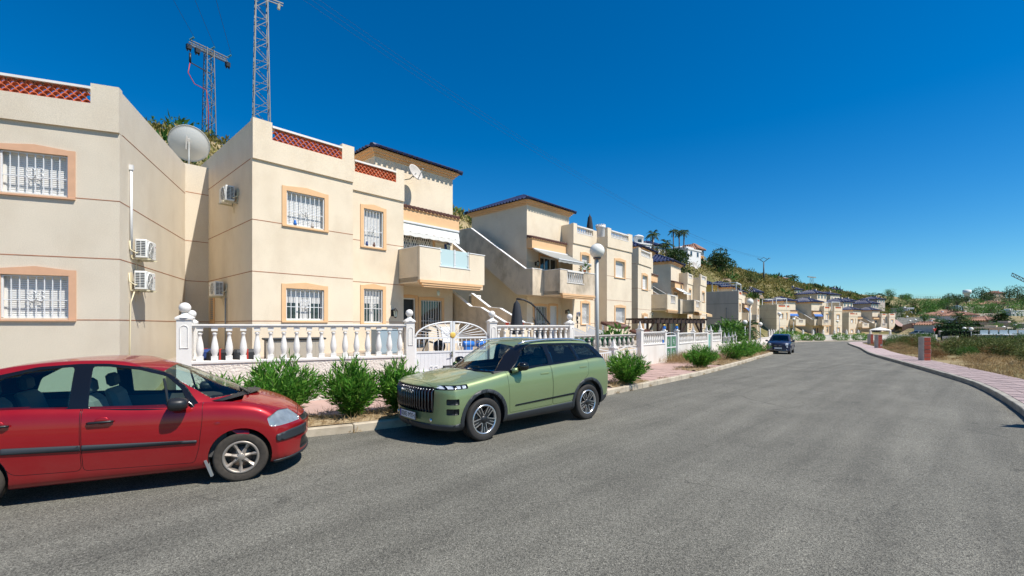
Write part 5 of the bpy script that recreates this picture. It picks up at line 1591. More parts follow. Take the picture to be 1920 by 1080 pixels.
def mirror(root, x, y, z, sgn, mat, size=(.11,.105,.075), arm=.12):
    m = MB(); P_ = []
    n = 12
    m.sphere((0,0,0),(1,1,1),18,12)
    vs = []
    for v in m.v:
        q = Vector(v); e = 3.2
        L = (abs(q.x)**e+abs(q.y)**e+abs(q.z)**e)**(1/e); q = q/L
        q.x = q.x*size[0]*(1.0 if q.x > 0 else .45); q.y *= size[1]; q.z *= size[2]*(1-.18*abs(q.y/size[1]))
        vs.append((q.x+x, q.y+y, q.z+z))
    m.v = vs
    m.tube([(x+.02, y-sgn*size[1]*.6, z-size[2]*.5),(x+.05, y-sgn*(size[1]+arm), z-size[2]*1.0)],[.05,.035],8)
    o = m.build('mirror', mat, root); return o

def plate(root, x, y, z, txt, w=.52, h=.115, tilt=0.0):
    m = MB(); m.cur = 0; m.box(-.008,.004,-w/2-.012,w/2+.012,-h/2-.010,h/2+.010); m.cur = 1; m.box(.0042,.0070,-w/2+.045,w/2,-h/2,h/2); m.cur = 2; m.box(.0042,.0072,-w/2,-w/2+.045,-h/2,h/2)
    o = m.build('number_plate', [BLACKPL, WHITE, M('plate_blue',(.01,.06,.42),.4) if 'plate_blue' not in MATS else MATS['plate_blue']], root)
    o.location = (x,y,z)
    text_mesh(txt, h*.95, BLACKPL, o, (.0075,.022,-.003), (R(90),0,R(90)), 'lettering', .001, w*.86)
    return o

HEADLAMP = M('headlamp_reflector', (.30,.33,.33), .14, metal=.3, coat=1.0, var=.25, vs=9)
# --- the red hatchback -------------------------------------------------------------
def red_panels(lat, W):
    f = lambda c: (lambda q: abs(q.normal.y) > .28)
    front = lambda q: q.calc_center_median().x > .15
    fd = rounded([(-.405,1.2),(-.395,.80),(-.43,.46),(-.475,.285),(-1.50,.325),(-1.512,.6),(-1.522,1.2)],.05)
    rd = rounded([(-1.530,1.2),(-1.520,.6),(-1.508,.325),(-2.08,.345),(-2.16,.48),(-2.36,.86),(-2.40,1.2)],.07)
    D_ = [('door', fd, 'y', lat, 0, PAINT_RED, None), ('door', rd, 'y', lat, 0, PAINT_RED, None)]
    L = []
    L += [('rub_strip', rounded([(-.45,.528),(-.45,.562),(-1.505,.615),(-1.505,.553)],.012), 'y', lat, .014, CLADDING, None),
          ('rub_strip', rounded([(-1.515,.553),(-1.515,.615),(-2.15,.648),(-2.15,.583)],.012), 'y', lat, .014, CLADDING, None)]
    L += [('bumper_strip', rounded([(.40,.462),(.39,.545),(.55,.575),(.9,.585),(.9,.475),(.55,.46)],.02), 'y', lambda q: q.calc_center_median().x > .2 and abs(q.calc_center_median().y) > .32, .016, CLADDING, None)]
    L += [('headlight', rounded([(.285,.765),(.40,.83),(.56,.80),(.72,.705),(.68,.655),(.32,.650)],.03), 'y', lambda q: q.calc_center_median().x > .2 and abs(q.calc_center_median().y) > .42, -.010, HEADLAMP, None)]
    L += [('grille', rounded([(-.40,.62),(-.40,.69),(.40,.69),(.40,.62)],.03), 'x', lambda q: q.calc_center_median().x > .5 and q.normal.x > .3, -.03, BLACKPL, None)]
    L += [('air_intake', rounded([(-.50,.26),(-.45,.42),(.45,.42),(.50,.26)],.05), 'x', lambda q: q.calc_center_median().x > .5 and q.normal.x > .3, -.03, BLACKPL, None)]
    L += [('front_spoiler', [(.36,.13),(.36,.215),(.9,.235),(.9,.13)], 'y', lambda q: q.calc_center_median().x > .2, .012, CLADDING, None)]
    D_.append(('bonnet', rounded([(-.30,-.70),(.18,-.695),(.52,-.60),(.63,-.40),(.63,.40),(.52,.60),(.18,.695),(-.30,.70)],.06), 'z', lambda q: q.normal.z > .25 and q.calc_center_median().x > -.42, 0, PAINT_RED, None))
    return L+D_
def red_glass(latg):
    dlo = rounded([(-.425,.85),(-.435,.965),(-.60,1.18),(-.78,1.335),(-1.02,1.435),(-1.34,1.485),(-1.60,1.492),(-1.95,1.47),(-2.25,1.395),(-2.50,1.25),(-2.58,1.0),(-2.2,.90),(-1.5,.90)],.03)
    fw = rounded([(-.505,.925),(-.635,1.155),(-.80,1.305),(-1.03,1.402),(-1.33,1.452),(-1.475,1.460),(-1.47,1.005),(-.83,.955)],.035)
    rw = rounded([(-1.635,1.012),(-1.635,1.462),(-1.93,1.438),(-2.20,1.365),(-2.42,1.235),(-2.49,1.045)],.04)
    def ws():
        b = [(.015-.97*y*y-.01, y) for y in np.linspace(-.60,.60,13)]
        t = [(-.80-.25*y*y, y) for y in np.linspace(.475,-.475,9)]
        return b+t
    up = lambda q: q.normal.z > .15 and abs(q.normal.y) < .75
    inner = lambda q: latg(q)
    return [('side_window', fw, 'y', latg, -.006, CARGLASS), ('side_window', rw, 'y', latg, -.006, CARGLASS),
            ('window_surround', dlo, 'y', latg, .003, BLACKGL), ('windscreen', rounded(ws(),.03,2), 'z', up, -.003, CARGLASS_CLEAR)]
def red_extra(root, sy, fx):
    for sg in (1,-1):
        # wing mirrors, handles, side repeaters, headlight lenses, mud flaps
        mirror(root, -.655, sg*.885, 1.012, sg, BLACKPL, (.135,.105,.078), .10)
        for hx,hz in ((-1.345,.853),(-2.20,.875)):
            y = sy(hx,hz)*sg
            m = MB(); m.tube([(hx-.115,y+sg*.012,hz-.004),(hx-.09,y+sg*.030,hz),(hx+.09,y+sg*.030,hz+.004),(hx+.115,y+sg*.012,hz+.002)], [.012,.015,.015,.011], 8); d = m.build('door_handle', BLACKPL, root)
            m = MB(); m.sphere((hx+.01,y-sg*.002,hz+.012),(.065,.010,.045),16,8); m.build('handle_recess', PAINT_RED, d)
        m = MB(); m.sphere((-.245,sy(-.245,.745)*sg,.745),(.032,.010,.016),12,8); m.build('side_repeater', LENS, root)
        m = MB(); m.obox((-.335,sg*.735,.205),(.012,0,.004),(0,.07,0),(-.035,0,.10)); m.build('mud_flap', M('mud_flap_grey',(.20,.21,.21),.8) if 'mud_flap_grey' not in MATS else MATS['mud_flap_grey'], root)
        q = []
        for (x,z) in rounded([(.285,.765),(.40,.83),(.56,.80),(.70,.705),(.66,.655),(.32,.650)],.03,3): q.append((x,z))
        m = MB()
        pass
    m = MB(); m.bar((.05,-.36,1.035),(-.18,.1,1.10),.018); m.bar((.04,-.42,1.03),(.06,.35,1.035),.016); m.build('wiper', BLACKPL, root)
    m = MB()
    pts = [(.10-.97*y*y-.0, y, 1.035-.13*y*y) for y in np.linspace(-.62,.62,15)]
    vs = []
    for p in pts: vs += [(p[0]-.10,p[1],p[2]+.012),(p[0]+.06,p[1],p[2]+.004)]
    m.add(vs, [(2*i,2*i+2,2*i+3,2*i+1) for i in range(14)], True); m.build('cowl_panel', BLACKPL, root, fix=False)
    m = MB(); m.bar((-.735,-.752,.962),(-.80,-.675,1.30),.024,.012); m.bar((-.735,.752,.962),(-.80,.675,1.30),.024,.012); m.build('quarter_light_bar', BLACKPL, root)
    plate(root, fx(0,.45)+.02, 0, .46, '0000')  if False else None
    m = MB(); m.tube([(.66,-.05,.66),(.70,0,.70),(.66,.05,.66)],.012,5); m.tube([(.67,-.05,.635),(.71,0,.675),(.67,.05,.635)],.012,5); m.build('badge', CHROME, root)
RX, RY, RH = -3.36, 5.64, 65.5
_n = (-math.cos(R(RH)), math.sin(R(RH)))
car(dict(label='dusty red hatchback with black rub strips parked at the left edge', loc=(RX+_n[0]*.78, RY+_n[1]*.78, 0), rz=R(90-RH), name='parked_car',
    W=.815, xn=.765, xr=-3.07, zb=.175, wb=2.446, rw=.302, ra=.345, rim=.195, tw=.185, style='seven', paint=PAINT_RED, cf=.34, cr=.22, az=.015,
    zt=[(.765,.615),(.72,.68),(.62,.775),(.45,.885),(.25,.962),(.05,1.02),(-.2,1.06),(-1,1.06),(-2.3,1.07),(-3.07,1.02)],
    zs=[(.765,.585),(.70,.65),(.5,.775),(.3,.862),(.1,.925),(-.2,.965),(-.45,.975),(-.8,.975),(-1.5,1.005),(-2.2,1.035),(-2.8,1.04),(-3.07,1.0)],
    zbot=[(.765,.205),(.5,.17),(.3,.18),(-2.8,.18),(-3.07,.3)],
    nose=lambda z: .05*max(0,(.32-z)/.2)**2, tail=lambda z: .0,
    cabin=(.0,-2.75), panels=red_panels, glass=red_glass,
    prof=[(.75,.62),(.10,.965),(.0,1.035),(-.33,1.21),(-.69,1.385),(-.95,1.468),(-1.25,1.52),(-1.55,1.535),(-1.95,1.52),(-2.3,1.47),(-2.6,1.37),(-2.85,1.17),(-3.02,.98)],
    kf=.97, kr=.12, crown=.03, yb=.752, yt=.575, zref=1.0, ztop=1.5, xmid=-1.3, g0=.09, g1=-3.02,
    dash=-.25, seats=(-1.35,-2.2), driver=.36, seat=SEAT, zc=.50, extra=red_extra))

# --- the green suv -----------------------------------------------------------------
def suv_panels(lat, W):
    big = lambda q: q.calc_center_median().x > .2
    hi = lambda q: abs(q.calc_center_median().y) > .63 and q.calc_center_median().x > .2
    fd = rounded([(-.475,1.3),(-.50,.95),(-.545,.40),(-1.610,.425),(-1.612,.80),(-1.575,1.3)],.03)
    rd = rounded([(-1.585,1.3),(-1.622,.80),(-1.620,.425),(-2.20,.445),(-2.32,.70),(-2.66,.93),(-2.70,1.3)],.06)
    L = [('lamp_cell', rounded([(a,.915),(a,.962),(a+.075,.960),(a+.075,.912)],.008), 'y', hi, -.008, LENSW, None) for a in (.375,.475,.60,.70)]
    L += [('headlight', rounded([(.345,.905),(.345,.975),(.95,.958),(.95,.888)],.012), 'y', hi, -.012, BLACKGL, None),
         ('side_intake', rounded([(.53,.66),(.53,.755),(.70,.755),(.70,.66)],.015), 'y', hi, -.03, BLACKPL, None),
         ('side_intake', rounded([(.53,.50),(.53,.60),(.70,.60),(.70,.50)],.015), 'y', hi, -.03, BLACKPL, None),
         ('grille', rounded([(-.60,.52),(-.62,.935),(.62,.935),(.60,.52)],.05), 'x', lambda q: q.normal.x > .3 and q.calc_center_median().x > .4, -.03, BLACKGL, None),
         ]
    D_ = [('door', fd, 'y', lat, 0, PAINT_GREEN, None), ('door', rd, 'y', lat, 0, PAINT_GREEN, None)]
    for cx in (0,-2.67):
        arc = [(cx+.492*math.cos(t), .375+.492*math.sin(t)) for t in np.linspace(0,2*math.pi,40,endpoint=False)]
        L.append(('arch_cladding', arc, 'y', lambda q: abs(q.normal.y) > .12, .012, CLADDING, None))
    L += [('sill_cladding', [(-.40,.15),(-.42,.372),(-2.26,.43),(-2.25,.15)], 'y', lambda q: abs(q.normal.y) > .15, .010, CLADDING, None),
          ('lower_bumper', [(.34,.15),(.34,.385),(.60,.345),(1.0,.345),(1.0,.15)], 'y', big, .010, CLADDING, None),
          ('lower_bumper', [(-3.0,.15),(-3.02,.43),(-3.3,.47),(-3.8,.47),(-3.8,.15)], 'y', lambda q: q.calc_center_median().x < -2.8, .010, CLADDING, None),
          ('trim_strip', [(-.66,.508),(-.68,.532),(-2.27,.600),(-2.24,.565)], 'y', lat, .008, BLACKGL, None),
          ('tail_light', rounded([(-3.36,.95),(-3.33,1.12),(-3.6,1.16),(-3.6,.98)],.02), 'y', lambda q: q.calc_center_median().x < -3.1, .006, M('tail_light_smoke',(.10,.02,.02),.15), None)]
    D_.append(('bonnet', rounded([(-.36,-.80),(.45,-.775),(.70,-.70),(.80,-.55),(.80,.55),(.70,.70),(.45,.775),(-.36,.80)],.05), 'z', lambda q: q.normal.z > .3 and q.calc_center_median().x > -.45, 0, PAINT_GREEN, None))
    return L+D_
def suv_glass(latg):
    dlo = rounded([(-.36,1.08),(-.41,1.135),(-.72,1.37),(-.99,1.545),(-1.2,1.572),(-1.66,1.580),(-2.38,1.572),(-2.92,1.545),(-3.16,1.40),(-3.30,1.26),(-3.3,1.1),(-1.5,1.1)],.02)
    w1 = rounded([(-.68,1.172),(-1.06,1.50),(-1.16,1.530),(-1.54,1.540),(-1.575,1.198)],.03)
    w2 = rounded([(-1.70,1.205),(-1.665,1.542),(-2.27,1.538),(-2.40,1.236)],.03)
    w3 = rounded([(-2.475,1.243),(-2.365,1.535),(-2.80,1.512),(-3.07,1.282)],.03)
    def ws():
        b = [(-.17-.50*y*y, y) for y in np.linspace(-.66,.66,13)]; t = [(-.985-.12*y*y, y) for y in np.linspace(.585,-.585,9)]
        return b+t
    up = lambda q: q.normal.z > .15 and abs(q.normal.y) < .75
    return [('side_window', w1, 'y', latg, -.006, CARGLASS), ('side_window', w2, 'y', latg, -.006, CARGLASS_DARK), ('side_window', w3, 'y', latg, -.006, CARGLASS_DARK),
            ('window_surround', dlo, 'y', latg, .003, BLACKGL), ('windscreen', rounded(ws(),.03,2), 'z', up, -.003, CARGLASS_CLEAR),
            ('windscreen_surround', [(-.12-.50*y*y, y) for y in np.linspace(-.80,.80,13)]+[(-.965-.12*y*y, y) for y in np.linspace(.68,-.68,9)], 'z', up, .0015, BLACKGL),
            ('rear_window', rounded([(-.58,1.27),(-.52,1.53),(.52,1.53),(.58,1.27)],.05), 'x', lambda q: q.normal.x < -.2, -.004, CARGLASS)]
def suv_extra(root, sy, fx):
    g = None
    for k in range(19):
        y = -.585+1.17*k/18; m = MB()
        xq = fx(y,.75)
        m.tube([(fx(y,.53)-.010,y,.525),(xq+.012,y,.60),(xq+.014,y,.85),(fx(y,.93)-.014,y,.932)], [.012,.015,.015,.011], 6)
        m.build('grille_bar', M('grille_bar_dark',(.10,.10,.11),.18,metal=.9) if 'grille_bar_dark' not in MATS else MATS['grille_bar_dark'], root)
    m = MB(); vs = []
    text_mesh('JAECOO', .085, RIM_BRIGHT, root, (fx(0,.83)+.032,0,.835), (R(90),0,R(90)), 'emblem', .006, .40)
    plate(root, fx(0,.45)+.035, .02, .445, '0083 MYH')
    for sg in (1,-1):
        mirror(root, -.80, sg*(1.0 if sg > 0 else .97), 1.205, sg, BLACKGL, (.115,.095,.080), .10)
        m = MB(); m.tube([(-.60,sg*.90,1.13),(-.68,sg*.97,1.155)],[.05,.035],8); m.build('mirror_foot', PAINT_GREEN, root)
        for hx,hz in ((-1.40,1.028),(-2.50,1.085)):
            y = sy(hx,hz)*sg; m = MB(); m.obox((hx,y+sg*.001,hz),(.105,0,-.002),(0,.005,-.001*sg),(0,0,.017)); m.build('door_handle', PAINT_GREEN, root, bevel=.004)
        rl = [(-.98,sg*.635,1.575),(-1.12,sg*.645,1.622),(-1.7,sg*.650,1.655),(-2.35,sg*.645,1.652),(-2.78,sg*.632,1.612),(-2.90,sg*.62,1.575)]
        m = MB(); m.tube(rl, .020, 8); m.build('roof_rail', RIM_BRIGHT, root)
        m = MB(); m.box(-3.30,-2.98,-.56,.56,1.565,1.595); 
    m = MB(); m.add([(-2.93,-.58,1.555),(-3.28,-.54,1.555),(-3.28,.54,1.555),(-2.93,.58,1.555),(-2.93,-.58,1.60),(-3.26,-.54,1.575),(-3.26,.54,1.575),(-2.93,.58,1.60)],[(0,1,2,3),(4,7,6,5),(0,4,5,1),(1,5,6,2),(2,6,7,3),(3,7,4,0)]); m.build('roof_spoiler', BLACKGL, root, bevel=.008)
    m = MB(); m.lathe([(.001,.02),(.028,.018),(.034,0)],12,(fx(-.5,.42)-.02,-.55,.40),'x'); m.lathe([(.001,.02),(.028,.018),(.034,0)],12,(fx(.5,.42)-.02,.55,.40),'x'); m.build('fog_lamp', CHROME, root)
    m = MB(); m.bar((-.20,-.30,1.135),(-.30,.32,1.19),.018); m.bar((-.24,.1,1.14),(-.52,.60,1.20),.018); m.build('wiper', BLACKPL, root)
LENSW = M('led_lens', (.46,.50,.55), .12, coat=.6)
SX, SY, SH = -.464, 7.62, 49.07
_n = (-math.cos(R(SH)), math.sin(R(SH)))
car(dict(label='sage green sport utility car with a black slatted grille and roof rails', loc=(SX+_n[0]*.885, SY+_n[1]*.885, 0), rz=R(90-SH)+math.pi,
    W=.932, xn=.92, xr=-3.56, zb=.235, wb=2.672, rw=.362, ra=.425, rim=.243, tw=.235, style='five', paint=PAINT_GREEN, cf=.30, cr=.22, az=.02,
    zt=[(.92,.945),(.86,.985),(.70,1.02),(.35,1.075),(-.1,1.13),(-.4,1.15),(-1,1.17),(-2,1.19),(-3.2,1.22),(-3.56,1.1)],
    zs=[(.92,.905),(.80,.945),(.35,.988),(-.1,1.05),(-.5,1.11),(-1.1,1.145),(-1.6,1.165),(-2.4,1.205),(-3.2,1.235),(-3.45,1.19),(-3.56,1.06)],
    zbot=[(.92,.255),(.6,.225),(.3,.24),(-2.8,.25),(-3.3,.30),(-3.56,.40)],
    nose=lambda z: .06*max(0,(.40-z)/.2)**2+.03*max(0,(z-.85)/.1)**2, tail=lambda z: .10*max(0,(z-.8)/.4)**2+.06*max(0,(.6-z)/.3),
    cabin=(-.10,-3.15), panels=suv_panels, glass=suv_glass,
    prof=[(.65,.80),(0,1.045),(-.16,1.135),(-.50,1.33),(-.85,1.515),(-1.05,1.595),(-1.3,1.632),(-1.8,1.652),(-2.4,1.645),(-2.85,1.61),(-3.02,1.56),(-3.2,1.38),(-3.36,1.18),(-3.42,1.05)],
    kf=.50, kr=.06, crown=.045, yb=.855, yt=.655, zref=1.15, ztop=1.6, xmid=-1.6, g0=-.06, g1=-3.42,
    dash=-.45, seats=(-1.55,-2.45), driver=.38, seat=SEAT_DARK, zc=.66, tyre=RUBBER, extra=suv_extra))

# --- the small dark car down the street ---------------------------------------------
def fiat_panels(lat, W):
    fr = lambda q: q.normal.x > .03 and q.calc_center_median().x > .2
    L = []
    for sg in (1,-1):
        L.append(('headlight', [(sg*.55+.095*math.cos(t), .72+.105*math.sin(t)) for t in np.linspace(0,2*math.pi,18,endpoint=False)], 'x', fr, .012, LENSW, None))
        L.append(('day_lamp', [(sg*.57+.06*math.cos(t), .545+.05*math.sin(t)) for t in np.linspace(0,2*math.pi,12,endpoint=False)], 'x', fr, .012, LENSW, None))
    L.append(('air_intake', rounded([(-.62,.22),(-.55,.36),(.55,.36),(.62,.22)],.04), 'x', fr, -.03, BLACKPL, None))
    L.append(('door', rounded([(-.42,1.2),(-.45,.40),(-.6,.30),(-1.55,.32),(-1.70,.6),(-1.66,1.2)],.06), 'y', lat, 0, PAINT_NAVY, None))
    return L
def fiat_glass(latg):
    dlo = rounded([(-.42,.90),(-.95,1.38),(-1.5,1.42),(-2.1,1.33),(-2.45,1.0),(-2.4,.9)],.03)
    def ws():
        return [(-.18-.35*y*y, y) for y in np.linspace(-.62,.62,11)]+[(-.86-.12*y*y, y) for y in np.linspace(.50,-.50,7)]
    return [('side_window', dlo, 'y', latg, -.005, CARGLASS_DARK), ('windscreen', rounded(ws(),.03,2), 'z', lambda q: q.normal.z > .15 and abs(q.normal.y) < .75, -.003, CARGLASS)]
def fiat_extra(root, sy, fx):
    plate(root, fx(0,.47)+.02, 0, .47, '4417 LKR') if False else None
    m = MB(); m.box(-.004,.008,-.26,.26,-.055,.055); o = m.build('number_plate', WHITE, root); o.location = (fx(0,.47)+.012,0,.455)
    m = MB(); m.box(-.001,.004,-.26,-.215,-.055,.055); m.build('plate_band', MATS['plate_blue'], o).location = (.006,0,0)
    m = MB(); m.sphere((fx(0,.66)-.02,0,.655),(.02,.06,.045),12,8); m.build('badge', CHROME, root)
    m = MB(); m.tube([(fx(.62,.31)+.0,.62,.36),(fx(.5,.31)+.012,.5,.315),(fx(0,.31)+.014,0,.30),(fx(.5,.31)+.012,-.5,.315),(fx(.62,.31),-.62,.36)],.014,6); m.tube([(fx(.2,.6)+.008,.25,.625),(fx(0,.6)+.012,.07,.645)],.010,5); m.tube([(fx(.2,.6)+.008,-.25,.625),(fx(0,.6)+.012,-.07,.645)],.010,5); m.build('chrome_trim', CHROME, root)
    for sg in (1,-1): mirror(root, -.55, sg*.90, .98, sg, PAINT_NAVY, (.09,.09,.07), .08)
small = dict(W=.80, xn=.68, xr=-2.87, zb=.20, wb=2.30, rw=.29, ra=.335, rim=.19, tw=.19, style='eight', paint=PAINT_NAVY, cf=.32, cr=.22,
    zt=[(.68,.74),(.63,.83),(.45,.91),(.0,.975),(-.3,1.0),(-1,1.0),(-2.4,1.02),(-2.87,.9)], zs=[(.68,.70),(.6,.79),(.35,.86),(-.1,.90),(-.5,.93),(-1.5,.95),(-2.4,.97),(-2.87,.88)],
    zbot=[(.68,.22),(.4,.19),(-2.5,.2),(-2.87,.3)], nose=lambda z: .0, tail=lambda z: 0, cabin=(-.1,-2.5), panels=fiat_panels, glass=fiat_glass,
    prof=[(.55,.62),(.0,.895),(-.16,.985),(-.5,1.2),(-.85,1.395),(-1.15,1.47),(-1.5,1.485),(-2.0,1.43),(-2.4,1.25),(-2.75,.95)], kf=.40, kr=.10, crown=.06,
    yb=.735, yt=.56, zref=.95, ztop=1.43, xmid=-1.4, g0=-.02, g1=-2.75, dash=-.4, seats=(-1.35,), seat=SEAT_DARK, zc=.5, nst=60, res=34, ngst=50, tyre=RUBBER)
_d = Vector((math.sin(R(35)), math.cos(R(35))))
FZ = float(hr(34.6))
car(dict(small, label='small dark navy car parked facing the camera far down the street', loc=(20.3, 34.6, FZ), rz=math.atan2(-_d.y,-_d.x)-.03, extra=fiat_extra))
# ------------------------------------------------------------------ plants
RS = np.random.RandomState(11)
def oleander(rs, w, h, n_stem, per, leaf=(.11,.19), up=1.0):
    """many upright shoots fanning from the root, whorls of narrow leaves along each"""
    P = []; D = []; st = MB()
    for k in range(n_stem):
        a = rs.rand()*2*math.pi; q = rs.rand()**.5; lean = q*w*.5
        top = np.array([math.cos(a)*lean, math.sin(a)*lean, h*(.62+.42*rs.rand())*(1-.42*q*q)])
        mid = np.array([top[0]*.45, top[1]*.45, top[2]*.55])
        if k % 3 == 0: st.tube([(top[0]*.1,top[1]*.1,0), tuple(mid), tuple(top)], [.010,.007,.003], 4, False)
        for j in range(per):
            t = .06+.94*rs.rand()**.80
            b = (1-t)**2*np.array([top[0]*.1,top[1]*.1,0])+2*t*(1-t)*mid+t*t*top
            ax = 2*(1-t)*(mid-np.array([0,0,0]))+2*t*(top-mid); ax /= np.linalg.norm(ax)+1e-6
            r = rs.normal(size=3); r -= ax*(r@ax); r /= np.linalg.norm(r)+1e-6
            P.append(b+rs.normal(size=3)*.012); D.append(ax*(.35+.75*t*up)+r*(.95-.35*t)+np.array([0,0,.12]))
    P = np.array(P); D = np.array(D); n = len(P)
    V, Q = leaves(P, D, leaf[0]+(leaf[1]-leaf[0])*rs.rand(n), .020+.014*rs.rand(n), rs, .5)
    return V, Q, st
def bush(label, x, y, z, w, h, n_stem=95, per=34, mat=None, group='oleander bushes along the left pavement', seed=0, **k):
    rs = np.random.RandomState(seed+1)
    V, Q, st = oleander(rs, w, h, n_stem, per, **k)
    r = thing('oleander_bush', label, 'bush', (x,y,z), rs.rand()*6, group)
    o = bpy.data.objects.new('foliage', np_mesh('foliage', V, Q, mat or LEAF)); COL.objects.link(o); o.parent = r
    st.build('stems', STEM, r, fix=False)
    return r
bush('green oleander partly hidden behind the windscreen of the red car', -5.15, 8.02, .15, .95, .98, 60, 26, seed=1)
bush('wide green oleander behind the bonnet of the red car', -4.28, 8.30, .15, 1.62, 1.22, 175, 36, seed=2)
bush('green oleander with one tall shoot standing between the two nearest cars', -3.12, 8.85, .15, 1.28, 1.12, 150, 34, seed=3)
bush('green oleander right in front of the grille of the green car', -2.32, 9.35, .15, 1.12, 1.10, 125, 34, seed=4)
bush('green oleander just past the rear of the green car', 3.48, 13.85, .15, 1.38, 1.02, 135, 30, seed=5)
bush('round green oleander alone on the pink pavement by the green gate', 8.05, 19.4, .1, 1.45, 1.0, 140, 30, seed=6)
bush('large oleander beside dry weeds below the row of spiked posts', 12.0, 24.7, .0, 1.7, 1.25, 120, 24, seed=7, leaf=(.13,.2))
bush('oleander next after the one beside the dry weeds', 14.0, 27.3, -.1, 1.5, 1.15, 70, 22, seed=8, leaf=(.14,.22))
bush('oleander below the street lamp with the near white wall', 15.6, 29.9, -.1, 1.5, 1.15, 60, 22, seed=9, leaf=(.14,.22))
bush('oleander directly behind the left side of the dark parked car', 18.2, 33.6, -.2, 1.6, 1.1, 55, 20, seed=10, leaf=(.15,.24))
FARB = [(39.2,66.5,2.0,1.5,'yellowish bush right of the dark parked car'),(41.6,69.8,2.6,1.9,'tall bush with pale flowers right of the dark parked car'),
        (47.6,77.2,3.4,1.75,'largest round bush before the far white wall'),(50.9,78.6,1.8,1.25,'small round bush right of the largest one at the far wall'),
        (53.4,79.3,1.9,1.25,'round clipped bush in front of the white door of the far wall'),(58.5,81.0,2.6,1.35,'wide bush towards the right end of the far wall'),
        (63.2,82.6,2.6,1.3,'last bush of the far wall beside the brick pillar')]
for k,(x,y,w,h,l) in enumerate(FARB):
    rs = np.random.RandomState(40+k); z = float(hr(y))
    P, d = blob(rs, 900, (0,0,h*.52), (w*.5,w*.5,h*.52), .5); V, Q = leaves(P, d+rs.normal(size=d.shape)*.7, .18+.14*rs.rand(900), .07+.04*rs.rand(900), rs)
    r = thing('bush', l, 'bush', (x,y,z), 0, 'bushes at the far end of the street'); o = bpy.data.objects.new('foliage', np_mesh('foliage',V,Q,LEAF)); COL.objects.link(o); o.parent = r
    if k in (1,): 
        V, Q = leaves(*[a[:60]*1.02 for a in (P,d)], np.full(60,.14), np.full(60,.14), rs); o = bpy.data.objects.new('flowers', np_mesh('flowers',V,Q,LEAF_FLOWER)); COL.objects.link(o); o.parent = r; o['kind'] = 'stuff'

# dry weeds along the kerb and in the soil strips
def grass_patch(P, rs, hmin, hmax, per, spread=.05):
    n = len(P)*per; B = np.repeat(np.array(P), per, 0)+np.concatenate([rs.normal(size=(n,2))*spread, np.zeros((n,1))],1)
    D = np.stack([rs.normal(size=n)*.55, rs.normal(size=n)*.55, np.abs(rs.normal(size=n))*.5+.55],1)
    return leaves(B, D, hmin+(hmax-hmin)*rs.rand(n), .006+.006*rs.rand(n), rs, 1.2)
pts = []
for a,b,w in SOILS[:4]:
    i0, i1 = arc_at(KLS,*a), arc_at(KLS,*b)
    for i in range(i0,i1):
        for _ in range(5 if i0 < arc_at(KLS,3,13) else 4):
            p = left_pt(i+RS.rand(), .14+RS.rand()*w); pts.append((p[0],p[1],float(hr(p[1]))+.15))
V, Q = grass_patch(pts, RS, .05, .22, 16, .07)
o = bpy.data.objects.new('dry_grass', np_mesh('dry_grass',V,Q,LEAF_DRY)); COL.objects.link(o); tag(o,'dry yellow grass along the planting strip behind the left kerb','grass',kind='stuff')
pts = []
for i in range(arc_at(KLS,-6,6.7),arc_at(KLS,22,37)):
    if RS.rand() < .18:
        p = left_pt(i, -.02); pts.append((p[0],p[1],float(hr(p[1])))) 
    if RS.rand() < .12:
        p = left_pt(i, .16); pts.append((p[0],p[1],float(hr(p[1]))+.13))
V, Q = grass_patch(pts, RS, .04, .15, 26, .05)
o = bpy.data.objects.new('kerb_weeds', np_mesh('kerb_weeds',V,Q,LEAF_DRY)); COL.objects.link(o); tag(o,'withered weeds in the joints of the left kerb','weeds',kind='stuff')
pts = []
for s_ in range(330):
    x = 9.2+RS.rand()*3.6; i = arc_at(KLS,x,x*1.2+9.5); p = left_pt(i+RS.rand()*3-1.5, .9+RS.rand()*1.9); pts.append((p[0],p[1],float(hr(p[1]))+.12))
for s_ in range(120):
    i = arc_at(KLS,10.5,21.8)+RS.rand()*10; p = left_pt(i, 2.5+RS.rand()*.7); pts.append((p[0],p[1],float(hr(p[1]))+.12))
V, Q = grass_patch(pts, RS, .25, .75, 12, .12)
o = bpy.data.objects.new('tall_weeds', np_mesh('tall_weeds',V,Q,LEAF_DRY)); COL.objects.link(o); tag(o,'tall straw-coloured weeds between the bushes by the white wall','weeds',kind='stuff')

# vacant lot on the right: straw, then individual scrub bushes
rs = np.random.RandomState(5); n = 26000
iK = rs.randint(arc_at(KRS,6,4.6), arc_at(KRS,47,64), n); dd = 1.62+rs.rand(n)**1.3*26
T = KRT[iK]; PX = KRS[iK,0]+T[:,1]*dd; PY = KRS[iK,1]-T[:,0]*dd
PZ = ground_h(PX,PY); keep = wob(PX*3,PY*3) > -.45; B = np.stack([PX,PY,PZ-.02],1)[keep]
m_ = len(B)
def tuft(B, rs, h0, h1, per, wd, spread):
    n = len(B)*per; C_ = np.repeat(B,per,0)+np.concatenate([rs.normal(size=(n,2))*spread,np.zeros((n,1))],1)
    D = np.stack([rs.normal(size=n)*.6,rs.normal(size=n)*.6,np.abs(rs.normal(size=n))*.5+.5],1)
    return leaves(C_, D, h0+(h1-h0)*rs.rand(n), wd*(.6+.8*rs.rand(n)), rs, 1.0)
V, Q = tuft(B, rs, .09, .34, 6, .018, .10)
o = bpy.data.objects.new('straw_grass', np_mesh('straw_grass',V,Q,LEAF_DRY)); COL.objects.link(o); tag(o,'dry straw covering the vacant lot right of the pavement','grass',kind='stuff')

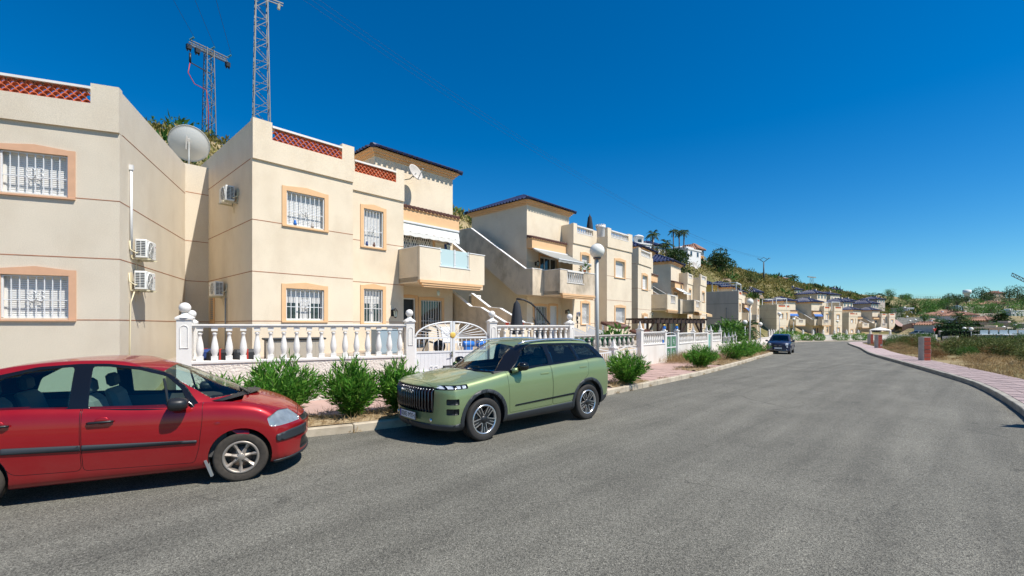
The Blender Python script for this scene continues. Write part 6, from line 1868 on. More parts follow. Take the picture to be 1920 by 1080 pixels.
def scrub_mesh(seed, w, h, n, mat, twigs=18, lw=.028):
    rs = np.random.RandomState(seed); P, d = blob(rs, n, (0,0,h*.48), (w*.5,w*.5,h*.50), .25)
    P += rs.normal(size=P.shape)*w*.05; P[:,2] = np.abs(P[:,2])
    lump = np.sin(P[:,0]*7/w+seed)*np.cos(P[:,1]*6/w)*h*.10; P[:,2] += lump
    V, Q = leaves(P, d+rs.normal(size=d.shape)*.8+np.array([0,0,.4]), .05+.10*rs.rand(n), lw*(.6+.8*rs.rand(n)), rs)
    tw = MB()
    for k in range(twigs):
        a = rs.rand()*6.28; q = .35+.65*rs.rand(); tw.tube([(0,0,0),(math.cos(a)*w*.2*q,math.sin(a)*w*.2*q,h*.5),(math.cos(a)*w*.55*q,math.sin(a)*w*.55*q,h*(.7+.45*rs.rand()))],[.010,.006,.002],3,False)
    return np_mesh('foliage',V,Q,mat), tw.mesh('twigs', BARK, fix=False, weld=False)
SC = [scrub_mesh(1,1.5,.85,2600,LEAF_SCRUB), scrub_mesh(2,1.7,.75,2600,LEAF_RUST), scrub_mesh(3,1.3,1.1,2400,LEAF_SCRUB), scrub_mesh(4,1.9,.7,2400,LEAF_DRY,30,.016), scrub_mesh(5,1.6,1.0,2800,LEAF_TREE)]
SCL = ['low olive green scrub bush in the vacant lot','low rust brown dried scrub bush in the vacant lot','upright olive green scrub bush in the vacant lot','flat straw coloured dried bush in the vacant lot','fresh green scrub bush in the vacant lot']
SCG = ['low olive scrub bushes','rust brown scrub bushes','upright olive scrub bushes','straw coloured dried bushes','fresh green scrub bushes']
placed = []
for k in range(900):
    i = rs.randint(arc_at(KRS,7,5.4), arc_at(KRS,46,62)); d = 2.3+rs.rand()**1.15*24
    p = right_pt(i, d); 
    if p[1] < 3: continue
    if any((p[0]-q[0])**2+(p[1]-q[1])**2 < (.95+.010*q[1])**2 for q in placed): continue
    near_edge = d < 4.2
    t = rs.choice(5, p=[.1,.28,.05,.52,.05] if near_edge else [.34,.16,.20,.06,.24])
    if near_edge and rs.rand() < .45: continue
    placed.append(p)
    if len(placed) > 230: break
    r = thing('scrub_bush', SCL[t], 'bush', (p[0],p[1],gh(p[0],p[1])-.03), rs.rand()*6.28, SCG[t])
    s_ = (.62+.55*rs.rand())*(.62 if near_edge else 1.0)*(1+.005*p[1]); r.scale = (s_*(.9+.3*rs.rand()),s_,s_*(.78+.45*rs.rand()))
    for nm, me in (('foliage',SC[t][0]),('twigs',SC[t][1])):
        c = bpy.data.objects.new(nm, me); COL.objects.link(c); c.parent = r

# hillside: scrub clumps far too many to count, rocks showing between
def hill_scrub(name, label, N, region, mat, size, per, seed, dens=None):
    rs = np.random.RandomState(seed); X = region[0]+rs.rand(N)*(region[1]-region[0]); Y = region[2]+rs.rand(N)*(region[3]-region[2])
    dl, sl, _ = poly_dist(X,Y,KL6); rd, rsn, _ = poly_dist(X,Y,RIDGE); H = ground_h(X,Y)
    k = ((dl*sl > 20) & (rd < 40) | (rd < 14)) & (dl*sl > 18) & (H > 2.2)
    if dens is not None: k &= wob(X*dens,Y*dens) > 0.0
    X, Y, H = X[k], Y[k], H[k]; n = len(X)
    s = size[0]+(size[1]-size[0])*rs.rand(n)**1.6
    s = s*(1+.004*Y)
    C_ = np.repeat(np.stack([X,Y,H],1),per,0); S2 = np.repeat(s,per)
    d = rs.normal(size=(n*per,3)); d /= np.linalg.norm(d,axis=1,keepdims=True); d[:,2] = np.abs(d[:,2])
    P = C_+d*(S2*(.35+.65*rs.rand(n*per)))[:,None]*np.array([.62,.62,.62])
    V, Q = leaves(P, d+rs.normal(size=d.shape)*.5+np.array([0,0,.5]), S2*(.30+.30*rs.rand(n*per)), S2*(.13+.11*rs.rand(n*per)), rs)
    o = bpy.data.objects.new(name, np_mesh(name,V,Q,mat)); COL.objects.link(o); tag(o,label,'scrub',kind='stuff')
hill_scrub('hill_grass','dry yellow-green grass and scrub covering the hillside above the houses',120000,(-95,215,20,250),LEAF_HILL,(.5,1.2),8,21)
hill_scrub('hill_shrubs','dark green shrubs scattered in drifts over the hillside',4600,(-95,215,20,250),LEAF_TREE,(.6,1.7),26,22,2.0)
hill_scrub('hill_pines','dusky low pines scattered over the hillside',1000,(-95,215,20,250),LEAF_PINE,(.9,2.2),50,23,1.4)
rk = MB(); rs = np.random.RandomState(9)
for k in range(330):
    x = -60+rs.rand()*250; y = 24+rs.rand()*190
    xs_, ys_ = np.array([x]), np.array([y]); rd, sg_, _ = poly_dist(xs_,ys_,RIDGE); dl, sl, _ = poly_dist(xs_,ys_,KL6)
    if rd[0] > 30 or dl[0]*sl[0] < 20 or (y < 60 and rd[0] < 12): continue
    z = gh(x,y); r_ = .4+rs.rand()**2*1.7; n0 = len(rk.v); rk.sphere((x,y,z+r_*.1),(r_,r_*(.6+.5*rs.rand()),r_*(.35+.35*rs.rand())),7,5)
    for j in range(n0,len(rk.v)):
        v = rk.v[j]; rk.v[j] = (v[0]+rs.normal()*r_*.14, v[1]+rs.normal()*r_*.14, v[2]+rs.normal()*r_*.10)
rk.sm = [False]*len(rk.f)
o = rk.build('hill_rocks', ROCK, fix=False); tag(o,'ochre rocks breaking through the scrub of the hillside','rocks',kind='stuff')

# trees
def tree(label, x, y, h, w, kind='pine', seed=0, trunk=.35, group=None, n=1500, z=None, leaf=None, ytop=None):
    rs = np.random.RandomState(seed+100); z = gh(x,y)-.1 if z is None else z
    if ytop: h = max(3.0, 1.93+(610-ytop)/853.33*y-z)
    r = thing(kind+'_tree', label, 'tree', (x,y,z), rs.rand()*6.28, group)
    tk = MB(); tr = h*.028+.05
    tk.tube([(0,0,0),(w*.02,0,h*.3),(-w*.02,w*.02,h*.62)],[tr,tr*.8,tr*.45],7)
    K = 11 if kind == 'pine' else 13; P = []; D = []; cl = []
    for k in range(K):
        a = rs.rand()*6.28; q = (k/K)**.5*.95; zz = h*(trunk+.10+(1-trunk-.16)*rs.rand())
        if kind == 'pine': zz = h*(trunk+.12+(.97-trunk-.20)*(1-q*q)*(.55+.5*rs.rand()))
        rad = w*(.20+.12*rs.rand()); c = np.array([math.cos(a)*w*.36*q, math.sin(a)*w*.36*q, zz]); cl.append((c,rad))
        tk.tube([(0,0,h*(trunk*.7+.2*rs.rand())), tuple(c*np.array([.5,.5,1])-np.array([0,0,rad*.5])), tuple(c)],[tr*.4,tr*.25,tr*.1],4,False)
    for c,rad in cl:
        m = n//K; p, d = blob(rs, m, c, (rad,rad,rad*.68), .45); P.append(p); D.append(d+rs.normal(size=d.shape)*.6+np.array([0,0,.3]))
    P = np.concatenate(P); D = np.concatenate(D); m = len(P); s = w/8
    V, Q = leaves(P, D, s*(.34+.40*rs.rand(m)), s*(.20+.18*rs.rand(m)), rs)
    tk.build('trunk', BARK, r, fix=False)
    o = bpy.data.objects.new('crown', np_mesh('crown',V,Q,leaf or (LEAF_PINE if kind == 'pine' else LEAF_TREE))); COL.objects.link(o); o.parent = r
    return r
def palm(label, x, y, h, w, seed=0, group=None, z=None, nf=26):
    rs = np.random.RandomState(seed+300); z = gh(x,y)-.1 if z is None else z
    r = thing('palm_tree', label, 'palm', (x,y,z), rs.rand()*6.28, group)
    t = MB(); t.tube([(0,0,0),(.03*h,0,h*.5),(.02*h,0,h*.93)],[.016*h+.07,.011*h+.06,.012*h+.08],8); t.build('trunk', BARK, r)
    P = []; D = []; L = []
    for k in range(nf):
        a = 6.28*k/nf+rs.rand()*.3; el = 1.15-1.75*rs.rand(); 
        c = np.array([.02*h,0,h*.94]); d0 = np.array([math.cos(a)*math.cos(el),math.sin(a)*math.cos(el),math.sin(el)])
        for j in range(22):
            t_ = .12+.88*j/22; p = c+d0*w*.5*t_+np.array([0,0,-w*.26*t_*t_])
            ta = d0+np.array([0,0,-1.0*t_]); ta /= np.linalg.norm(ta); sd = np.cross(ta,[0,0,1.0]); sd /= np.linalg.norm(sd)+1e-6
            for s_ in (1,-1): P.append(p); D.append(ta*.7+sd*s_*.9+np.array([0,0,-.15])); L.append(w*.13*math.sin(math.pi*min(1,t_*.85+.12))+.05)
    P = np.array(P); D = np.array(D); L = np.array(L)
    V, Q = leaves(P, D, L, np.full(len(P),w*.020+.012), rs, .4)
    o = bpy.data.objects.new('fronds', np_mesh('fronds',V,Q,LEAF_PALM)); COL.objects.link(o); o.parent = r
    return r
def sky_pt(px, yv): return (px-960)/853.33*yv
# on the hill
tree('big dark pine on the hill behind the dark blue tower roof', sky_pt(1262,84), 84, 9.6, 6.6, 'pine', 1, .06, n=5200, ytop=443)
tree('dark pine standing alone on the slope right of the hilltop houses', sky_pt(1350,112), 112, 8.4, 6.4, 'pine', 2, .12, n=3200, ytop=466)
tree('thin grey-green tree on the slope left of the lattice pole', sky_pt(1408,135), 135, 7.0, 5.0, 'pine', 3, .2, n=900, leaf=LEAF_SCRUB, ytop=505)
def hill_palm(label, px, Y, ytop, w, seed, group=None):
    X = sky_pt(px,Y); z = gh(X,Y); top = 1.93+(610-ytop)/853.33*Y; palm(label, X, Y, max(3,top-z), w, seed, group)
hill_palm('palm standing apart left of the other hilltop palms', 1225, 100, 434, 3.6, 1)
hill_palm('left of the three hilltop palms above the big pine', 1263, 106, 430, 2.7, 2)
hill_palm('middle of the three hilltop palms above the big pine', 1273, 108, 432, 2.7, 3)
hill_palm('right of the three hilltop palms above the big pine', 1284, 106, 430, 2.7, 4)
hill_palm('low palm half hidden behind the top of the big pine', 1248, 95, 452, 4.0, 5)
hill_palm('left of two small palms beside the red-roofed hill house', 1477, 200, 520, 5.5, 6)
hill_palm('right of two small palms beside the red-roofed hill house', 1488, 200, 518, 5.5, 7)
for k,(px,Y,h,w) in enumerate(((300,52,3.2,4.5),(330,50,2.6,3.4),(363,50,2.5,3.8),(283,54,2.6,3.5),(892,66,2.2,3.0))):
    tree(['bushy dark tree on the hilltop above the beige house','second bushy shrub on the hilltop right of the darkest one','low shrub on the hilltop left of the smaller pylon','dark shrub on the hilltop just over the beige house parapet','low green shrub on the slope seen between the two cream houses'][k], sky_pt(px,Y), Y, h, w, 'broadleaf', 20+k, .05, n=900, leaf=LEAF_TREE)
# gardens along the street
def hedge(label, pts, h, th, seed, group=None, mat=None, zoff=0, dens=300):
    rs = np.random.RandomState(seed+500); P = []; D = []
    for (x0,y0),(x1,y1) in zip(pts[:-1],pts[1:]):
        L = math.hypot(x1-x0,y1-y0); n = int(L*dens*h*.5); t = rs.rand(n); f = rs.randint(0,3,n); nx_, ny_ = -(y1-y0)/L, (x1-x0)/L
        o = np.where(f == 0, -.5, np.where(f == 1, .5, rs.rand(n)-.5))*th+rs.normal(size=n)*.05; z = np.where(f == 2, h, rs.rand(n)*h)+rs.normal(size=n)*.06
        X = x0+(x1-x0)*t+nx_*o; Y = y0+(y1-y0)*t+ny_*o
        P.append(np.stack([X,Y,ground_h(X,Y)+zoff+np.abs(z)],1)); D.append(np.stack([nx_*np.sign(o),ny_*np.sign(o),(f == 2)*1.0+.2],1)+rs.normal(size=(n,3))*.5)
    P = np.concatenate(P); D = np.concatenate(D); n = len(P); sc = math.sqrt(300/dens)
    V, Q = leaves(P, D, sc*(.16+.12*rs.rand(n)), sc*(.09+.06*rs.rand(n)), rs)
    r = thing('hedge', label, 'hedge', (pts[0][0],pts[0][1],0), 0, group)
    V = V-np.array([pts[0][0],pts[0][1],0]); o = bpy.data.objects.new('leaves', np_mesh('leaves',V,Q,mat or LEAF_HEDGE)); COL.objects.link(o); o.parent = r
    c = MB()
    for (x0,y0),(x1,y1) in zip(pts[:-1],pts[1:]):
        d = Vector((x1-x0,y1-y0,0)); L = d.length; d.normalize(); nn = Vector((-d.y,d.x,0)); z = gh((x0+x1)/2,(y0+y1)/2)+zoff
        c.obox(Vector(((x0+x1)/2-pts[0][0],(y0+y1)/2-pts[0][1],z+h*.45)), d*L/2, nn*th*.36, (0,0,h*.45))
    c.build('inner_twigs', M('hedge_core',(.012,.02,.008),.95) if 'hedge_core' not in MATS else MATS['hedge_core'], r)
    return r
hedge('tall dark hedge behind green mesh at the white wall left of the street lamp', [(16.6,37.5),(19.6,42.2)], 2.0, .9, 1, zoff=.1)
hedge('tall dark hedge behind green mesh just right of the street lamp', [(20.6,43.6),(23.2,47.4)], 2.0, .9, 2, zoff=.1)
for k,(p,q) in enumerate((((16.9,36.9),(19.9,41.6)),((20.9,43.1),(23.4,46.7)))):
    m = MB(); d = Vector((q[0]-p[0],q[1]-p[1],0)); L = d.length; d.normalize(); n_ = Vector((-d.y,d.x,0))
    for j in range(5): m.tube([(p[0]+d.x*L*j/4,p[1]+d.y*L*j/4,.4),(p[0]+d.x*L*j/4,p[1]+d.y*L*j/4,1.75)],.025,5)
    m.obox(Vector(((p[0]+q[0])/2,(p[1]+q[1])/2,1.05)), d*L/2, n_*.008, (0,0,.62))
    o = m.build('mesh_fence', M('fence_green',(.015,.05,.035),.7) if 'fence_green' not in MATS else MATS['fence_green']); tag(o, ['green mesh fence on the white wall left of the street lamp','green mesh fence on the white wall right of the street lamp'][k], 'fence')
def shrub(label, x, y, h, w, mat, seed, n=900, group=None, z=None, size=.2):
    rs = np.random.RandomState(seed+700); z = gh(x,y) if z is None else z
    r = thing('shrub', label, 'shrub', (x,y,z), 0, group)
    P, d = blob(rs, n, (0,0,h*.52), (w*.5,w*.5,h*.5), .45); P += rs.normal(size=P.shape)*w*.06
    V, Q = leaves(P, d+rs.normal(size=d.shape)*.7, size*(.7+.6*rs.rand(n)), size*.4*(.7+.6*rs.rand(n)), rs); o = bpy.data.objects.new('foliage', np_mesh('foliage',V,Q,mat)); COL.objects.link(o); o.parent = r
    return r
shrub('mixed green shrub behind the last spiked pillar of the white wall', 16.0, 35.4, 2.0, 2.6, LEAF_TREE, 1, 1300)
shrub('yellow-green spiky shrub right of the mixed shrub', 18.4, 38.6, 2.6, 2.6, LEAF_LIGHT, 2, 1300, size=.34)
palm('small palm in the garden behind the dark parked car', 29.4, 57.0, 2.2, 4.2, 9, z=-.3)
shrub('climber on the garden wall left of the small palm', 25.8, 50.6, 2.1, 2.6, LEAF_HEDGE, 3, 900)
shrub('bushy plant with spiky leaves behind the spiked corner pillar', 5.0, 22.2, 1.9, 1.3, LEAF_LIGHT, 4, 300, size=.34)
# ------------------------------------------------------------------ things on and around the houses
def wall_frame(H, u, v, z, face):
    """empty location and rotation of a thing hung on a house wall: face 'front' or 'side'; local y points off the wall"""
    a = R(90-H.a)
    if face == 'front': return H.world(u, v, z), a+math.pi
    return H.world(u, v, z), a+(math.pi/2 if H.s > 0 else -math.pi/2)
def ac_unit(label, loc, rz, logo=True, flip=1):
    r = thing('air_conditioner', label, 'air conditioner', loc, rz, 'outdoor cooling units on the house walls'); r.scale = (.86,.86,.86)
    w, h, d, y0 = .80, .56, .30, .12
    m = MB(); m.box(-w/2,w/2,y0,y0+d,-h/2,h/2); m.build('casing', ACWHITE, r, bevel=.02)
    m = MB(); cx = -.12*flip
    m.lathe([(.245,y0+d+.002),(.245,y0+d+.020),(.225,y0+d+.022)],28,(cx,0,0),'y')
    for q in (.06,.10,.14,.18,.22): m.lathe([(q-.006,y0+d+.014),(q+.006,y0+d+.014)],28,(cx,0,0),'y')
    for k in range(8):
        a = k*math.pi/4; m.bar((cx,y0+d+.015,0),(cx+.235*math.cos(a),y0+d+.015,.235*math.sin(a)),.010)
    m.build('fan_guard', ACWHITE, r)
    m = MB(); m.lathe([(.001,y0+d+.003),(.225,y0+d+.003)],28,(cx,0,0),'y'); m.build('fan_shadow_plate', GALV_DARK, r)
    for s_ in (-1,1):
        m = MB()
        for k in range(9):
            for j in range(2): m.box(s_*(w/2+.001), s_*(w/2+.006), y0+.04+.12*j, y0+.14+.12*j, -h/2+.07+.05*k, -h/2+.096+.05*k)
        m.build('side_louvre', DARKMETAL, r)
    if logo:
        m = MB(); m.lathe([(.001,y0+d+.004),(.026,y0+d+.004)],14,(.31*flip,0,.14),'y'); m.build('logo_disc', M('logo_magenta',(.45,.02,.12),.4) if 'logo_magenta' not in MATS else MATS['logo_magenta'], r)
        m = MB(); 
        for k in range(3): m.box(.285*flip-.012,.285*flip+.05*flip,y0+d+.001,y0+d+.004,-.02-.07*k,.0-.07*k)
        m.build('label_print', GALV, r)
    m = MB()
    for x in (-.28,.28):
        m.box(x-.02,x+.02,0,.48,-h/2-.045,-h/2-.004); m.box(x-.02,x+.02,0,.03,-h/2-.045,h/2-.05); 
    m.build('bracket', BEIGE, r)
    m = MB(); m.tube([(-.36*flip,y0+.1,-.1),(-.44*flip,y0+.05,-.16),(-.46*flip,.03,-.05),(-.45*flip,.02,.2)],.018,6); m.tube([(0,y0+.12,-h/2),(.01,.05,-h/2-.12),(.01,.03,-h/2-.35)],.010,5); m.build('hose', BEIGE, r)
    return r
l, z_ = wall_frame(H1, 0, .95, 3.93, 'side'); ac_unit('upper of the two white cooling units on the side of the beige corner house', l, z_, flip=-1)
l, z_ = wall_frame(H1, 0, .90, 3.10, 'side'); ac_unit('lower of the two white cooling units on the side of the beige corner house', l, z_, flip=-1)
l, z_ = wall_frame(H2, 0, 1.62, 6.08, 'side'); ac_unit('high white cooling unit on the shaded side wall of the lattice-parapet house', l, z_, False)
l, z_ = wall_frame(H2, 0, 2.80, 3.15, 'side'); ac_unit('low white cooling unit on the shaded side wall beside the narrow vent', l, z_, True)
l, z_ = wall_frame(H2, 9.15, 3.3, 4.6, 'front')
for k,(zz,lab) in enumerate(((4.5,'upper cooling unit in the shade between the two outside stairs'),(3.35,'lower cooling unit in the shade between the two outside stairs'))):
    ac_unit(lab, H2.world(12.3, 3.9, zz), R(90-43)+math.pi, True)
m = MB(); l, z_ = wall_frame(H1, 0, .60, 0, 'side'); m.tube([(0,.035,3.75),(0,.035,5.95)],.032,10); m.box(-.045,.045,.0,.08,5.93,6.06); o = m.build('conduit', WHITE_METAL); o.location = l; o.rotation_euler = (0,0,z_); tag(o,'white vertical pipe cover on the side of the beige corner house','pipe')
m = MB(); m.tube([(.0,.10,2.8),(.02,.03,2.5),(.03,.02,1.6),(.06,.02,.35)],.016,6); o = m.build('drain_hose', BEIGE); o.location = l; o.rotation_euler = (0,0,z_); tag(o,'thin ochre drain hose below the two cooling units','hose')
m = MB(); l, z_ = wall_frame(H2, 0, 2.45, 0, 'side'); m.tube([(0,.05,2.85),(0,.05,1.0)],.028,8); o = m.build('drain_pipe', GALV); o.location = l; o.rotation_euler = (0,0,z_); tag(o,'grey drain pipe below the low cooling unit on the shaded wall','pipe')
m = MB(); l, z_ = wall_frame(H2, 0, 4.15, 0, 'side'); m.box(-.26,.26,.001,.03,2.0,3.2); o = m.build('vent_window', ORANGE); o.parent = H2.root; o.location = (0,4.15,0); o.rotation_euler = (0,0,math.pi/2)
m = MB()
for k in range(12): m.box(-.13,.13,.031,.045,2.15+.075*k,2.2+.075*k)
m.build('louvre', GALV, o)

def dish(label, loc, r, aim, pole=1.0, back=True, arm_up=True):
    t = thing('satellite_dish', label, 'satellite dish', loc, 0, 'satellite dishes')
    q = Vector(aim).normalized().to_track_quat('Z','Y').to_matrix().to_4x4()
    def place(m): m.v = [tuple(q @ Vector(v)+Vector((0,0,0))) for v in m.v]; return m
    m = MB(); n = 28; pr = [(r*k/7, .28*r*(k/7)**2-.28*r) for k in range(8)]
    m.lathe(pr, n); m.lathe([(r,0),(r*1.015,-.008),(r*1.0,-.03)], n); place(m).build('reflector', PLASTER_GREY if r < .5 else M('dish_grey',(.47,.48,.46),.55) if 'dish_grey' not in MATS else MATS.get('dish_grey',PLASTER_GREY), t)
    m = MB(); m.bar((0,-r*.3,-.28*r-.03),(0,r*.3,-.28*r-.03),.07,.05); m.bar((.09,-r*.3,-.28*r-.05),(.06,r*.42,-.28*r-.05),.05); place(m).build('back_bracket', PLASTER, t)
    m = MB(); m.tube([(0,-r*.95,-.05),(0,-r*.25,r*.95)],.018*max(1,r*1.4),6); m.tube([(0,-r*.25,r*.90),(0,-r*.2,r*1.05)],.05*max(.7,r),8); place(m).build('feed_arm', GALV, t)
    b = q @ Vector((0,0,-.28*r-.06)); m = MB(); m.tube([(b.x,b.y,b.z+.06),(b.x,b.y,b.z-pole)],.035*max(.6,r*1.2),8); m.build('pole', GALV, t)
    return t
dish('big grey satellite dish seen from behind between the two nearest houses', (-12.55,17.7,9.0), .67, (-.50,.80,.42), 1.7)
l = H2.world(6.55, 1.0, 8.35); dish('small satellite dish in front of the tiled tower of the lattice-parapet house', l, .36, (.75,-.45,.35), .15)
m = MB(); a_ = H2.world(6.35,1.62,8.05); m.tube([(a_[0],a_[1],8.1),(a_[0]*.5+l[0]*.5,a_[1]*.5+l[1]*.5,8.1),(l[0],l[1],8.3)],.02,6); m.build('dish_arm', GALV, [o for o in bpy.data.objects if o.name == 'satellite_dish.001'][0]).location = (-l[0],-l[1],-l[2])
l = H5.world(6.4,-.2,8.0); dish('grey dish on a thin mast above the dark blue tower roof behind the pergola', (l[0],l[1],8.3), .42, (.6,-.7,.35), 1.2)
l = H4.world(3.5, 3.2, 8.9); dish('weathered dish behind the parapet of the narrow house beyond the first stairs', l, .5, (.6,-.7,.3), 1.3)

# lanterns and ornaments on the walls
def lantern(label, loc, rz, mat=DARKMETAL, s=1.0):
    t = thing('wall_lantern', label, 'lamp', loc, rz, 'lanterns on the house walls'); t.scale = (s,s,s)
    m = MB(); m.box(-.05,.05,0,.02,-.1,.1); m.tube([(0,.02,.02),(0,.10,.12),(0,.17,.10)],.010,5); m.build('arm', mat, t)
    m = MB(); m.lathe([(.045,-.12),(.075,.05),(.08,.05)],6,(0,.17,0)); m.build('glass', FROST, t)
    m = MB(); m.lathe([(.085,.05),(.02,.13),(.001,.16)],6,(0,.17,0)); m.lathe([(.001,-.16),(.03,-.15),(.05,-.12)],6,(0,.17,0))
    for k in range(6): a = k*math.pi/3; m.bar((.046*math.cos(a),.17+.046*math.sin(a),-.12),(.076*math.cos(a),.17+.076*math.sin(a),.05),.008)
    m.build('cap', mat, t); return t
for H,u,v,z,lab,mt,s in ((H2,5.28,.8,2.42,'black lantern on the front wall left of the shaded doorway',DARKMETAL,1.3),(H2,8.62,1.65,5.55,'blue and white lantern beside the upper terrace door',NAVYSIGN,1.2),
        (H3,8.3,1.65,5.5,'dark lantern on the upper wall left of the extended awning',DARKMETAL,1.2),(H3,5.95,1.2,2.75,'dark lantern at the ground floor door under the balcony with balusters',DARKMETAL,1.1),
        (H3,5.35,.8,2.62,'blue lantern on the front wall right of that balcony',NAVYSIGN,1.0),(H4,2.9,0,2.85,'lantern over the small white door of the narrow house',DARKMETAL,1.0)):
    l, z_ = wall_frame(H,u,v,z,'front'); lantern(lab, l, z_, mt, s)
m = MB(); l = H2.world(7.2,.35,3.35); m.tube([(0,0,.2),(0,0,.05)],.006,4); m.lathe([(.02,.05),(.07,0),(.055,-.16),(.001,-.18)],8); o = m.build('hanging_lamp', FROST); o.location = l; tag(o,'small glass lamp hanging under the balcony with frosted panels','lamp')
l, z_ = wall_frame(H3,5.32,.8,2.2,'front'); m = MB(); m.box(-.05,.05,0,.03,.1,.28); m.box(-.06,.06,0,.03,-.14,.02); m.box(-.03,.03,.0301,.032,-.10,-.03); m.box(-.025,.025,0,.03,-.42,-.22); o = m.build('wall_ornament', DARKMETAL); o.location = l; o.rotation_euler = (0,0,z_); tag(o,'dark vertical ornament below the blue lantern','ornament')

# small white door end and canopies of the next house
m = MB(); l = H4.world(1.7,0,0); dr = bpy.data.objects.new('door', None); COL.objects.link(dr); dr.parent = H4.root; dr.location = (1.7,0,0); dr.rotation_euler = (0,0,math.pi)
m.box(-.52,.52,.004,.03,.55,2.75); m.build('surround', ORANGE, dr); m = MB(); m.box(-.38,.38,.031,.05,.55,2.6); m.build('door_leaf', WHITE_METAL, dr)
# little tiled porch roofs in the garden of the awning house
for k,(u,v,z,w) in enumerate(((4.3,-1.3,1.95,1.9),(1.0,-1.5,1.45,2.4))):
    l = H3.world(u,v,z); pr_ = thing('porch_roof', ['small brown tiled porch roof behind the grey lamp pole','lower brown tiled roof edge near the spiked corner pillar'][k], 'porch roof', l, R(90-43), 'tiled porch roofs')
    m = MB(); n = int(w/.2)
    for j in range(n): m.tube([(-w/2+w*(j+.5)/n,-.45,-.16),(-w/2+w*(j+.5)/n,.5,.14)],.095,6)
    m.build('tile_row', BROWNTILE, pr_, kind='stuff'); m = MB(); m.add([(-w/2,-.42,-.22),(w/2,-.42,-.22),(w/2,.5,.06),(-w/2,.5,.06)],[(0,1,2,3)]); m.box(-w/2,-w/2+.1,.3,.4,-1.2,-.0); m.box(w/2-.1,w/2,.3,.4,-1.2,0); m.build('support', WHITE, pr_)
# garden stairs with white handrails
for k,(u0,lab) in enumerate(((7.9,'left of the two sloping white handrails below the awning house'),(5.9,'right of the two sloping white handrails below the awning house'))):
    a_, b_ = H3.world(u0,-.3,1.95), H3.world(u0-1.3,-1.9,1.05); m = MB(); m.bar(a_,b_,.10,.09); m.bar((a_[0],a_[1],.9),(a_[0],a_[1],1.98),.1); m.bar((b_[0],b_[1],.3),(b_[0],b_[1],1.08),.1)
    m.bar((a_[0],a_[1],1.45),(b_[0],b_[1],.6),.14,.75); o = m.build('stair_rail', WHITE); tag(o, lab, 'handrail', 'white handrails of the garden stairs')

# parasols
def closed_parasol(name, label, loc, h, mat, arm=None):
    t = thing(name, label, 'parasol', loc, 0, 'closed parasols'); m = MB(); n = 16; vs = []
    for i,(rr,zz) in enumerate(((.02,h),(.10,h*.93),(.15,h*.75),(.19,h*.55),(.24,h*.36),(.23,h*.33))):
        for k in range(n):
            a = 6.283*k/n; q = rr*(1+(.28 if k%2 else -.22)*(i > 0)); vs.append((q*math.cos(a),q*math.sin(a),zz))
    m.add(vs,[(i*n+k,i*n+(k+1)%n,(i+1)*n+(k+1)%n,(i+1)*n+k) for i in range(5) for k in range(n)], True); m.build('canopy', mat, t)
    m = MB(); m.tube([(0,0,0 if not arm else h*.3),(0,0,h+.08)],.022,6); m.build('pole', DARKMETAL, t); return t
pu = closed_parasol('cantilever_parasol','closed charcoal cantilever parasol with a curved black arm','(0)' and (.18,17.2,.95),1.92,CANVAS_DARK,True)
m = MB(); m.tube([(0,0,1.98),(.25,.1,1.96),(.55,.2,1.82),(.85,.3,1.55),(1.12,.4,1.22),(1.28,.46,1.02)],.035,8); m.tube([(.72,.26,0),(.72,.26,1.66)],.035,8); m.tube([(.72,.26,1.0),(.62,.2,1.3)],.015,5); m.tube([(.95,.34,.9),(1.22,.43,1.1)],.03,6); m.build('arm', DARKMETAL, pu)
closed_parasol('parasol','closed navy parasol on the roof terrace above the awning house',H3.world(2.5,1.75,6.96),2.4,CANVAS_DARK)
m = MB(); l = H3.world(2.1,1.15,6.96); m.lathe([(.28,0),(.28,1.45),(.33,1.5),(.33,1.62),(.26,1.62),(.26,1.45)],18)
for k in range(12): a = 6.283*k/12; m.obox((.295*math.cos(a),.295*math.sin(a),1.66),(.035*math.cos(a),.035*math.sin(a),0),(-.045*math.sin(a),.045*math.cos(a),0),(0,0,.05))
o = m.build('roof_turret', PLASTER); o.location = l; tag(o,'round white crenellated turret on the roof beside the navy parasol','turret')

# timber pergola
pg = thing('pergola','dark timber pergola with braced posts behind the white garden wall','pergola',(9.2,29.0,0),math.atan2(3.6,4.3))
PL = 5.9
m = MB()
for y in (0,2.6): m.box(-.3,PL+.3,y-.07,y+.07,2.06,2.28)
m.build('beam', WOOD, pg, bevel=.01)
for k in range(13):
    m = MB(); x = -.1+(PL+.2)*k/12; m.box(x-.045,x+.045,-.3,2.9,2.285,2.40); m.build('rafter', WOOD, pg)
for x in (.2,PL*.5,PL-.2):
    for y in (0,2.6): 
        m = MB(); m.box(x-.07,x+.07,y-.068,y+.068,-.5,2.06); m.bar((x,y,1.3),(x+.75 if x < PL*.9 else x-.75,y,2.07),.10,.10); m.build('post', WOOD, pg)
# lean-to canopies below the far balconies
m = MB(); l = H5.world(9.3,-.70,2.95); m.add([(0,0,.5),(2.6,0,.5),(2.6,-1.2,.1),(0,-1.2,.1)],[(0,1,2,3)])
for k in range(10): m.add([(.26*k,-1.2,.1),(.26*(k+1),-1.2,.1),(.26*(k+1),-1.21,-.12),(.26*k+.13,-1.215,-.17),(.26*k,-1.21,-.12)],[(0,1,2,3,4)])
o = m.build('awning', CANVAS_STRIPE, fix=False); o.location = l; o.rotation_euler = (0,0,R(90-34.2)); tag(o,'ochre scalloped awning under the balcony above the pergola','awning')

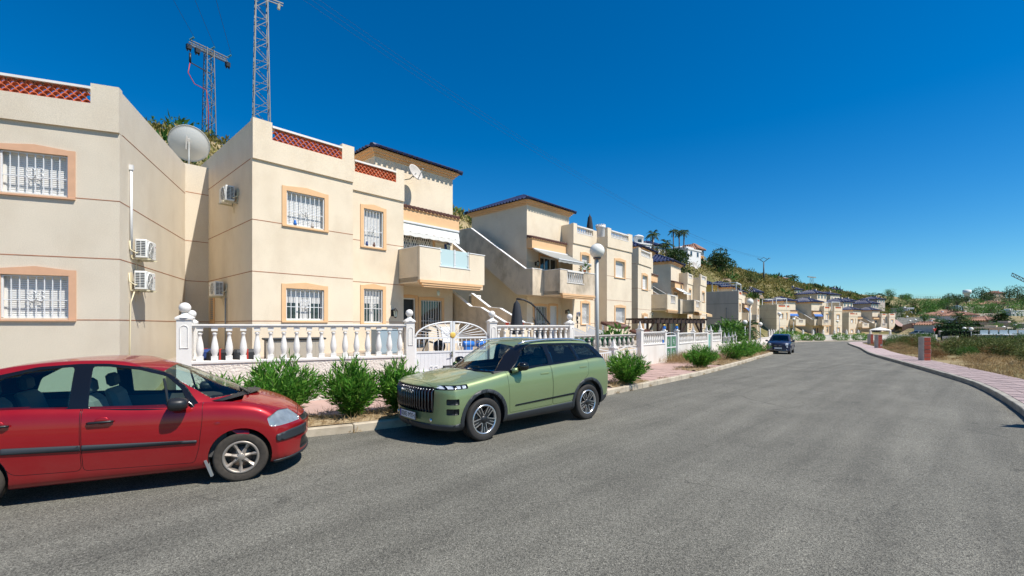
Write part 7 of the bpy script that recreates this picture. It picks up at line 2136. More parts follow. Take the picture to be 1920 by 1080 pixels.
# garden things behind the balustrade
def gthing(name, label, cat, loc, rz, group=None): return thing(name, label, cat, (loc[0],loc[1],.985), rz, group)
g = gthing('storage_chest','beige garden chest with a dark grey lid behind the balustrade','chest',(-6.1,12.75),R(33))
m = MB(); m.box(-.72,.72,-.32,.32,.02,.54); 
for k in range(7): m.box(-.70+.2*k,-.69+.2*k,-.325,-.31,.04,.52)
m.build('box', M('chest_beige',(.42,.38,.31),.6), g, bevel=.02); m = MB(); m.box(-.78,.78,-.37,.37,.545,.60); m.build('lid', CLADDING, g, bevel=.02)
g = gthing('garden_cabinet','pale blue-grey garden cabinet near the gate pillar','cabinet',(-4.25,15.3),R(40)); m = MB(); m.box(-.4,.4,-.25,.25,0,.78); m.box(-.42,.42,-.27,.27,.78,.81); m.build('body', GREYBLUE, g, bevel=.01)
m = MB(); 
for x in (-.2,.2): m.box(x-.19,x+.19,-.262,-.251,.04,.74)
m.build('door', GREYBLUE, g)
for k,(x,y,c) in enumerate(((-8.35,12.35,'navy'),(-7.75,12.1,'black'),(-7.2,12.3,'grey'))):
    g = gthing('cushion_bag',c+' bundle of cushions with red straps stacked by the balustrade','cushions',(x,y),R(20+10*k)); m = MB(); m.box(-.3,.3,-.25,.25,0,.30); m.build('bundle', [NAVYSIGN,DARKMETAL,CLADDING][k], g, bevel=.07)
    m = MB(); m.box(-.02,.02,-.262,.262,-.005,.312); m.build('strap', REDM, g)
g = gthing('exercise_bike','black exercise bike behind the left leaf of the sunray gate','exercise bike',(-2.55,14.3),R(30)); m = MB()
m.tube([(-.4,0,.05),(.4,0,.05)],.03,6); m.tube([(-.3,0,.05),(-.1,0,.55),(-.12,0,.75)],.025,6); m.tube([(.3,0,.05),(.22,0,.85),(.12,0,.9)],.025,6); m.tube([(-.1,0,.45),(.25,0,.35)],.03,6); m.build('frame', BLACKPL, g)
m = MB(); m.lathe([(.001,-.03),(.2,-.03),(.2,.03),(.001,.03)],20,(.28,0,.28),'y'); m.build('flywheel', BLACKPL, g); m = MB(); m.box(-.24,.0,-.08,.08,.75,.81); m.build('saddle', BLACKPL, g, bevel=.02); m = MB(); m.tube([(.1,-.2,.92),(.14,0,.9),(.1,.2,.92)],.018,6); m.build('handlebar', BLACKPL, g)
for k,(x,y) in enumerate(((-1.42,14.75),(-1.0,15.05))):
    g = gthing('blue_drum',['left','right'][k]+' of two lying blue drums behind the sunray gate','drum',(x,y),R(40),'blue drums'); m = MB(); m.lathe([(.001,-.20),(.09,-.20),(.10,-.17),(.10,.17),(.09,.20),(.001,.20)],18,(0,0,.34),'x'); m.box(-.14,.14,-.06,.06,0,.26); m.build('drum', BLUEPL, g)
for k,(x,y) in enumerate(((-1.85,14.1),(-2.05,15.2))):
    g = gthing('plastic_chair',['near','far'][k]+' white plastic chair behind the sunray gate','chair',(x,y),R(60+60*k),'white plastic chairs')
    m = MB(); m.box(-.22,.22,-.22,.22,.40,.43); m.build('seat', WHITE_METAL, g)
    m = MB(); m.obox((0,.24,.66),(.22,0,0),(0,.015,.0),(0,.05,.24)); m.build('backrest', WHITE_METAL, g)
    for sx in (-1,1):
        for sy in (-1,1): m = MB(); m.tube([(sx*.19,sy*.19,.40),(sx*.23,sy*.23,0)],.02,5); m.build('leg', WHITE_METAL, g)
l, z_ = wall_frame(H2,6.05,1.65,2.0,'front')
sgn = MB(); sgn.box(-.32,.32,0,.02,-.1,.1); o = sgn.build('wall_sign', NAVYSIGN); o.location = (-2.45,15.9,1.88); o.rotation_euler = (0,0,R(43)); tag(o,'small navy sign with pale edging behind the gate','sign')
sgn = MB(); 
for x0,x1,z0,z1 in ((-.31,.31,.075,.09),(-.31,.31,-.09,-.075),(-.31,-.295,-.074,.074),(.295,.31,-.074,.074)): sgn.box(x0,x1,-.005,-.001,z0,z1)
sgn.build('edging', WHITE, o)
m = MB(); m.obox((-2.45,16.02,1.45),(.47,.43,0),(-.08,.085,0),(0,0,.52)); o = m.build('barbecue_wall', STUCCO); tag(o,'low cream garden wall block behind the sunray gate','wall')
g = gthing('pot_shelf','row of small red pots on the low stair wall','pots',(.1,18.6),R(43)); m = MB()
for k in range(4): m.lathe([(.05,.92),(.08,1.06),(.085,1.06)],10,(-.4+.28*k,0,0))
m.build('pot', REDM, g, kind='stuff'); m = MB(); m.box(-.7,.7,-.12,.12,0,.92); m.build('shelf', STUCCO, g)
m = MB(); rs = np.random.RandomState(77); P, d = blob(rs, 60, (0,0,.2), (.16,.16,.2)); V, Q = leaves(P, d+np.array([0,0,.8]), np.full(60,.3), np.full(60,.04), rs)
bp = thing('potted_plant','fresh green potted plant on the balcony rail behind the globe lamp','plant',H3.world(6.45,-.5,4.98)); o = bpy.data.objects.new('foliage', np_mesh('foliage',V,Q,LEAF_LIGHT)); COL.objects.link(o); o.parent = bp
m = MB(); m.lathe([(.07,0),(.1,.14),(.105,.14)],10); m.build('pot', TERRA, bp)
# ornaments on the window sills
for H,u,v,z,lab,mt in ((H2,1.25,-.02,5.13,'blue figure on the upper window sill',BLUEPL),(H2,1.8,-.02,5.13,'pale figure on the upper window sill',PLASTER_GREY),(H2,4.2,.78,4.95,'blue pot on the narrow upper window sill',NAVYSIGN),(H2,4.5,.78,4.95,'brown pot on the narrow upper window sill',BROWNTILE)):
    m = MB(); m.lathe([(.001,0),(.05,.0),(.055,.06),(.03,.10),(.04,.13),(.001,.17)],9); o = m.build('sill_ornament', mt); o.location = H.world(u,v+.05,z); tag(o, lab, 'ornament', 'ornaments on the window sills')

# ------------------------------------------------------------------ street lamps
def lamp(label, x, y, h, r, group='globe street lamps', z=None):
    z = float(hr(y))+.12 if z is None else z
    t = thing('street_lamp', label, 'street lamp', (x,y,z), 0, group); m = MB()
    m.tube([(0,0,0),(0,0,.5)],.075,10); m.tube([(0,0,.5),(0,0,h-r*1.05)],[.062,.042],12); m.build('pole', POLE, t)
    m = MB(); m.lathe([(.05,h-r*1.15),(.11,h-r*1.08),(.12,h-r*.9),(.09,h-r*.88)],14); m.build('collar', BRAKE, t)
    m = MB(); m.sphere((0,0,h),r,24,16); m.build('globe', GLOBE, t); return t
lamp('white globe lamp on a tall grey pole behind the green car', 2.45, 13.1, 3.95, .212)
lamp('white globe lamp between the two dark hedges on the left', 17.25, 33.0, 3.72, .23)
lamp('globe lamp just above the roof of the dark parked car', 38.2, 65.0, 4.1, .27)
lamp('globe lamp right behind the dark parked car', 53.2, 86.0, 3.9, .27)
lamp('globe lamp in front of the house at the road end', 74, 103.5, 3.9, .28)
lamp('small garden globe lamp left of the hedges', 19.6, 38.3, 2.35, .2, 'small garden globe lamps'); lamp('small garden globe lamp right of the hedges', 26.4, 48.4, 2.35, .22, 'small garden globe lamps')
for k,(px,yt,Y) in enumerate(((1821,617,78),(1808,616,88),(1904,610,84),(1882,614,92),(1701,594,140),(1706,602,128),(1716,600,120))):
    X = sky_pt(px,Y); zt_ = 1.93+(610-yt)/853.33*Y; z0 = gh(X,Y)
    lamp(['globe lamp standing before the long hedge','globe lamp left of the long hedge lamp','globe lamp under the round tree at the right edge','globe lamp by the far green net','globe lamp low on the valley road bend','second globe lamp on the valley road bend','third globe lamp by the pink kerb of the valley road'][k], X, Y, max(1.2,zt_-z0), .30, 'lamps in the valley', z0)

# sign standing at the kerb just right of the view (its shadow falls on the road)
t = thing('street_sign','plain rectangular sign on a post whose shadow lies on the road at the right edge','sign',(11.15,7.95,.12),R(20)); m = MB(); m.tube([(0,0,0),(0,0,2.6)],.03,8); m.build('post', GALV, t); m = MB(); m.box(-.30,.30,-.034,-.031,1.95,2.55); m.build('plate', GALV, t)

# brick gate pillars of the vacant lot
def brick_pillar(label, x, y, n, w, ang, broken=False):
    z = float(hr(y))+.1; t = thing('brick_pillar', label, 'pillar', (x,y,z), ang, 'bare brick pillars along the right pavement')
    m = MB(); m.box(-w/2+.03,w/2-.03,-w/2+.03,w/2-.03,-.1,n*.212); m.build('mortar_core', MORTAR, t)
    b = MB(); b.box(-w/2,w/2-.045,-w/2,w/2,.0,.192); me = b.mesh('brick', BRICKM, bevel=.008)
    b = MB(); b.box(-w/2,-.01,-w/2,w/2,0,.192); b2 = b.mesh('brick', BRICKM, bevel=.008)
    for k in range(n):
        if broken and k == 1: 
            inst('brick', b2, t, (.0,.02,.212*k+.006), .12); continue
        inst('brick', me, t, (rnd.uniform(0,.03),rnd.uniform(-.006,.006),.212*k+.006), rnd.uniform(-.02,.02))
    m = MB(); m.box(-w/2-.03,-w/2-.006,-w/2-.01,w/2+.01,-.1,n*.212+.02); m.build('mortar_face', MORTAR, t, bevel=.006)
    m = MB()
    for k in range(n): m.box(w/2-.05,w/2-.018+rnd.uniform(-.01,.012),-w/2+.004,w/2-.004,.212*k+.004,.212*(k+1)-.004)
    m.build('mortar_edge', MORTAR, t, bevel=.01)
    m = MB(); m.box(-w/2+.02,w/2-.02,-w/2+.02,w/2-.02,n*.212,n*.212+.03); m.build('mortar_top', MORTAR, t, bevel=.012)
    return t
brick_pillar('tallest bare red brick pillar at the right pavement, nearest of three', 22.15, 24.4, 6, .36, R(-6))
brick_pillar('middle bare brick pillar with a broken foot', 34.8, 43.2, 6, .42, R(2), True)
brick_pillar('farthest bare brick pillar near the end of the right kerb', 44.6, 56.6, 6, .42, R(5))
m = MB()
for k in range(7): m.obox((35.6+rnd.uniform(-.5,.6),42.4+rnd.uniform(-.4,.5),float(hr(42))+.12),(.14,.03,0),(-.03,.12,0),(0,.02,.08))
o = m.build('brick_rubble', BRICKM); tag(o,'broken bricks lying at the foot of the middle brick pillar','rubble',kind='stuff')

# ------------------------------------------------------------------ lattice pylons and wires
def lattice(m, h, w0, w1, n, r, br):
    c = [(-1,-1),(1,-1),(1,1),(-1,1)]
    at = lambda k,z: (c[k][0]*(w0+(w1-w0)*z/h)/2, c[k][1]*(w0+(w1-w0)*z/h)/2, z)
    zs_ = [h*(1-(1-k/n)**1.12) for k in range(n+1)]
    for i in range(n):
        for k in range(4):
            j = (k+1)%4
            a, b = (at(k,zs_[i]),at(j,zs_[i+1])) if i%2 else (at(j,zs_[i]),at(k,zs_[i+1]))
            m.bar(a,b,br)
            if i%2 == 0: m.bar(at(k,zs_[i]),at(j,zs_[i]),br*.8)
    return at
def insulator(m, p, q, n=5, r=.09):
    p, q = Vector(p), Vector(q); m.tube([p,q],.02,5)
    for k in range(n):
        c = p+(q-p)*((k+.5)/n); d = (q-p).normalized(); m.tube([c-d*.03,c,c+d*.03],[r*.5,r,r*.5],8)
def pylon(label, x, y, z0, h, w0, w1, n, rz):
    t = thing('lattice_pylon', label, 'pylon', (x,y,z0), rz, 'lattice power pylons')
    m = MB(); at = lattice(m, h, w0, w1, n, .06, .042); m.build('bracing', PYLON, t, kind='stuff')
    for k in range(4):
        g_ = MB(); g_.bar(at(k,0),at(k,h),.085); g_.build('mast_leg', PYLON, t)
    return t
Y2 = 52.0; X2 = sky_pt(392,Y2); zb2 = gh(X2,Y2)-.3; h2 = 1.93+(610-93)/853.33*Y2-zb2
p2_ = pylon('smaller steel pylon on the hilltop with dark insulators on a slanted crossarm', X2, Y2, zb2, h2, 1.1, .70, 13, R(58))
m = MB(); A0, A1 = Vector((-1.95,0,h2-.05)), Vector((1.95,0,h2-.05))
for dy in (-.25,.25): m.bar(A0+Vector((0,dy,0)),A1+Vector((0,dy,0)),.09); m.bar(A0+Vector((0,dy*.6,-.45)),A1+Vector((0,dy*.6,-.45)),.08)
for k in range(10):
    a, b = A0.lerp(A1,k/10), A0.lerp(A1,(k+1)/10); m.bar(a+Vector((0,-.25,0)),b+Vector((0,-.15,-.45)),.05); m.bar(a+Vector((0,.15,-.45)),b+Vector((0,.25,0)),.05)
m.build('crossarm', PYLON, p2_)
tips2 = []
for k,x in enumerate((-1.95,.15,1.95)):
    m = MB(); insulator(m,(x,0,h2+.05),(x+.25,-.45,h2+.35),5,.13); m.build('insulator', GREENM, p2_); tips2.append((x+.25,-.45,h2+.35))
for k,x in enumerate((-2.05,-1.2,2.0)):
    m = MB(); m.box(x-.22,x+.22,-.2,.2,h2-1.0,h2-.5); m.tube([(x-.15,0,h2-1.25),(x-.15,0,h2-.95)],.07,6); m.tube([(x+.15,0,h2-1.2),(x+.15,0,h2-.95)],.07,6); m.build('switch_gear', DARKMETAL, p2_)
m = MB(); m.bar((-2.0,-.2,h2*.80),(0,-.3,h2*.77),.09); m.tube([(-2.0,-.2,h2*.80),(-2.0,-.2,h2*.88)],.12,8); m.bar((-1.2,-.3,h2*.22),(1.2,-.3,h2*.18),.08); m.build('bracket_arm', DARKMETAL, p2_)
m = MB(); m.tube([(-2.0,-.2,h2*.80),(-2.2,-.2,h2*.70),(-1.6,-.25,h2*.62),(-.5,-.45,h2*.60),(-.3,-.5,h2*.45),(-.3,-.55,h2*.1)],.045,6); m.build('red_cable', REDM, p2_)
Y1 = 44.0; X1 = sky_pt(490,Y1); zb1 = gh(X1,Y1)-.3; h1 = 37.5-zb1
p1_ = pylon('larger steel pylon rising behind the lattice-parapet house and out of the picture', X1, Y1, zb1, h1, 1.55, .85, 21, R(35))
m = MB(); zc = 1.93+(610-2)/853.33*Y1-zb1
for dy in (-.2,.2): m.bar((-1.9,dy,zc+.4),(1.9,dy,zc+.4),.09)
m.build('crossarm', PYLON, p1_)
m = MB(); insulator(m,(1.55,-.1,zc+.3),(1.45,-.2,zc-.35),5,.15); m.build('insulator', PLASTER, p1_); m = MB(); insulator(m,(-.75,0,h1*.25),(-.95,-.1,h1*.25-.3),3,.12); m.build('insulator', PLASTER, p1_)
def catenary(a, b, sag, n=24):
    a, b = Vector(a), Vector(b); return [a.lerp(b,k/n)-Vector((0,0,sag*4*(k/n)*(1-k/n))) for k in range(n+1)]
import mathutils
M2 = Matrix.Translation((X2,Y2,zb2)) @ Matrix.Rotation(R(58),4,'Z')
for k,tp in enumerate(tips2):
    m = MB(); a = M2 @ Vector(tp); b = Vector((-26+2.4*k*1.2, 22+1.2*k, 37.5)); m.tube(catenary(a,b,.8),.016,4,False); o = m.build('power_line', WIRE)
    tag(o, ['left','middle','right'][k]+' of the three wires running up from the smaller pylon', 'wire', 'wires of the smaller pylon')
# pole and pylon down the valley and their wires
Yp = 150.0; Xp = sky_pt(1432,Yp); zp = gh(Xp,Yp)-.2; hp = 1.93+(610-483)/853.33*Yp-zp
t = thing('power_pole','steel pole with a V-shaped head on the slope behind the terraces','power pole',(Xp,Yp,zp),R(-30)); m = MB(); m.tube([(0,0,0),(0,0,hp-1.4)],[.28,.16],8); m.build('pole', GALV_DARK, t)
m = MB(); m.tube([(0,0,hp-1.5),(-1.0,0,hp-.7),(-1.6,0,hp-.3)],.10,6); m.tube([(0,0,hp-1.5),(1.0,0,hp-.7),(1.6,0,hp-.3)],.10,6); m.tube([(-1.0,0,hp-.6),(0,0,hp+.1),(1.0,0,hp-.6)],.08,6); m.tube([(-1.9,0,hp-.3),(-1.3,0,hp-.3)],.09,6); m.tube([(1.3,0,hp-.3),(1.9,0,hp-.3)],.09,6); m.build('head', GALV_DARK, t)
Yq = 290.0; Xq = sky_pt(1522,Yq); zq = gh(Xq,Yq)-.2; hq = 1.93+(610-519)/853.33*Yq-zq
t = pylon('distant steel pylon with a flat crossarm on the ridge', Xq, Yq, zq, hq, 2.0, 1.3, 8, R(30)); m = MB(); m.box(-4.6,4.6,-.3,.3,hq-.5,hq+.1); m.build('crossarm', GALV, t)
far_tops = [Vector((Xp-1.6,Yp-.9,zp+hp-.3)), Vector((Xp,Yp,zp+hp+.1)), Vector((Xp+1.6,Yp+.9,zp+hp-.3))]
for k in range(3):
    m = MB(); a = Vector((X1-1.4+1.4*k, Y1+1.0*(k-1), 36.8)); m.tube(catenary(a, far_tops[k], 5.0, 40), .011, 4, False); o = m.build('power_line', WIRE); tag(o, ['lowest','middle','highest'][k]+' of the three long wires crossing the sky to the V-headed pole', 'wire', 'long wires across the sky')
for px,Y,yt in ((1375,190,488),(1391,215,500),(1783,320,575)):
    pass

# ------------------------------------------------------------------ houses on the hill and across the valley
def simple_house(label, px, Y, w, d, h, heading, wall, roof, flat=False, roofh=1.6, z=None, wins=3, group=None, dx=0):
    X = sky_pt(px,Y)+dx; z = gh(X,Y)-.6 if z is None else z
    t = thing('distant_house', label, 'house', (X,Y,z), R(90-heading), group)
    m = MB(); m.box(-w/2,w/2,0,d,-3.0,h); m.build('wall', wall, t)
    if flat:
        m = MB(); m.box(-w/2-.15,w/2+.15,-.15,d+.15,h,h+.3); m.box(-w*.15,w*.12,d*.3,d*.6,h+.3,h+.3+min(1.2,h*.2)); m.build('roof', wall, t)
    else:
        m = MB(); hip_roof(m, -w/2-.35, w/2+.35, -.35, d+.35, h+.02, roofh, .6); m.build('roof', roof, t, fix=False)
        m = MB(); m.box(w*.2,w*.2+.5,d*.35,d*.35+.5,h,h+roofh+.5); m.build('chimney', wall, t)
    for k in range(wins):
        x = -w/2+w*(k+.5)/wins; f = MB(); f.box(x-.5,x+.5,-.04,-.003,h*.38,h*.38+1.3); fo = f.build('window', WHITE, t); g = MB(); g.box(x-.4,x+.4,-.05,-.041,h*.38+.1,h*.38+1.2); g.build('pane', GLASSW, fo)
    return t
HW = M('hill_white', (.72,.71,.69), .8, var=.04); HT = M('hill_tan', (.55,.43,.31), .85, var=.05); HO = M('hill_orange', (.58,.28,.10), .85, var=.08)
BLUE_FLAT = BLUETILE
def hy(px, Y, y): return 1.93+(610-y)/853.33*Y
def hill_house(label, px, Y, ybase, ytop, wpx, dep, heading, wall, roof, flat=False, roofh=1.5, wins=3):
    z0 = hy(px,Y,ybase); h = hy(px,Y,ytop)-z0; g0 = gh(sky_pt(px,Y),Y); top = z0+h; z0 = max(z0, g0-.9); h = max(2.3, top-z0); return simple_house(label, px, Y, wpx/853.33*Y*1.25, dep, h, heading, wall, roof, flat, roofh, z0, wins, 'houses on the hill')
hill_house('white hilltop house under a round turret left of the palms', 1205, 98, 480, 458, 36, 7, 60, HW, BLUETILE, True)
m = MB(); z0 = hy(1196,100,470); m.lathe([(1.1,0),(1.1,2.6),(1.25,2.7),(.9,3.0),(.001,3.3)],14); m.cur = 1; m.box(-.4,.4,-1.13,-1.05,.8,2.0); o = m.build('turret', [HW,GLASSW]); o.location = (sky_pt(1197,100),100,hy(1197,100,468)); tag(o,'round white turret on the hilltop above the narrow house','turret')
hill_house('white hilltop house with a dark blue roof beneath the single palm', 1232, 102, 486, 466, 40, 7, 60, HW, BLUETILE)
hill_house('plain white hilltop house right of the big pine', 1293, 108, 484, 470, 20, 7, 50, HW, BLUETILE, True)
hill_house('long low white garden wall house below the plain white hilltop house', 1302, 104, 489, 480, 38, 3, 50, HW, BLUETILE, True, wins=2)
hill_house('small orange-walled house at the edge of the hilltop', 1314, 112, 486, 479, 18, 6, 50, HO, TERRA_ROOF)
hill_house('white house with a red roof on the middle of the slope', 1444, 196, 531, 521, 44, 9, 60, HW, TERRA_ROOF)
hill_house('low white annex right of the red-roofed hill house', 1468, 192, 534, 529, 22, 7, 60, HW, TERRA_ROOF)
hill_house('white house behind the V-headed pole', 1425, 190, 528, 520, 16, 7, 60, HW, TERRA_ROOF, True)
for k,(px,Y,yb,yt,w) in enumerate(((1497,165,572,562,34),(1527,172,571,561,34),(1541,150,566,551,40),(1566,178,570,553,42),(1572,230,552,545,30),(1652,205,571,562,38),(1640,160,582,570,36),(1600,190,575,566,36),(1421,118,568,560,30),(1530,140,580,570,52),(1590,150,580,569,44))):
    hill_house(['small house with a deep blue roof left on the lower slope','second deep blue roofed house on the lower slope','cream house with a blue roof and white gable on the slope','blue roofed house stacked above the road end terrace','highest small blue roofed house at the end of the ridge','grey-walled house with a blue roof near the tall thin palm','dark roofed house above the last terrace','blue roofed house just above the road end terrace','low blue roofed house right of the grey end wall','broad blue roof behind the middle of the road end terrace','blue roof behind the right part of the road end terrace'][k], px, Y, yb, yt, w*.62, 7, 62, STUCCO if k not in (5,6) else STUCCO_GREY, BLUETILE, roofh=1.35)
# valley on the right
def vpt(px, Y): return sky_pt(px,Y)
VR = [(1742,128),(1727,142),(1714,156),(1704,172),(1700,188),(1706,202),(1722,214)]
V = []; 
VP = resample([(vpt(*p),p[1]) for p in VR], 1.2); VT = tangents(VP)
for i in range(len(VP)):
    for k in range(5):
        p = VP[i]+np.array([-VT[i][1],VT[i][0]])*(k/4-.5)*9.0; V.append((p[0],p[1],gh(VP[i][0],VP[i][1])+.25))
Q = [(i*5+k,(i+1)*5+k,(i+1)*5+k+1,i*5+k+1) for i in range(len(VP)-1) for k in range(4)]
o = bpy.data.objects.new('valley_road', np_mesh('valley_road',V,Q,ASPHALT,True)); COL.objects.link(o); o['kind'] = 'structure'
V = []
for i in range(len(VP)):
    for s_ in (0,1):
        for q in (4.5,6.0):
            p = VP[i]+np.array([-VT[i][1],VT[i][0]])*(q if s_ else -q); V.append((p[0],p[1],gh(VP[i][0],VP[i][1])+.36))
Q = [(i*4+a,(i+1)*4+a,(i+1)*4+a+1,i*4+a+1) for i in range(len(VP)-1) for a in (0,2)]
o = bpy.data.objects.new('valley_pavement', np_mesh('valley_pavement',V,Q,PAVER)); COL.objects.link(o); o['kind'] = 'structure'
def wall_run(label, pts, h, th, mat, name='garden_wall', foot=1.5):
    m = MB()
    for (p0,Y0),(p1,Y1_) in zip(pts[:-1],pts[1:]):
        a = Vector((vpt(p0,Y0),Y0,gh(vpt(p0,Y0),Y0))); b = Vector((vpt(p1,Y1_),Y1_,gh(vpt(p1,Y1_),Y1_))); d = (b-a); d2 = Vector((d.x,d.y,0)).normalized(); n = Vector((-d2.y,d2.x,0))
        m.obox((a+b)/2+Vector((0,0,(h-foot)/2)), d/2, n*th/2, (0,0,(h+foot)/2))
    o = m.build(name, mat); tag(o, label, 'wall'); return o
wall_run('pale retaining wall curving with the foot of the valley road', [(1738,124),(1745,118),(1756,108),(1768,98)], 1.2, .5, MORTAR)
wall_run('pink stepped wall left of the valley road', [(1694,128),(1712,124),(1734,122)], 1.5, .6, PAVER)
wall_run('white garden wall in front of the long clipped hedge', [(1768,74),(1782,73),(1796,72)], 1.0, .3, WHITEWALL)
w_ = wall_run('modern grey boundary wall at the right edge behind the scrub', [(1833,50),(1890,49),(1990,48)], 1.35, .3, M('wall_bluegrey',(.40,.42,.45),.85,var=.04))
m = MB(); 
for k in range(7): m.obox((vpt(1845+18*k,49.4),49.4,gh(55,49.5)+1.62),(.42,0,0),(0,.03,0),(0,0,.24))
m.build('glass_panel', GREYBLUE, w_); m = MB(); m.obox((vpt(1912,49.2),49.2,gh(55,49.5)+1.38),(4.9,-.12,0),(0,.2,0),(0,0,.03)); m.build('coping', WHITE, w_)
wall_run('dark grey retaining wall across the middle of the valley', [(1808,150),(1840,152),(1872,155)], 3.0, .6, STUCCO_GREY)
wall_run('upper grey retaining wall below the tan villa', [(1805,205),(1830,208),(1868,210)], 3.2, .6, STUCCO_GREY)
hedge('long clipped dark hedge across the valley floor', [(vpt(1765,84),84),(vpt(1800,82),82),(vpt(1855,80),80)], 2.0, 1.6, 11, dens=110)
hedge('upper dark hedge terrace above the long clipped hedge', [(vpt(1752,104),104),(vpt(1800,101),101),(vpt(1850,98),98)], 2.4, 1.8, 12, dens=90)
hedge('third dark hedge terrace higher up the valley', [(vpt(1756,118),118),(vpt(1800,116),116),(vpt(1842,113),113)], 2.2, 1.8, 13, dens=80)
plain = M('net_fence',(.03,.22,.13),.7)
wall_run('bright green net fence right of the long hedge', [(1856,80),(1888,79)], 1.7, .06, plain, 'net_fence', .2)
def vh(label, px, Y, yb, yt, w, heading, wall, roof, flat=False, roofh=1.4, dep=9, wins=3):
    z0 = min(hy(px,Y,yb), gh(sky_pt(px,Y),Y)+1.5); h = max(1.7 if Y < 125 else 2.4, hy(px,Y,yt)-z0); return simple_house(label, px, Y, w*.70/853.33*Y, dep*.8, h, heading, wall, roof, flat, roofh*.8, z0, wins, 'houses across the valley')
vh('white bungalow with a terracotta roof just right of the valley road', 1777, 160, 604, 594, 42, 80, HW, TERRA_ROOF)
vh('long terracotta roof behind the bungalow', 1792, 178, 598, 588, 48, 82, HT, TERRA_ROOF)
vh('tan villa with a broad roof below the big pines', 1878, 255, 582, 570, 50, 85, HT, TERRA_ROOF, roofh=2.6, dep=14)
vh('second roof of the tan villa lower to its left', 1858, 262, 580, 574, 30, 85, HT, TERRA_ROOF, roofh=2.0)
vh('brown house between the two pine groups on the skyline', 1874, 350, 556, 550, 34, 88, HT, TERRA_ROOF, roofh=2.5)
vh('low pale blue flat building below the pines', 1808, 235, 584, 577, 36, 85, M('hill_paleblue',(.42,.52,.58),.8), TERRA_ROOF, True)
vh('red roof among the bushes in the middle of the valley', 1822, 140, 606, 599, 36, 84, HW, TERRA_ROOF, roofh=1.2)
vh('terracotta roof beside the tiered conifer', 1862, 122, 613, 606, 34, 84, HT, TERRA_ROOF, roofh=1.2)
vh('white block house at the right edge below the villa', 1908, 190, 600, 583, 36, 86, HW, TERRA_ROOF, True)
vh('grey flat house at the right edge with a white canopy', 1914, 100, 622, 607, 30, 88, STUCCO_GREY, TERRA_ROOF, True)
vh('cream gatehouse at the right edge by the round tree', 1893, 86, 633, 617, 14, 88, STUCCO, TERRA_ROOF, True, wins=1)
vh('white portal building at the top of the valley road', 1707, 206, 588, 579, 22, 78, HW, TERRA_ROOF, True)
vh('pale blue pump house at the foot of the valley road', 1757, 112, 622, 611, 20, 82, M('hill_bluewhite',(.50,.58,.64),.8), TERRA_ROOF, roofh=.8, wins=1, dep=6)
TR = [(1795,300,566,550,26,'pine'),(1812,310,566,556,22,'pine'),(1840,300,562,539,34,'pine'),(1855,310,562,546,26,'pine'),(1893,330,560,537,28,'pine'),(1908,335,562,537,26,'pine'),(1918,300,566,548,22,'pine'),
      (1690,210,580,562,26,'broadleaf'),(1712,230,578,560,28,'broadleaf'),(1735,225,580,566,30,'broadleaf'),(1752,215,588,569,30,'broadleaf'),(1768,240,578,566,26,'broadleaf'),(1742,180,596,582,30,'broadleaf'),(1765,260,574,562,24,'broadleaf'),(1692,180,592,580,22,'broadleaf'),
      (1733,150,608,592,24,'broadleaf'),(1758,138,612,598,26,'broadleaf'),(1815,125,614,604,24,'broadleaf'),(1868,100,622,608,22,'broadleaf'),(1902,78,632,604,24,'broadleaf'),(1787,205,588,576,26,'broadleaf'),(1830,200,582,570,40,'broadleaf'),(1848,140,608,590,26,'pine'),(1668,240,566,556,24,'broadleaf'),(1700,330,562,553,22,'broadleaf'),(1632,250,566,556,20,'broadleaf'),(1780,330,562,553,24,'pine')]
TL = ['pine at the left end of the skyline grove','low pine beside the white tank','big spreading pine under the skyline','pine right behind the big spreading pine','left of the two tall pines at the far right skyline','right of the two tall pines at the far right skyline','pine cut by the right picture edge','round tree left of the valley road top','green tree behind the white portal','green tree right of the white portal','broad tree in the middle of the green belt','tree at the right end of the green belt','low tree above the red roofs','tree under the brown ridge','small tree left of the valley road','bright tree at the outer bend of the valley road','bright tree right of the pale blue pump house','tree among the red roofs','tree right of the tiered conifer','round-crowned tree beside the cream gatehouse','tree below the pale blue flat building','wide tree mass below the big pine','dark conifer left of the tiered conifer','tree near the tall thin palm','small tree just under the ridge fence','dark tree left of the tall thin palm','dark pine left of the white tank']
for k,((px,Y,yb,yt,w,kd),lab) in enumerate(zip(TR,TL)):
    X = sky_pt(px,Y); z0 = gh(X,Y)-.3; h = max(3.5, hy(px,Y,yt)-z0)
    tree(lab, X, Y, h, w/853.33*Y, kd, 60+k, .12 if kd == 'pine' else .08, 'trees across the valley', 1000, leaf=(LEAF_PINE if kd == 'pine' else (LEAF_TREE if k%3 else LEAF_LIGHT)))
def vpalm(lab, px, Y, yt, w, sd): X = sky_pt(px,Y); z0 = gh(X,Y)-.2; palm(lab, X, Y, max(3,hy(px,Y,yt)-z0), w, sd)
vpalm('shaggy palm in the middle of the valley', 1799, 112, 592, 5.0, 21); vpalm('tall thin palm on the skyline left of the valley', 1652, 250, 553, 6.0, 22); vpalm('small palm on the left of the ridge fence', 1690, 330, 557, 5.0, 23); vpalm('second small palm on the left of the ridge fence', 1703, 330, 556, 5.0, 24)
rs = np.random.RandomState(91)
for k in range(58):   # the green belt between the valley houses: one label for trees nothing tells apart
    px = 1640+rs.rand()*290; Y = 150+rs.rand()*200
    if abs(px-1712) < 16 and Y < 215: continue
    X = sky_pt(px,Y); z0 = gh(X,Y)-.3; h = 3.0+2.6*rs.rand(); w = 4.5+3.5*rs.rand()
    tree('bushy tree of the green belt covering the slope across the valley', X, Y, h, w, 'broadleaf', 200+k, .02, 'green belt across the valley', 420, leaf=[LEAF_TREE,LEAF_PINE,LEAF_TREE,LEAF_LIGHT][k%4])
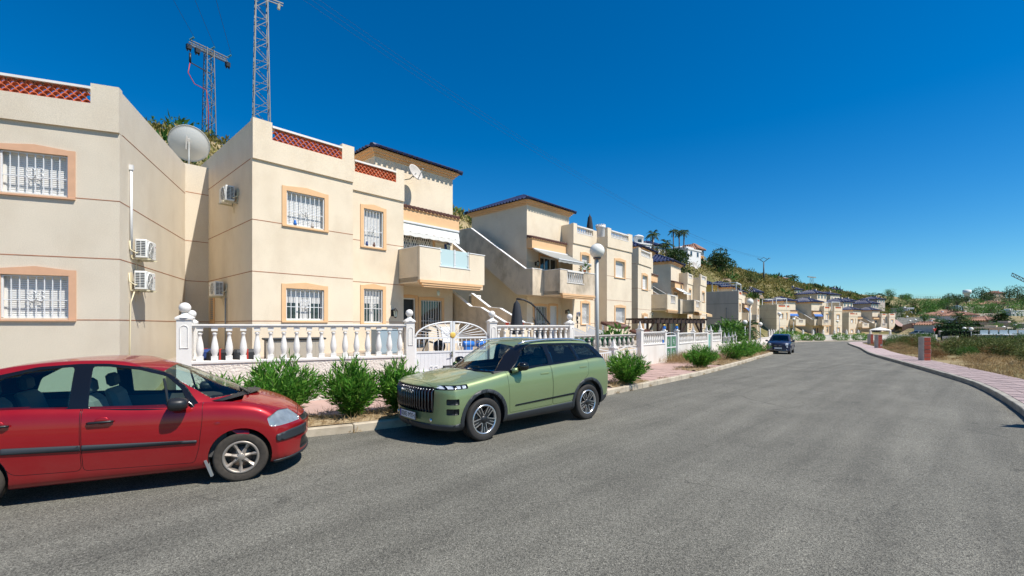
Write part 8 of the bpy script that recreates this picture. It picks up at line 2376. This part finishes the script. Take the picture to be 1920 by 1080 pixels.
# tiered conifer
rs = np.random.RandomState(31); X, Y = sky_pt(1878,118), 118; z0 = gh(X,Y); hh = hy(1878,118,586)-z0; t = thing('conifer_tree','tiered conifer with drooping level branches in the valley','tree',(X,Y,z0)); m = MB(); m.tube([(0,0,0),(0,0,hh)],[.22,.05],6); m.build('trunk', BARK, t); P = []; D = []
for k in range(9):
    zz = hh*(.25+.73*k/9); rr = 3.3*(1-k/10)
    for j in range(9):
        a = 6.283*j/9+k
        for q in range(16): s_ = (q+1)/16; P.append((math.cos(a)*rr*s_,math.sin(a)*rr*s_,zz-.15*s_*s_*rr*.5)); D.append((math.cos(a)+rs.normal()*.5,math.sin(a)+rs.normal()*.5,.4+rs.normal()*.3))
P = np.array(P); D = np.array(D); V, Q = leaves(P, D, np.full(len(P),.62), np.full(len(P),.22), rs); o = bpy.data.objects.new('crown', np_mesh('crown',V,Q,LEAF_PINE)); COL.objects.link(o); o.parent = t
# water tank, crane, ridge fence
m = MB(); X, Y = sky_pt(1813,340), 340; z0 = hy(1813,340,558); m.lathe([(1.6,0),(1.6,5.5),(2.4,5.8),(2.4,8.6),(.001,9.0)],14); o = m.build('water_tower', HW); o.location = (X,Y,z0-3); tag(o,'white water tower on the skyline left of the big pine','water tower')
Yc = 230; t = thing('tower_crane','steel crane whose jib tip enters at the upper right edge','crane',(sky_pt(2010,Yc),Yc,gh(sky_pt(2010,Yc),Yc))); zt_ = hy(1896,Yc,517)-t.location.z; xt = sky_pt(1896,Yc)-sky_pt(2010,Yc); zr_ = hy(2010,Yc,572)-t.location.z
m = MB(); m.box(-1,1,-1,1,0,zr_); m.build('mast', GALV, t); m = MB(); a, b = Vector((0,0,zr_)), Vector((xt,0,zt_)); up = Vector((.35,0,1)).normalized()*1.5
m.bar(a,b,.25); m.bar(a+up,b+up,.25); n = 18
for k in range(n): m.bar(a.lerp(b,k/n),a.lerp(b,(k+1)/n)+up,.14); m.bar(a.lerp(b,(k+1)/n),a.lerp(b,(k+1)/n)+up,.12)
m.build('jib', GALV_DARK, t)
m = MB()
for k in range(60):
    px = 1636+3.2*k; Y = 408; X = sky_pt(px,Y); z0 = gh(X,Y); m.box(X-.07,X+.07,Y-.07,Y+.07,z0-.5,z0+2.6)
for zz in (1.0,2.4): m.box(sky_pt(1636,408),sky_pt(1828,408),407.98,408.02,27+zz,27.05+zz)
o = m.build('ridge_fence', GALV); tag(o,'thin post fence along the brown ridge on the skyline','fence')
# cars across the valley, boats of white tents
car(dict(small, label='white car driving up the valley road', loc=(sky_pt(1714,190),190,gh(sky_pt(1707,190),190)+.3), rz=R(250), paint=PAINT_WHITE, nst=30, res=22, ngst=26, extra=lambda *a: None, panels=lambda a,b: []))
car(dict(small, label='white car parked low in the valley left of the clipped hedge', loc=(sky_pt(1727,96),96,gh(sky_pt(1727,96),96)), rz=R(200), paint=PAINT_WHITE, nst=30, res=22, ngst=26, extra=lambda *a: None, panels=lambda a,b: []))
car(dict(small, label='grey car parked behind the far white wall', loc=(sky_pt(1712,100),100,gh(sky_pt(1712,100),100)), rz=R(190), paint=PAINT_GREY, nst=30, res=22, ngst=26, extra=lambda *a: None, panels=lambda a,b: []))
t = thing('garden_parasol','open white parasol behind the far brick pillars','parasol',(sky_pt(1650,84),84,float(hr(84)))); m = MB(); m.lathe([(.001,2.5),(.8,2.3),(1.6,2.0),(1.6,1.92)],10,smooth=False); m.build('canopy', CANVAS, t); m = MB(); m.tube([(0,0,0),(0,0,2.7)],.05,6); m.build('pole', GALV, t)
m = MB(); m.lathe([(.28,.0),(.28,.05),(.02,.06)],3,(0,0,2.0),'z'); m.tube([(0,0,0),(0,0,2.2)],.04,6); 
t = thing('road_sign','red triangular sign lying among the valley houses','sign',(sky_pt(1752,70),70,gh(sky_pt(1752,70),70))); m = MB(); m.tube([(0,0,0),(0,0,2.3)],.04,6); m.build('post', GALV, t); m = MB(); m.prism([(-.3,2.2),(.3,2.2),(0,1.7)], lambda p:(p[0],-.04,p[1]), lambda p:(p[0],-.06,p[1])); pass; m.build('plate', REDM, t)
